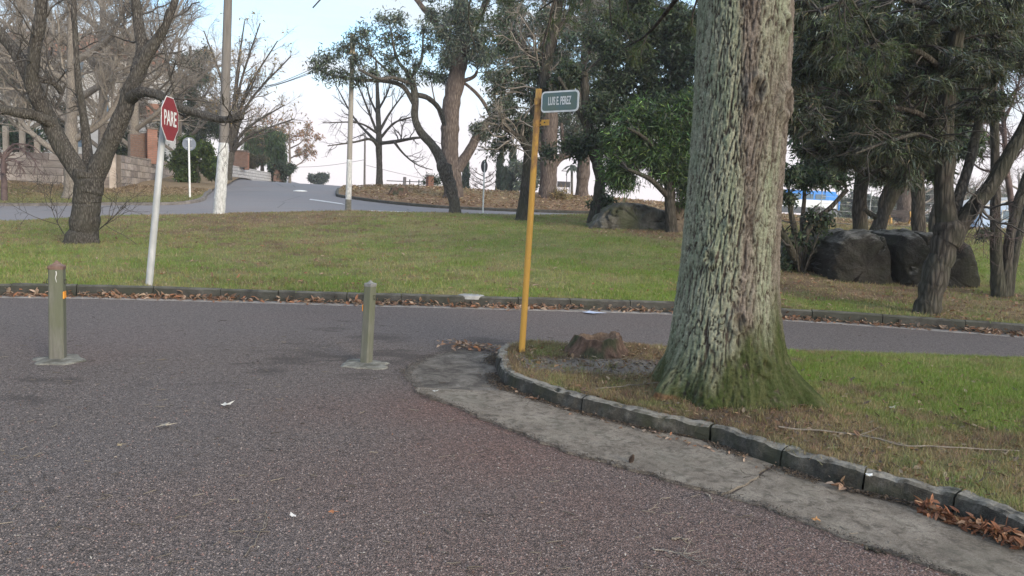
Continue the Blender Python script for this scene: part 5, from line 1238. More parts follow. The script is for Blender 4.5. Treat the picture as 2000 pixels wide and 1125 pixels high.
boulder('dark left half of the split boulder, rounded on top, beside the cleft', [(1584, 552), (1588, 498), (1600, 470), (1626, 453), (1664, 449), (1692, 457), (1702, 478), (1704, 520), (1707, 568), (1680, 576), (1630, 570)], 17.4, 2.2, M_ROCK, 3)
boulder('dark right half of the split boulder, wider and flat-topped, behind the slanting tree', [(1722, 568), (1720, 520), (1716, 476), (1724, 455), (1745, 451), (1790, 450), (1826, 458), (1850, 476), (1867, 515), (1874, 572), (1800, 582), (1750, 580)], 17.2, 2.2, M_ROCK, 7)
boulder('low slab of rock lying behind the cleft of the split boulder', [(1600, 500), (1605, 462), (1640, 450), (1700, 452), (1760, 456), (1790, 470), (1790, 520), (1690, 540)], 18.9, 1.2, M_ROCKP, 12)
boulder('dark rock half hidden by the shrub right of the big trunk', [(1500, 540), (1505, 500), (1530, 470), (1560, 470), (1590, 500), (1600, 545), (1550, 560)], 18.3, 1.8, M_ROCK, 15)
boulder('broad low pale-streaked boulder at the lawn edge beside the dark forked trunk', [(1140, 445), (1158, 428), (1175, 408), (1205, 395), (1250, 398), (1290, 412), (1318, 428), (1330, 446), (1325, 462), (1250, 462), (1170, 452)], 26.2, 2.6, M_ROCKP, 21)
boulder('smaller pale brown upright rock at the right end of the low boulder', [(1302, 452), (1304, 415), (1312, 396), (1325, 393), (1338, 402), (1345, 430), (1345, 458), (1322, 462)], 24.8, 1.0, simple('brown_rock', [(.3, (.09, .072, .055)), (.7, (.21, .17, .13))], 4, bump=.05), 25)

# ------------------------------------------------------------ walls and pillars on the left
M_BLOCK = simple('wall_block', [(.28, (.26, .215, .185)), (.5, (.38, .32, .275)), (.72, (.47, .41, .36))], 2.2, bump=.01, bscale=9)
M_BLOCKD = simple('stained_wall_block', [(.28, (.19, .158, .138)), (.5, (.30, .25, .22)), (.72, (.39, .335, .295))], 2.2, bump=.01, bscale=9)
def varied(m, lo=.72, hi=1.22):
    """every block its own tone"""
    t_ = m.node_tree; b_ = t_.nodes['Principled BSDF']; src = b_.inputs['Base Color'].links[0].from_socket
    oi = t_.nodes.new('ShaderNodeObjectInfo'); mr = t_.nodes.new('ShaderNodeMapRange'); mr.inputs['To Min'].default_value = lo; mr.inputs['To Max'].default_value = hi
    t_.links.new(oi.outputs['Random'], mr.inputs[0]); mx = t_.nodes.new('ShaderNodeMixRGB'); mx.blend_type = 'MULTIPLY'; mx.inputs[0].default_value = 1
    t_.links.new(src, mx.inputs[1]); t_.links.new(mr.outputs[0], mx.inputs[2]); t_.links.new(mx.outputs[0], b_.inputs['Base Color'])
varied(M_BLOCK); varied(M_BLOCKD)
M_MORT = simple('mortar', [(.3, (.12, .10, .085)), (.7, (.19, .165, .145))], 5)
M_BRICK = simple('brick', [(.3, (.22, .105, .075)), (.7, (.36, .185, .135))], 2.5, bump=.006)
M_BRICKD = simple('dull_brick', [(.3, (.15, .085, .065)), (.7, (.24, .15, .115))], 6, bump=.006)
M_WBLK = simple('white_wall_block', [(.3, (.42, .39, .37)), (.7, (.66, .62, .59))], 1.6, bump=.008)
unit_me = {}
def unitbox(m):
    if m.name not in unit_me:
        V, F = bevbox((0, 0, 0), (1, 1, 1), .02); me = mesh('block', V, F, None, False); me.materials.append(m); unit_me[m.name] = me
    return unit_me[m.name]
def blockwall(name, label, A, B, z0a, z0b, z1a, z1b, th, course, blen, mats, nm='block', single=True, group=None, cap=False):
    """wall from plan point A to B with sloping foot and top, laid in level courses"""
    A, B = np.array(A[:2]), np.array(B[:2]); Ln_ = np.linalg.norm(B - A); d = (B - A) / Ln_; rz = math.atan2(d[1], d[0])
    t = thing(name, label, 'wall', (*((A + B) / 2), min(z0a, z0b)), group)
    zl, zh = min(z0a, z0b) - .1, max(z1a, z1b); parts = []; row = 0; z = zl
    while z < zh:
        s = -(row % 2) * blen / 2
        while s < Ln_:
            e_ = min(s + blen * random.uniform(.85, 1.1), Ln_); s0 = max(s, 0); mid = (s0 + e_) / 2 / Ln_
            zt = z1a + (z1b - z1a) * mid; zb = z0a + (z0b - z0a) * mid - .15
            top = min(z + course, zt)
            if top - z > .05 and z + course > zb and e_ - s0 > .06:
                c = (*(A + d * (s0 + e_) / 2), (z + top) / 2); sz = (e_ - s0 - .045, th + random.uniform(-.02, .03), top - z - .04)
                if single:
                    o = bpy.data.objects.new(nm, unitbox(random.choice(mats))); o.location = [c[i] - t.location[i] for i in range(3)]; o.scale = sz; o.rotation_euler = (0, 0, rz); put(o, t)
                else: parts.append(bevbox(c, sz, .008, rz))
            s = e_
        z += course; row += 1
    if parts:
        V, F = join(parts); stuff(mk(nm + 's', V, F, mats[0], t, smooth=False))
    # mortar core
    h0, h1 = z1a - zl, z1b - zl; n = np.array([-d[1], d[0]]) * (th / 2 - .02)
    P = [(*(A + n), zl), (*(A - n), zl), (*(B - n), zl), (*(B + n), zl), (*(A + n), z1a - .02), (*(A - n), z1a - .02), (*(B - n), z1b - .02), (*(B + n), z1b - .02)]
    mk('core', P, np.array([[0, 1, 5, 4], [1, 2, 6, 5], [2, 3, 7, 6], [3, 0, 4, 7], [4, 5, 6, 7]]), M_MORT, t, smooth=False)
    return t
a, b, c3 = pt(-260, 340, 44.5), pt(219, 366, 43.5), pt(352, 340, 62)
blockwall('block_wall', 'long pale concrete block wall facing the street at the left', a, b, pt(-260, 350, 44.5)[2], b[2] - .05, pt(-260, 291, 44.5)[2], pt(219, 301, 43.5)[2], .3, .42, 1.5, [M_BLOCK, M_BLOCKD, M_BLOCK])
b2 = b + np.array([.25, .25, 0])
blockwall('block_wall', 'block wall running uphill from its corner towards the hedge', b2, c3, b[2] - .05, c3[2] - .3, pt(222, 301, 43.5)[2], pt(352, 318, 62)[2], .3, .40, 1.05, [M_BLOCK, M_BLOCKD])
V, F = bevbox((b[0] + .05, b[1] - .02, (b[2] - .2 + pt(219, 299, 43.5)[2]) / 2), (.36, .36, pt(219, 299, 43.5)[2] - b[2] + .2), .03, .4)
o = mk('corner_post', V, F, M_BLOCK, smooth=False); tag(o, 'pale square corner post where the two block walls meet', 'post')
def brickpier(label, px, py0, py1, Y, w, m, name='brick_pillar', capm=None, group='brick pillars along the walls'):
    p = pt(px, py0, Y); h = pt(px, py1, Y)[2] - p[2]; t = thing(name, label, 'pillar', p, group); parts = []
    n = int(h / .12); rz = .55
    for k in range(n):
        for sx_ in (-1, 1):
            for sy in (-1, 1):
                ww = (w / 2 - .012, w / 2 - .012) if k % 2 else (w / 2 - .012, w / 2 - .012)
                ca, sa = math.cos(rz), math.sin(rz); ox, oy = sx_ * w / 4 + random.uniform(-.006, .006), sy * w / 4
                parts.append(box((p[0] + ox * ca - oy * sa, p[1] + ox * sa + oy * ca, p[2] + .12 * k + .055), (*ww, .095), rz))
    V, F = join(parts); stuff(mk('bricks', V, F, m, t, smooth=False))
    V, F = box((p[0], p[1], p[2] + .06 * n - .05), (w - .03, w - .03, .12 * n - .04), rz); mk('core', V, F, M_MORT, t, smooth=False)
    V, F = bevbox((p[0], p[1], p[2] + .12 * n + .05), (w * 1.12, w * 1.12, .10), .02, rz); mk('cap', V, F, capm or M_MORT, t, smooth=False)
brickpier('tall sunlit red brick pillar on the block wall left of the hedge', 297, 320, 250, 51.5, .62, M_BRICK)
brickpier('broad dull brick pillar rising above the white wall behind the whitewashed pole', 466, 326, 294, 66, 1.25, M_BRICKD)
brickpier('narrow red brick pillar on the white wall, right of the broad one', 481, 331, 297, 67, .42, M_BRICK)
brickpier('brick pillar at the uphill end of the white wall', 540, 354, 321, 80, .85, M_BRICKD)
# dull brick wall behind the block wall
a4, b4 = pt(252, 306, 50.5), pt(290, 312, 52)
blockwall('brick_wall', 'dull brick garden wall rising behind the corner of the block wall', a4, b4, a4[2] - 1, b4[2] - 1, pt(252, 262, 50.5)[2], pt(290, 258, 52)[2], .25, .14, .32, [M_BRICKD], 'brick', single=False)
a5, b5 = pt(438, 345, 61), pt(532, 354, 81)
blockwall('white_wall', 'low whitewashed block wall stepping up the side street', a5, b5, a5[2] - .1, b5[2] - .2, pt(438, 320, 61)[2], pt(532, 338, 81)[2], .3, .27, .75, [M_WBLK], 'block', single=True)
for i, (px, y0, y1, lab) in enumerate([(12, 297, 246, 'tallest pale fence post on the block wall at the left edge'), (44, 298, 243, 'middle pale fence post on the block wall'), (73, 302, 265, 'shorter pale fence post on the block wall nearest the forked tree')]):
    p = pt(px, y0, 45); h = pt(px, y1, 45)[2] - p[2]
    V, F = bevbox((p[0], p[1], p[2] + h / 2 - .2), (.27, .27, h + .4), .03, .2); o = mk('fence_post', V, F, simple('pale_post', [(.3, (.33, .27, .21)), (.7, (.46, .39, .32))], 3), smooth=False); tag(o, lab, 'post', 'pale posts on the wall')
# house behind the leafless trees
M_RENDER = simple('house_render', [(.3, (.48, .46, .44)), (.7, (.60, .58, .55))], 1.2)
M_TILE = simple('roof_tile', [(.3, (.22, .10, .06)), (.7, (.32, .16, .10))], 4)
M_GLASS = MB('window_glass', .08, .8); M_GLASS.base((.10, .16, .22)); M_GLASS = M_GLASS.m
hp = on(120, 350, 82); gz = hp[2]
t = thing('house', 'brick and white house with orange tiled roof hidden behind the leafless trees', 'house', hp)
V, F = box((hp[0], hp[1] + 4, gz + 5.5), (16, 8, 12)); mk('wall', V, F, M_RENDER, t, smooth=False)
V, F = box((hp[0] + 8.5, hp[1] + 3, gz + 2.8), (5, 6, 5.6)); mk('side_wing', V, F, M_RENDER, t, smooth=False)
def roof(c, sx_, sy, h, ov=.5):
    x, y = sx_ / 2 + ov, sy / 2 + ov; c = np.array(c)
    V = [(-x, -y, 0), (x, -y, 0), (x, y, 0), (-x, y, 0), (-x + 1, 0, h), (x - 1, 0, h), (-x, -y, -.2), (x, -y, -.2), (x, y, -.2), (-x, y, -.2)]
    return np.array(V) + c, [np.array([[0, 1, 5, 4], [2, 3, 4, 5], [6, 7, 1, 0], [7, 8, 2, 1], [8, 9, 3, 2], [9, 6, 0, 3], [9, 8, 7, 6]]), np.array([[1, 2, 5], [3, 0, 4]])]
V, F = roof((hp[0], hp[1] + 4, gz + 11.7), 16, 8, 3); rf = mk('roof', V, F, M_TILE, t, smooth=False)
V, F = roof((hp[0] + 8.5, hp[1] + 3, gz + 5.8), 5, 6, 1.6); mk('roof', V, F, M_TILE, t, smooth=False)
for wx, wz in ((-5.6, 3), (-2.5, 3), (2.2, 3), (-5.6, 6.8), (-2.5, 6.8), (.6, 10.2), (2.2, 10.2), (4.8, 6.8)):
    V, F = box((hp[0] + wx, hp[1] - .02, gz + wz), (1.1, .14, 1.9)); w_ = mk('window', V, F, M_RENDER, t, smooth=False)
    V, F = box((hp[0] + wx, hp[1] - .10, gz + wz), (.86, .05, 1.65)); mk('pane', V, F, M_GLASS, w_, smooth=False)

# ------------------------------------------------------------ things on the crest of the bank
p = on(790, 362, 52); V, F = bevbox((p[0], p[1], p[2] + .28), (.20, .20, .72), .03, .3); V = V + fbm(V * 6, 3, 340)[:, None] * .03
o = mk('stone_post', V, F, simple('stone_post', [(.3, (.13, .12, .13)), (.7, (.23, .22, .23))], 6, bump=.02), smooth=False); tag(o, 'short grey stone post on the crest right of the slender leafless tree', 'post')
brickpier('short brick pier beside the spiky plant on the crest of the bank', 839, 368, 342, 54, .42, M_BRICK, group=None)
p = on(850, 368, 54.5); V, F = bevbox((p[0] + .15, p[1], p[2] + .15), (.9, .5, .45), .03); o = mk('planter', V, F, M_RENDER, smooth=False); tag(o, 'low white planter under the spiky plant on the crest', 'planter')
bushy('agave_bush', 'spiky round plant in the white planter on the crest', 851, 364, 54.6, [(851, 354, 9, 20), (835, 352, 7, 12)], [(.05, .075, .05), (.07, .095, .06)], L=.5, W=.06, n=8, trunk=1.5, seed=90, top=(851, 356), cat='plant')
V, F = join([box(on(q, 362, 56) + [0, 0, .35], (.07, .07, .9)) for q in (800, 818, 834)]); t = thing('railing', 'thin dark rail running along the crest behind the stone post', 'railing', on(818, 362, 56)); mk('posts', V, F, M_SIGNDK, t, smooth=False)
A, B = on(755, 360, 56) + [0, 0, .65], on(842, 366, 56) + [0, 0, .65]; V, F = tubes(np.array([[A, B]]), np.full((1, 2), .03), 6); mk('rail', V, F, M_SIGNDK, t)
CYP = [(.040, .060, .038), (.058, .08, .05), (.030, .045, .03)]
def cypress(px, yb, yt, Y, wpx, label, seed):
    h = yb - yt; cl = []
    q = random.Random(seed)
    for k in range(26):
        f = k / 25; w = wpx * (math.sin(math.pi * min(1, f * .75 + .25)) ** .7) * (1 - .55 * f)
        cl.append((px + q.uniform(-.4, .4) * w, yb - 3 - (h - 6) * f, max(2.2, w * .75), 18, q.uniform(-.3, .3), 1.6))
    tree('cypress', label, 'tree', [[(px, yb + 4, 2), (px, (yb + yt) / 2, 1.5), (px, yt + 4, .5)]], Y=Y, bk=B_DARK, tm=B_TWIGD, clumps=cl, leaf=dict(n=14, L=.55, W=.16, col=CYP, droop=-1.6, jit=.12, spread=.5, tone=.2), seed=seed, group='cypresses far beyond the bank')
cypress(910, 378, 318, 100, 6, 'slim cypress just right of the eucalyptus trunks', 101)
cypress(976, 384, 308, 96, 7, 'left cypress of the pair seen between the oval sign and the slanting trunk', 102)
cypress(1002, 386, 294, 92, 10, 'tallest, broadest cypress beside the slanting trunk', 103)
cypress(988, 384, 332, 98, 5, 'shortest cypress squeezed between two taller ones', 104)
bushy('evergreen_tree', 'loose grey-green tree right of the cypresses, behind the slanting trunk', 1020, 386, 90, heap(1005, 318, 1050, 378, 12, 14, 22, 31), EU, L=.5, W=.16, n=18, trunk=3, seed=105, top=(1020, 330))
winter(945, 380, 105, 52, 60, 'tiny leafless tree far beyond the oval sign', 106, tr=2.2, tm=B_TWIGP, n=(5, 7, 6), group=None)
# palm
p = on(1118, 386, 110); t = thing('palm_tree', 'small far palm tree between the two red trunks on the bank', 'tree', p)
pole('trunk', p, pt(1117, 326, 110), .22, .16, B_GREY, t, 8); tip = pt(1117, 325, 110); fr_ = []
for k in range(26):
    d = rnd_dirs(1)[0]; d[2] = abs(d[2]) * .8 - .15; q = np.linspace(0, 1, 6)[:, None]; P = tip + d * q * 1.7 + np.array([0, 0, -1.1]) * q ** 2
    w_ = np.cross(d, [0, 0, 1.0]); w_ = unit(w_) * .22 * np.sin(np.pi * np.clip(q * .9 + .1, 0, 1))
    fr_.append((np.stack([P - w_ - [0, 0, .1], P, P + w_ - [0, 0, .1]], 1).reshape(-1, 3), grid(6, 3)))
V, F = join(fr_); mk('fronds', V, F, M_LEAF, t, col=np.full((len(V), 3), (.06, .075, .05)))
p = on(1107, 386, 105); t = thing('street_lamp', 'thin far lamp post beside the small palm', 'street lamp', p); pole('post', p, pt(1107, 334, 105), .07, .05, M_SIGNDK, t, 6)
V, F = box(pt(1103, 334, 105), (.9, .15, .1)); mk('lamp_head', V, F, M_SIGNDK, t, smooth=False)
p = on(1101, 386, 88); t = thing('notice_board', 'small far dark notice board between the red trunks', 'sign', p)
V, F = box(pt(1101, 360, 88), (1.5, .08, .65)); mk('panel', V, F, M_SIGNDK, t, smooth=False)
for s in (-.6, .6): V, F = box((p[0] + s, p[1] + .06, (p[2] + pt(1101, 364, 88)[2]) / 2), (.07, .05, pt(1101, 364, 88)[2] - p[2])); mk('leg', V, F, M_SIGNDK, t, smooth=False)
bushy('dry_tussock', 'tuft of dry straw-coloured grass at the foot of the stout reddish trunk', 1098, 386, 46, [(1095, 380, 11, 26, 0, .7), (1084, 386, 7, 16, 0, .6), (1105, 386, 7, 14, 0, .5)], [(.30, .22, .11), (.22, .17, .09)], L=.35, W=.03, n=10, trunk=.6, seed=107, top=(1096, 382), cat='plant', droop=-.6)

# ------------------------------------------------------------ right-hand background: bench, bus, house, fence, haze-grey trees
M_OCHRE = simple('ochre_concrete', [(.3, (.42, .24, .07)), (.7, (.56, .34, .12))], 5)
M_SLAT = simple('bench_slat', [(.3, (.040, .032, .030)), (.7, (.085, .07, .065))], 6, stretch=(.3, 1, 1))
p = on(1757, 440, 45); t = thing('park_bench', 'park bench with dark slats and ochre end frames under the distant red trunk', 'bench', p)
rzb = -.10; ca, sa = math.cos(rzb), math.sin(rzb)
def bl(x, y, z): return np.array([p[0] + x * ca - y * sa, p[1] + x * sa + y * ca, p[2] + z])
for s in (-.60, .60):
    parts = []
    for P_, Rr in (([(.30, 0), (.26, .25), (.22, .40), (-.05, .40)], .06), ([(-.05, .40), (-.12, .62), (-.22, .82)], .05), ([(-.40, 0), (-.22, .22), (-.05, .40)], .06), ([(.34, .02), (-.44, .02)], .05)):
        Q_ = np.array([bl(s, -yy, zz_) for yy, zz_ in P_]); Q_ = resample(Q_, 8); parts.append(tubes(Q_[None], np.full((1, 8), Rr), 8))
    V, F = join(parts); mk('end_frame', V, F, M_OCHRE, t)
for k in range(4): V, F = box(bl(0, -.20 + .11 * k, .455), (1.5, .09, .035), rzb); mk('seat_slat', V, F, M_SLAT, t, smooth=False)
for k in range(4): V, F = box(bl(0, .12 + .035 * k, .55 + .095 * k), (1.5, .03, .08), rzb); mk('back_slat', V, F, M_SLAT, t, smooth=False)
# coach
M_BLUE = simple('blue_paint', [(.3, (.02, .20, .62)), (.7, (.03, .25, .70))], 2, rough=.35, spec=.5)
M_CWHITE = simple('coach_white', [(.3, (.66, .69, .74)), (.7, (.76, .79, .83))], 2, rough=.35, spec=.5)
M_CDARK = simple('coach_skirt', [(.3, (.07, .08, .10)), (.7, (.11, .12, .14))], 2, rough=.4)
Yc = 78.0; x0, x1 = pt(1440, 415, Yc)[0], pt(1640, 415, Yc)[0]; zb, zt = pt(1580, 419, Yc)[2], pt(1580, 372, Yc)[2]
Lc, hc = x1 - x0, zt - zb
t = thing('coach', 'blue and white coach parked beyond the trees right of the big trunk', 'bus', ((x0 + x1) / 2, Yc + 1.2, float(G((x0 + x1) / 2, Yc))))
def coachband(name, z0, z1, m, nose=.0, inset=0.0):
    xs_ = [(x0, 0 + inset), (x1 - 1.2, 0 + inset), (x1 - .5 + nose, .25 + inset), (x1 + nose, .9), (x1 + nose, 1.6), (x1 - .5 + nose, 2.2 - inset), (x1 - 1.2, 2.5 - inset), (x0, 2.5 - inset)]
    V, F = lathe_like([np.array([(a_, Yc + b_, zb + hc * z0) for a_, b_ in xs_]), np.array([(a_, Yc + b_, zb + hc * z1) for a_, b_ in xs_])]); return mk(name, V, F, m, t, smooth=False)
coachband('skirt', .05, .30, M_CDARK, .1); coachband('side_band', .302, .62, M_CWHITE, .08); coachband('window_band', .622, .90, M_BLUE, 0, .01); coachband('roof', .902, 1.0, M_BLUE, -.15, .08)
V, F = box((x1 + .12, Yc + 1.25, zb + hc * .42), (.10, 1.5, hc * .36)); mk('windscreen', V, F, M_BLUE, t, smooth=False)
for q in (.22, .80):
    c = np.array([x0 + Lc * q, Yc + .12, zb + .0 + .42]); a_ = np.linspace(0, 2 * np.pi, 19)[:-1]
    V, F = lathe_like([np.stack([c[0] + .48 * np.cos(a_), np.full(18, c[1] + d_), c[2] + .48 * np.sin(a_)], 1) for d_ in (-.16, .2)]); mk('wheel', V, F, M_SIGNDK, t, smooth=False)
for q in range(7):
    V, F = box((x0 + Lc * (.08 + .12 * q), Yc - .0, zb + hc * .76), (Lc * .10, .05, hc * .2)); mk('window', V, F, M_GLASS, t, smooth=False)
# small blue house
M_BLUEW = simple('pale_blue_render', [(.3, (.36, .46, .62)), (.7, (.44, .54, .70))], 1.2)
Yh = 60; p = on(1952, 447, Yh); zt = pt(1952, 400, Yh)[2]; hw = 1.75
t = thing('house', 'small pale blue gabled house far off behind the three slim trunks', 'house', p)
z0 = p[2] - .1; V = [(p[0] - hw, Yh, z0), (p[0] + 3.5, Yh, z0), (p[0] + 3.5, Yh, zt + .1), (p[0] + .9, Yh, zt + .45), (p[0] - hw, Yh, zt - .35), (p[0] - hw, Yh + 5, z0), (p[0] + 3.5, Yh + 5, z0), (p[0] + 3.5, Yh + 5, zt + .1), (p[0] + .9, Yh + 5, zt + .45), (p[0] - hw, Yh + 5, zt - .35)]
mk('wall', V, [np.array([[0, 1, 2, 3, 4], [9, 8, 7, 6, 5]]), np.array([[0, 5, 6, 1], [1, 6, 7, 2], [0, 4, 9, 5]])], M_BLUEW, t, smooth=False)
V = [(p[0] - hw - .3, Yh - .3, zt - .42), (p[0] + .9, Yh - .3, zt + .5), (p[0] + 3.8, Yh - .3, zt + .12), (p[0] - hw - .3, Yh + 5.3, zt - .42), (p[0] + .9, Yh + 5.3, zt + .5), (p[0] + 3.8, Yh + 5.3, zt + .12)]
V = np.array(V + [(a_, b_, c_ + .14) for a_, b_, c_ in V])
mk('roof', V, np.array([[0, 3, 4, 1], [1, 4, 5, 2], [6, 7, 10, 9], [7, 8, 11, 10], [0, 1, 7, 6], [1, 2, 8, 7], [0, 6, 9, 3], [3, 9, 10, 4], [4, 10, 11, 5], [2, 5, 11, 8]]), M_RENDER, t, smooth=False)
for qx in (-.55, .35, 1.6):
    V, F = box((p[0] + qx, Yh - .02, z0 + 1.15), (.62, .10, .80)); w_ = mk('window', V, F, M_SIGNW, t, smooth=False); V, F = box((p[0] + qx, Yh - .06, z0 + 1.15), (.48, .06, .66)); mk('pane', V, F, M_GLASS, w_, smooth=False)
p = on(1895, 447, 64); t = thing('garage', 'low white outbuilding with louvres left of the pale blue house', 'building', p)
V, F = box((p[0], 65, p[2] + .5), (2.6, 2, 1.3)); mk('wall', V, F, M_RENDER, t, smooth=False); V, F = box((p[0], 65, p[2] + 1.2), (2.9, 2.3, .12)); mk('roof', V, F, M_MORT, t, smooth=False)
for k in range(3): V, F = box((p[0] - .4 + .5 * k, 63.98, p[2] + .55), (.3, .06, .35)); mk('louvre', V, F, M_SIGNBK, t, smooth=False)
# wire fence
t = thing('wire_fence', 'pale posts of a tall wire fence behind the split boulder trunks', 'fence', on(1740, 440, 56))
for q in range(10):
    b_ = on(1600 + 32 * q, 440, 56); V, F = tubes(np.array([[b_, b_ + [0, 0, 2.3]]]), np.full((1, 2), .035), 6); mk('post', V, F, M_GALV, t)
for hgt in (.1, .6, 1.1, 1.6, 2.2):
    P = np.array([on(1600 + 32 * q, 440, 56) + [0, 0, hgt] for q in range(10)]); V, F = tubes(P[None], np.full((1, 10), .012), 4); mk('wire', V, F, M_GALV, t)
FG = [(.10, .115, .10), (.085, .10, .085), (.13, .14, .12)]
for i, (px, w, h, nm) in enumerate([(1650, 130, 55, 'pale grey-green far tree behind the curved coach front'), (1730, 110, 60, 'pale grey-green far tree behind the wire fence'), (1830, 120, 62, 'pale grey-green far tree behind the slanting trunk'), (1900, 100, 50, 'pale grey-green far tree left of the blue house'), (1985, 110, 60, 'pale grey-green far tree at the right edge')]):
    bushy('distant_tree', nm, px, 442, 115, heap(px - w / 2, 440 - h, px + w / 2, 440, 18, 16, 22, 50 + i), FG, L=.75, W=.28, n=20, trunk=3, seed=120 + i, top=(px, 400))
for i, (px, nm) in enumerate([(1885, 'grey leafless tree behind the white outbuilding'), (1990, 'grey leafless tree beyond the blue house'), (1800, 'grey leafless tree far behind the slim dark trunk')]):
    winter(px, 446, 80, 110, 100, nm, 130 + i, tr=4, n=(7, 8, 7), group='grey leafless trees far right')
# ------------------------------------------------------------ small things on the ground
rng = np.random.default_rng(2024)
LEAFC = np.array([(.26, .155, .105), (.33, .22, .16), (.20, .12, .085), (.38, .28, .215), (.29, .135, .075), (.16, .10, .075)])
def dryleaves(C, size, col_=LEAFC, curl=.35, tilt=.5):
    """curled pointed leaves: 6-vertex creased blades"""
    n = len(C); a = rng.uniform(0, 2 * np.pi, n); d = np.stack([np.cos(a), np.sin(a), rng.normal(0, tilt * .5, n)], 1); d = unit(d)
    up = unit(np.array([0, 0, 1.0]) + rng.normal(0, tilt * .6, (n, 3))); s = unit(np.cross(d, up)); u = np.cross(s, d)
    L = (size * rng.uniform(.6, 1.35, n))[:, None]; W = L * rng.uniform(.26, .52, n)[:, None]; cu = (rng.normal(0, curl, n))[:, None] * L
    m1, m2 = C, C + d * L
    V = np.stack([m1, C + d * L * .35 + s * W * .5 + u * W * .28, C + d * L * .72 + s * W * .36 + u * (W * .2 + cu * .3), m2 + u * cu * .5, C + d * L * .72 - s * W * .36 + u * (W * .2 + cu * .3), C + d * L * .35 - s * W * .5 + u * W * .28, C + d * L * .5 + u * cu * .12], 1)
    b = (np.arange(n) * 7)[:, None]
    F = np.concatenate([b + np.array([[0, 1, 2, 6]]), b + np.array([[6, 2, 3, 4]]), b + np.array([[0, 6, 4, 5]])])
    cc = col_[rng.integers(0, len(col_), n)] * rng.uniform(.7, 1.25, n)[:, None]
    return V.reshape(-1, 3), F, np.repeat(cc, 7, 0)
def scatter(name, C, size, label, cat='leaves', **kw):
    V, F, c = dryleaves(C, size, **kw); o = mk(name, V, F, M_DRY, col=c, smooth=False); return tag(o, label, cat, kind='stuff')
# drift along the far kerb
n = 2600; s = rng.uniform(0, len(FARLINE) - 1.01, n); i = s.astype(int); f = (s - i)[:, None]; P = FARLINE[i] * (1 - f) + FARLINE[i + 1] * f
dens = sst(-.25, .15, fbm(xy0(P[:, 0], P[:, 0] * 0, .8), 3, 400)); keep = rng.random(n) < .35 + .65 * dens; P = P[keep]; n = len(P)
T_ = np.abs(rng.normal(0, .085, n)); P = P + np.stack([rng.normal(0, .03, n), -.02 - T_, .015 + rng.uniform(0, .085, n) * np.exp(-T_ / .08)], 1)
scatter('leaf_litter', P, .085, 'drift of brown curled leaves heaped along the foot of the far kerb', tilt=.9, curl=.5)
# near gutter heap at the right
def heapat(px0, py0, px1, py1, n, wid, size, zz_, label, **kw):
    A, B = hz(px0, py0), hz(px1, py1); q = rng.uniform(0, 1, n)[:, None]; C = A * (1 - q) + B * q; C[:, :2] += rng.normal(0, wid, (n, 2)); C[:, 2] = .02 + np.abs(rng.normal(0, zz_, n))
    return scatter('leaf_litter', C, size, label, **kw)
heapat(1800, 1003, 2010, 1080, 260, .026, .060, .022, 'heap of rusty curled leaves in the gutter against the near kerb', tilt=.9, curl=.6, col_=np.array([(.30, .125, .065), (.36, .17, .095), (.22, .09, .05), (.40, .24, .15), (.17, .075, .045)]))
heapat(1625, 948, 1655, 958, 10, .02, .07, .012, 'few brown leaves caught against the near kerb left of the leaf heap', tilt=.8)
heapat(880, 676, 1010, 688, 170, .10, .065, .01, 'brown leaves strewn round the nose of the island by the yellow post')
heapat(985, 760, 1060, 785, 26, .05, .05, .008, 'dark leaf bits in the gutter below the kerb nose')
heapat(1080, 800, 1500, 915, 45, .04, .045, .008, 'leaf bits along the foot of the near kerb')
# on the lawns
def inlawn(n, pw=1.8):
    x = rng.uniform(-26, 24, n); v = rng.uniform(0, 1, n) ** pw; lo, hi = C1y(x) + .14, C2y(x) - .05; y = lo + (hi - lo) * v; return x, y
def lawnz(x, y): return G(x, y) + fbm(xy0(x, y, .9), 3, 5) * .05
def vis(x, y, z, mar=60):
    P = np.stack([x, y, z - EYE], -1); w_ = P @ FW; px = CX + F_PX * (P @ RC) / w_; return (px > -mar) & (px < 2000 + mar)
x, y = inlawn(60000, 1.5); k = vis(x, y, x * 0); x, y = x[k], y[k]
b_ = turfcol(x, y, _zl)[1]; k = rng.random(len(x)) < .015 + .32 * b_; x, y = x[k], y[k]
scatter('fallen_leaves', np.stack([x, y, lawnz(x, y) + .025], 1), .085, 'brown leaves scattered over the sloping lawn', tilt=.6)
def blades(x, y, z, h, w, Z, name, label, lean=.55, cfun=None, dark=1.0):
    n = len(x); a = rng.uniform(0, 2 * np.pi, n); s = np.stack([np.cos(a), np.sin(a), np.zeros(n)], 1); l = np.stack([rng.normal(0, lean, n), rng.normal(0, lean, n), np.ones(n)], 1); l = unit(l)
    hh = (h * rng.uniform(.5, 1.35, n))[:, None]; ww = (w * rng.uniform(.7, 1.3, n))[:, None]; B = np.stack([x, y, z - .004], 1)
    V = np.stack([B - s * ww * .5, B + s * ww * .5, B + l * hh], 1)
    c, bb = turfcol(x, y, Z) if cfun is None else cfun(x, y)
    c = c * rng.uniform(.8, 1.35, n)[:, None] * np.exp(rng.normal(0, .10, (n, 3))); st = rng.random(n) < .10; c[st] = STRAW * rng.uniform(.7, 1.2, st.sum())[:, None]
    o = mk(name, V.reshape(-1, 3), np.arange(n * 3).reshape(n, 3), M_BLADE, col=np.repeat(c * dark, 3, 0), smooth=False)
    return tag(o, label, 'grass', kind='stuff')
x, y = inlawn(540000, 1.7); k = vis(x, y, x * 0, 260); x, y = x[k], y[k]; b_ = zone(x, y, _zl)[0]; k = rng.random(len(x)) < 1.0 - .62 * b_; x, y = x[k], y[k]
d_ = np.hypot(x, y)
blades(x, y, lawnz(x, y), .040 + .0012 * d_, .0065 + .00045 * d_, _zl, 'grass', 'short green and straw-coloured grass covering the sloping lawn')
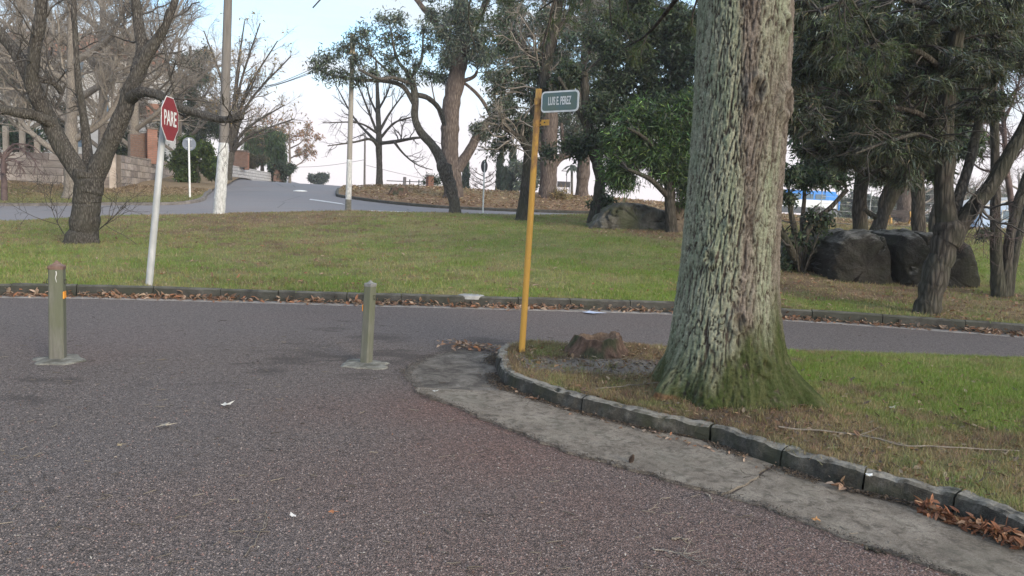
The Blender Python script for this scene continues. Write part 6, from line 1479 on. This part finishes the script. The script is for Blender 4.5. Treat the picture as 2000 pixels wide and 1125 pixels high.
# island grass
def inisl(n):
    u = rng.uniform(0, ISL.shape[0] - 1.01, n); v = rng.uniform(0, ISL.shape[1] - 1.01, n); i, j = u.astype(int), v.astype(int); f, g = (u - i)[:, None], (v - j)[:, None]
    P = (ISL[i, j] * (1 - f) + ISL[i + 1, j] * f) * (1 - g) + (ISL[i, j + 1] * (1 - f) + ISL[i + 1, j + 1] * f) * g
    d0 = np.hypot(ISL[i, -1, 0] - ISL[i, 0, 0], ISL[i, -1, 1] - ISL[i, 0, 1]); keep = rng.random(n) < d0 / d0.max()
    P = P[keep]; k = vis(P[:, 0], P[:, 1], P[:, 2], 650) & (np.hypot(P[:, 0] - TRUNK_C[0], P[:, 1] - TRUNK_C[1]) > .5); return P[k]
P = inisl(1500000); P = P[rng.permutation(len(P))[:330000]]; b_, g_ = zone(P[:, 0], P[:, 1], _zi); nz = fbm(xy0(P[:, 0], P[:, 1], 3.5), 3, 410)
grey_ = sst(.5, .2, np.abs(P[:, 1] - hz(1150, 712, .12)[1])) * sst(2.2, 1.5, P[:, 0])
k = rng.random(len(P)) < np.clip(1.3 - .95 * b_ + nz * 1.3, .12, 1) * (1 - .96 * grey_); P = P[k]
blades(P[:, 0], P[:, 1], P[:, 2], .046, .0056, _zi, 'grass', 'bright green grass and straw on the island behind the big tree', lean=.6)
P2 = inisl(420000); b_, g_ = zone(P2[:, 0], P2[:, 1], _zi); P2 = P2[rng.random(len(P2)) < np.clip(b_ * .9 - .12, 0, 1) * (1 - .9 * (sst(.5, .2, np.abs(P2[:, 1] - hz(1150, 712, .12)[1])) * sst(2.2, 1.5, P2[:, 0])))][:70000]
blades(P2[:, 0], P2[:, 1], P2[:, 2] + .006, .020, .0045, None, 'straw', 'flattened dry straw and bark fibres matted on the island soil', lean=2.2, cfun=lambda a_, b2_: ((STRAW * .95) * (1 - sst(-.1, .15, fbm(xy0(a_, b2_, 3.1), 3, 460))[:, None]) + np.array([.13, .092, .068]) * sst(-.1, .15, fbm(xy0(a_, b2_, 3.1), 3, 460))[:, None], None))
# tufts at the kerb edge
n = 11000; u = rng.uniform(8, len(nk) - 40, n); i = u.astype(int); f = (u - i)[:, None]; q = cross(nk, .135); P = q[i] * (1 - f) + q[i + 1] * f; P[:, :2] += rng.normal(0, .035, (n, 2))
k = fbm(xy0(P[:, 0], P[:, 1], 2.4), 3, 415) > -.03; P = P[k]
blades(P[:, 0], P[:, 1], np.full(len(P), .112), .062, .0055, _zi, 'grass', 'straw and grass tufts overhanging the near kerb', lean=.8)
P = inisl(160000); b_, _ = zone(P[:, 0], P[:, 1], _zi); P = P[rng.random(len(P)) < .010 + .13 * b_]
scatter('fallen_leaves', P + [0, 0, .012], .052, 'dead leaves and bark bits strewn over the island', col_=np.array([(.19, .11, .07), (.27, .17, .10), (.12, .075, .055), (.32, .25, .18), (.10, .08, .07)]), tilt=.5)
# bank and verge litter
x = rng.uniform(-12, 26, 13000); y = rng.uniform(39.5, 53, 13000); k = x > np.interp(y, RX[np.argsort(RX[:, 1]), 1], RX[np.argsort(RX[:, 1]), 0]) + .4; x, y = x[k], y[k]
scatter('fallen_leaves', np.stack([x, y, G(x, y) + .06], 1), .20, 'rusty dry leaves covering the bank across the street', col_=np.array([(.30, .20, .135), (.38, .28, .19), (.25, .16, .11), (.36, .29, .19), (.22, .13, .085)]))
x = rng.uniform(-30, -16, 16000); y = rng.uniform(36.4, 46, 16000); k = (x < np.interp(y, LX[:, 1], LX[:, 0]) - .3) & (rng.random(16000) < sst(38.5, 43, y + fbm(xy0(x, y, .5), 3, 420) * 6)); x, y = x[k], y[k]
scatter('fallen_leaves', np.stack([x, y, G(x, y) + .05], 1), .15, 'dry leaves on the verge below the block wall', col_=np.array([(.30, .21, .14), (.37, .28, .19), (.24, .17, .12)]))
x = rng.uniform(-34, -15, 60000); y = 36.2 + rng.uniform(0, 1, 60000) ** 1.6 * 9; k = x < np.interp(y, LX[:, 1], LX[:, 0]) - .2; x, y = x[k], y[k]
blades(x, y, G(x, y) + .02, .09, .03, None, 'grass', 'olive grass on the verge across the street', cfun=lambda a_, b2_: (vergecol(a_, b2_), None))
# tussocks and weeds standing above the rest
def tufts(C, per, spread, h, w, Z, name, label, colr=None, lean=.5):
    n = len(C); k = np.repeat(np.arange(n), per); P = C[k] + np.concatenate([rng.normal(0, spread, (n * per, 2)), np.zeros((n * per, 1))], 1); sc = np.repeat(rng.uniform(.6, 1.5, n), per)
    base_, _ = turfcol(C[:, 0], C[:, 1], Z); g_ = rng.random(n)[:, None]; cc = base_ * (1 - .5 * g_) + np.array([.135, .205, .042]) * .5 * g_
    blades(P[:, 0], P[:, 1], P[:, 2], h, w, None, name, label, lean=lean, cfun=lambda a_, b2_: (cc[k], None))
x, y = inlawn(14000, 1.5); k = vis(x, y, x * 0); x, y = x[k], y[k]; k = fbm(xy0(x, y, .8), 3, 510) > -.02; x, y = x[k], y[k]
tufts(np.stack([x, y, lawnz(x, y)], 1), 14, .05, .075, .014, _zl, 'grass_tufts', 'taller grass tufts dotted over the sloping lawn')
P = inisl(26000); b_, g_ = zone(P[:, 0], P[:, 1], _zi); P = P[rng.random(len(P)) < np.clip(.30 - .28 * b_, 0.01, 1)][:2600]
tufts(P, 26, .022, .060, .0055, _zi, 'grass_tufts', 'taller grass tufts on the island behind the big tree', lean=.65)
# broken asphalt crumbs along the ragged slab edge
n = 5200; i = rng.integers(2, 396, n); C = np.zeros((n, 3)); C[:, :2] = outr[i, :2] + ndir[i] * rng.normal(-.01, .045, n)[:, None]; C[:, 2] = .018
V, F, c = dryleaves(C, .012, np.array([(.09, .075, .07), (.13, .11, .10), (.18, .145, .13), (.06, .05, .046)]), tilt=.8); o = mk('crumb_litter', V, F, M_DRY, col=c, smooth=False); tag(o, 'dark crumbs and grit along the ragged edge of the gutter apron', 'grit', kind='stuff')
n = 8200; i = rng.integers(2, 396, n); C = np.zeros((n, 3)); C[:, :2] = inn[i, :2] + ndir[i] * np.abs(rng.normal(0, .07, n))[:, None]; C[:, 2] = .022
k = fbm(xy0(C[:, 0], C[:, 1], 2.5), 3, 520) > -.10; C = C[k]
V, F, c = dryleaves(C, .020, np.array([(.07, .055, .045), (.11, .085, .068), (.17, .12, .085), (.05, .042, .038)]), tilt=.6); o = mk('crumb_litter', V, F, M_DRY, col=c, smooth=False); tag(o, 'dark soil and leaf crumbs lying along the foot of the near kerb', 'grit', kind='stuff')
# twigs and chips on the road
n = 800; P = np.zeros((n, 3)); 
for k in range(n):
    P[k] = hz(rng.uniform(-100, 1900), rng.uniform(700, 1190) if k % 3 else rng.uniform(620, 760)) + [0, 0, .006]
P = P[(P[:, 1] < C1y(P[:, 0]) - .4)]
a = rng.uniform(0, 2 * np.pi, len(P)); L_ = rng.uniform(.015, .08, len(P)) ; d = np.stack([np.cos(a), np.sin(a), a * 0], 1)
q = np.linspace(-.5, .5, 4)[None, :, None]; TP = P[:, None] + d[:, None] * L_[:, None, None] * q + rng.normal(0, .004, (len(P), 4, 3)) * [1, 1, .4] + [0, 0, .003]
V, F = tubes(TP, np.full((len(P), 4), .0018) * rng.uniform(.7, 1.6, len(P))[:, None], 4); o = mk('twig_litter', V, F, simple('mixed_twigs', [(.38, (.045, .036, .03)), (.62, (.24, .205, .165))], 1.2)); tag(o, 'small twigs strewn over the road surface', 'twigs', kind='stuff')
n = 900; C = np.array([hz(rng.uniform(-100, 2000), rng.uniform(690, 1190)) for _ in range(n)]) + [0, 0, .004]
V, F, c = dryleaves(C, .016, np.array([(.45, .42, .38), (.30, .26, .22), (.22, .15, .10), (.07, .06, .053), (.05, .043, .04), (.28, .14, .08)]), tilt=.4); o = mk('chip_litter', V, F, M_DRY, col=c, smooth=False); tag(o, 'pale chips and leaf crumbs scattered on the road', 'litter', kind='stuff')
# loose gravel standing proud of the road
n = 15000; px, py = rng.uniform(-60, 2000, n), 660 + rng.uniform(0, 1, n) ** .7 * 500
C = np.stack([hz(a_, b2_) for a_, b2_ in zip(px, py)]); k = C[:, 1] < 9; C = C[k]; n = len(C)
k = np.ones(n, bool); 
for_out = np.interp(C[:, 0], outr[:, 0], outr[:, 1]); k &= ~((C[:, 0] > outr[:, 0].min()) & (C[:, 1] > for_out - .05)); C = C[k]; n = len(C)
o6 = np.array([[1, 0, 0], [0, 1, 0], [-1, 0, 0], [0, -1, 0], [0, 0, .8], [0, 0, -.5]]); r_ = (rng.uniform(.0025, .0075, n))[:, None, None]
V = C[:, None] + o6[None] * r_ * rng.uniform(.6, 1.3, (n, 6, 1)); b_ = (np.arange(n) * 6)[:, None, None]; T3 = np.array([[0, 1, 4], [1, 2, 4], [2, 3, 4], [3, 0, 4]])
gc = np.array([(.17, .140, .13), (.21, .17, .158), (.12, .10, .095), (.25, .21, .195), (.20, .13, .115)]); c = np.repeat(gc[rng.integers(0, 5, n)], 6, 0)
M_GRAV = MB('gravel', .85, .3); M_GRAV.base(M_GRAV.attr()); M_GRAV = M_GRAV.m
o = mk('gravel', V.reshape(-1, 3), (b_ + T3[None]).reshape(-1, 3), M_GRAV, col=c, smooth=False); tag(o, 'loose reddish stone chips standing proud of the road', 'gravel', kind='stuff')

# single pieces
def lobed(px, py, size, rz, label, colr, z=.012, pts=7, seed=1, name='dead_leaf', cat='leaf', onisl=False, deep=.55):
    p = PI_(px, py) if onisl else hz(px, py, z); r = random.Random(seed); V = []; n = pts * 2
    for k in range(n):
        a = rz + 2 * math.pi * k / n; rr = size * (r.uniform(.85, 1.15) if k % 2 == 0 else deep * r.uniform(.7, 1.1)) * (1.5 if k == 0 else 1)
        V.append((p[0] + rr * math.cos(a), p[1] + rr * math.sin(a), p[2] + .008 + r.uniform(-.003, .012) * (rr / size)))
    V.append((p[0], p[1], p[2] + .012)); V = np.array(V)
    lo = V - [0, 0, .0015]; m_ = len(V); F = [[i, (i + 1) % n, n] for i in range(n)] + [[m_ + (i + 1) % n, m_ + i, m_ + n] for i in range(n)]; E = [[i, m_ + i, m_ + (i + 1) % n, (i + 1) % n] for i in range(n)]
    o = mk(name, np.concatenate([V, lo]), [np.array(F), np.array(E)], simple('leaf_' + label[:12], [(.3, tuple(c * .75 for c in colr)), (.7, colr)], 30), smooth=False); return tag(o, label, cat)
lobed(322, 832, .060, .2, 'pale dry star-shaped leaf lying on the road left of the paper scrap', (.36, .31, .24), seed=1, pts=5, deep=.3)
lobed(442, 792, .040, .9, 'crumpled off-white scrap on the road between the bollards', (.56, .54, .49), seed=2, pts=5, name='paper_scrap', cat='litter', deep=.75)
lobed(235, 871, .022, .4, 'small yellowish leaf scrap on the road below the star-shaped leaf', (.34, .27, .17), seed=9, pts=5)
lobed(1593, 1017, .026, 1.1, 'small orange star-shaped leaf on the gutter slab', (.46, .24, .10), z=.02, seed=3)
lobed(650, 1002, .022, .3, 'small rusty leaf on the bare road in the lower middle', (.36, .15, .07), seed=4, pts=4)
lobed(572, 1011, .017, 2.3, 'tiny white chip on the road left of the rusty leaf', (.66, .64, .62), seed=5, pts=4, name='chip', cat='litter', deep=.8)
lobed(900, 672, .07, .3, 'long tan leaf on the road before the yellow post', (.40, .31, .22), seed=6, pts=5, deep=.35)
lobed(1155, 611, .17, .1, 'bluish white scrap of plastic lying at the edge of the drive', (.52, .58, .72), seed=7, pts=4, name='plastic_scrap', cat='litter', deep=.7)
lobed(1742, 797, .030, .5, 'whitish scrap on the island grass right of the big tree', (.52, .52, .48), seed=8, pts=5, name='paper_scrap', cat='litter', onisl=True, deep=.7)
lobed(1697, 931, .024, .6, 'white flake lying on top of the near kerb', (.66, .66, .64), z=.13, seed=11, pts=4, name='chip', cat='litter', deep=.8)
lobed(850, 766, .022, .6, 'white pebble-like scrap on the road at the slab edge', (.62, .62, .60), seed=12, pts=5, name='chip', cat='litter', deep=.8)
lobed(1262, 449, .10, .6, 'pale blue scrap of litter at the foot of the low boulder', (.45, .55, .75), z=.0, seed=13, pts=5, name='plastic_scrap', cat='litter', deep=.8).location = PG(1262, 449) - hz(1262, 449)
# flat pale cover in the lawn
p = PG(920, 579); n = 26; a = np.linspace(0, 2 * np.pi, n, endpoint=False); rr = .19 * (1 + .25 * fbm(np.stack([np.cos(a) * 2, np.sin(a) * 2, a * 0], 1), 2, 430))
V, F = lathe_like([np.stack([p[0] + rr * np.cos(a) * k_, p[1] + rr * .8 * np.sin(a) * k_, np.full(n, p[2] + z_)], 1) for k_, z_ in ((1, -.03), (1, .022), (.95, .028))])
o = mk('cover_slab', V, F, concrete('cover_concrete', (.24, .24, .24), (.34, .34, .34), (.45, .45, .45), 8, .005), smooth=False); tag(o, 'small pale concrete cover lying flush in the lawn just behind the far kerb', 'cover')
# pine cone
p = hz(1231, 903, .018); parts = []
for k in range(70):
    f = k / 69; ang = k * 2.4; r_ = .017 * math.sin(math.pi * (.15 + .8 * f)) + .003; ax = np.array([.35, .2, .9]); ax /= np.linalg.norm(ax); u_ = unit(np.cross(ax, [1, 0, 0])); v_ = np.cross(ax, u_)
    c_ = p + ax * (f * .055 - .004); d = u_ * math.cos(ang) + v_ * math.sin(ang); s = np.cross(ax, d); tip_ = c_ + d * r_ + ax * .004
    parts.append((np.array([c_, c_ + d * r_ * .7 + s * .006, tip_, c_ + d * r_ * .7 - s * .006, c_ + d * r_ * .6 - ax * .005]), [np.array([[0, 1, 2, 3]]), np.array([[1, 4, 2], [4, 3, 2]])]))
V, F = join(parts); o = mk('pine_cone', V, F, simple('cone_brown', [(.3, (.05, .035, .028)), (.7, (.12, .085, .065))], 60), smooth=False); tag(o, 'small dark cone lying on the gutter slab', 'cone')
# sticks
def stick(pts, r0, label, m, isl=True, z=.02, name='stick', twigs_=0):
    Q = np.array([(PI_(x_, y_) if isl else hz(x_, y_, .0)) + [0, 0, z] for x_, y_ in pts]); S = resample(spline(Q, 6), 40); S += np.stack([fbm(np.stack([np.arange(40) * .3, np.full(40, len(label)), np.full(40, q_)], 1), 3, 440) for q_ in range(3)], 1) * np.array([.03, .03, .012])
    R = np.linspace(r0, r0 * .45, 40) * (1 + .3 * fbm(np.stack([np.arange(40) * .7, np.zeros(40), np.zeros(40)], 1), 2, 441)); ac = [tubes(S[None], R[None], 7)]
    if twigs_:
        b_ = spawn(S[None], R[None], twigs_, .14, .8, .05, .2, 1, .6, 4, .1, .0012); b_[0][..., 2] = np.maximum(b_[0][..., 2], .012); ac.append(tubes(b_[0], b_[1], 4))
    V, F = join(ac); o = mk(name, V, F, m); return tag(o, label, 'stick')
M_STICK = simple('stick_bark', [(.3, (.12, .10, .08)), (.7, (.26, .225, .185))], 14, bump=.002)
stick([(1165, 763), (1230, 760), (1300, 761), (1365, 769)], .0065, 'pale thin stick lying across the soil left of the big trunk', M_STICK)
stick([(1370, 772), (1410, 788), (1442, 806)], .005, 'short stick leading up to the mossy foot of the big trunk', M_STICK)
stick([(1520, 840), (1580, 845), (1680, 858), (1760, 876), (1830, 880), (1990, 884)], .0075, 'long pale branch lying on the grass right of the big tree', M_STICK, twigs_=5)
stick([(1690, 856), (1740, 868), (1800, 880)], .0045, 'thin stick beside the long pale branch', M_STICK)
stick([(1060, 742), (1150, 745), (1250, 741), (1290, 740)], .010, 'dark half-buried root crossing the soil behind the near kerb', B_DARK, z=.0, name='root')
stick([(480, 1090), (505, 1050), (520, 1020), (516, 1000)], .0032, 'pale forked twig on the road in the lower middle', M_STICK, isl=False, z=.006, twigs_=5)
stick([(1270, 1072), (1330, 1086), (1390, 1112)], .0036, 'feathery dry sprig on the road in the lower right', B_TWIG, isl=False, z=.008, twigs_=16)
stick([(1376, 966), (1386, 972), (1392, 984)], .005, 'short pale stick on the road at the slab edge', M_STICK, isl=False, z=.008)
stick([(1690, 1072), (1710, 1080), (1726, 1086)], .009, 'dark splinter of bark at the edge of the gutter slab', B_DARK, isl=False, z=.012)
stick([(1310, 1056), (1325, 1054), (1342, 1056)], .006, 'short pale stick on the road in the lower right', M_STICK, isl=False, z=.008)
stick([(1490, 905), (1455, 935), (1425, 962)], .006, 'dark debris lying in the crack between two gutter slabs', B_DARK, isl=False, z=.006, twigs_=8)

# kerbs across the street
kl = thing('kerb', 'low kerb along the verge across the street on the left', 'kerb', on(200, 397, 36), kind='structure')
L0 = np.array([[-50, 36, 0]] + [[q, 36, 0] for q in np.linspace(-38, LX[0, 0], 30)] + [[*q[:2], 0] for q in spline(LX[:6], 6)[1:]]); L0[:, 2] = G(L0[:, 0], L0[:, 1]) - .12
Ls = resample(L0, 160); Lt = np.linalg.norm(np.diff(Ls[:, :2], axis=0), axis=1).sum(); cuts = list(np.arange(0, Lt, .98)); kerbstones(kl, Ls, .15, .2, cuts, concrete('verge_kerb', (.12, .105, .095), (.19, .17, .155), (.27, .245, .225), 3, .02), .0, n_sub=4, rough=.004)
kb = thing('kerb', 'dark kerb curving round the foot of the leaf-strewn bank', 'kerb', RX[2], kind='structure')
R0_ = np.concatenate([spline(RX[::-1][2:], 6), [[RX[0, 0] + 14, RX[0, 1], 0], [RX[0, 0] + 30, RX[0, 1], 0]]]); R0_[:, 2] = G(R0_[:, 0], R0_[:, 1]) - .12
Rs = resample(R0_, 200); Lt = np.linalg.norm(np.diff(Rs[:, :2], axis=0), axis=1).sum(); kerbstones(kb, Rs, .15, .18, list(np.arange(0, Lt, 1.0)), M_KERBF, .0, n_sub=4, rough=.004)
# painted line and bump on the street
M_LINE = simple('road_paint', [(.3, (.50, .50, .50)), (.7, (.70, .70, .70))], 3)
def paint(q, label, nm='road_marking'):
    P = np.array([PG(*a_) for a_ in q]); n = 8; V = []
    for k in range(n + 1):
        f = k / n
        for A, B in ((P[0], P[1]), (P[3], P[2])):
            c_ = A * (1 - f) + B * f; V.append((c_[0], c_[1], float(G(c_[0], c_[1])) - .108))
    o = mk(nm, V, grid(n + 1, 2), M_LINE, smooth=False); return tag(o, label, 'road marking', 'white lines on the street', 'structure')
paint([(606, 384.5), (668, 393), (674, 395.5), (604, 386)], 'white painted line crossing the mouth of the side street left of the lamp pole')
paint([(722, 406.5), (792, 408.5), (797, 410.5), (722, 408)], 'white painted line on the street right of the lamp pole')
p = PG(587, 370); n = 20; a = np.linspace(0, 2 * np.pi, n, endpoint=False); V, F = lathe_like([np.stack([p[0] + .46 * np.cos(a) * k_, p[1] + .42 * np.sin(a) * k_, np.full(n, p[2] - .12 + z_)], 1) for k_, z_ in ((1, -.02), (.95, .03), (.6, .07), (.1, .085))])
o = mk('road_stud', V, F, M_SIGNW); tag(o, 'white domed marker in the middle of the side street', 'marker')
# ------------------------------------------------------------ thin evening air
bpy.context.view_layer.update()
hi_z = max((o_.matrix_world @ Vector(c_))[2] for o_ in SC.objects if o_.type == 'MESH' for c_ in o_.bound_box)
lo_z = -4.0
hv, hq = box((0, 60, (hi_z + 1 + lo_z) / 2), (330, 330, hi_z + 1 - lo_z))
hz_m = bpy.data.materials.new('air'); hz_m.use_nodes = True; hn = hz_m.node_tree; hn.nodes.clear()
ho = hn.nodes.new('ShaderNodeOutputMaterial'); hp_ = hn.nodes.new('ShaderNodeVolumePrincipled')
hp_.inputs['Color'].default_value = (.93, .92, .94, 1); hp_.inputs['Density'].default_value = .0008; hp_.inputs['Anisotropy'].default_value = .2
hn.links.new(hp_.outputs[0], ho.inputs['Volume'])
o = mk('haze', hv, hq, hz_m, smooth=False); tag(o, 'thin pale evening haze in the air', 'haze', kind='stuff')
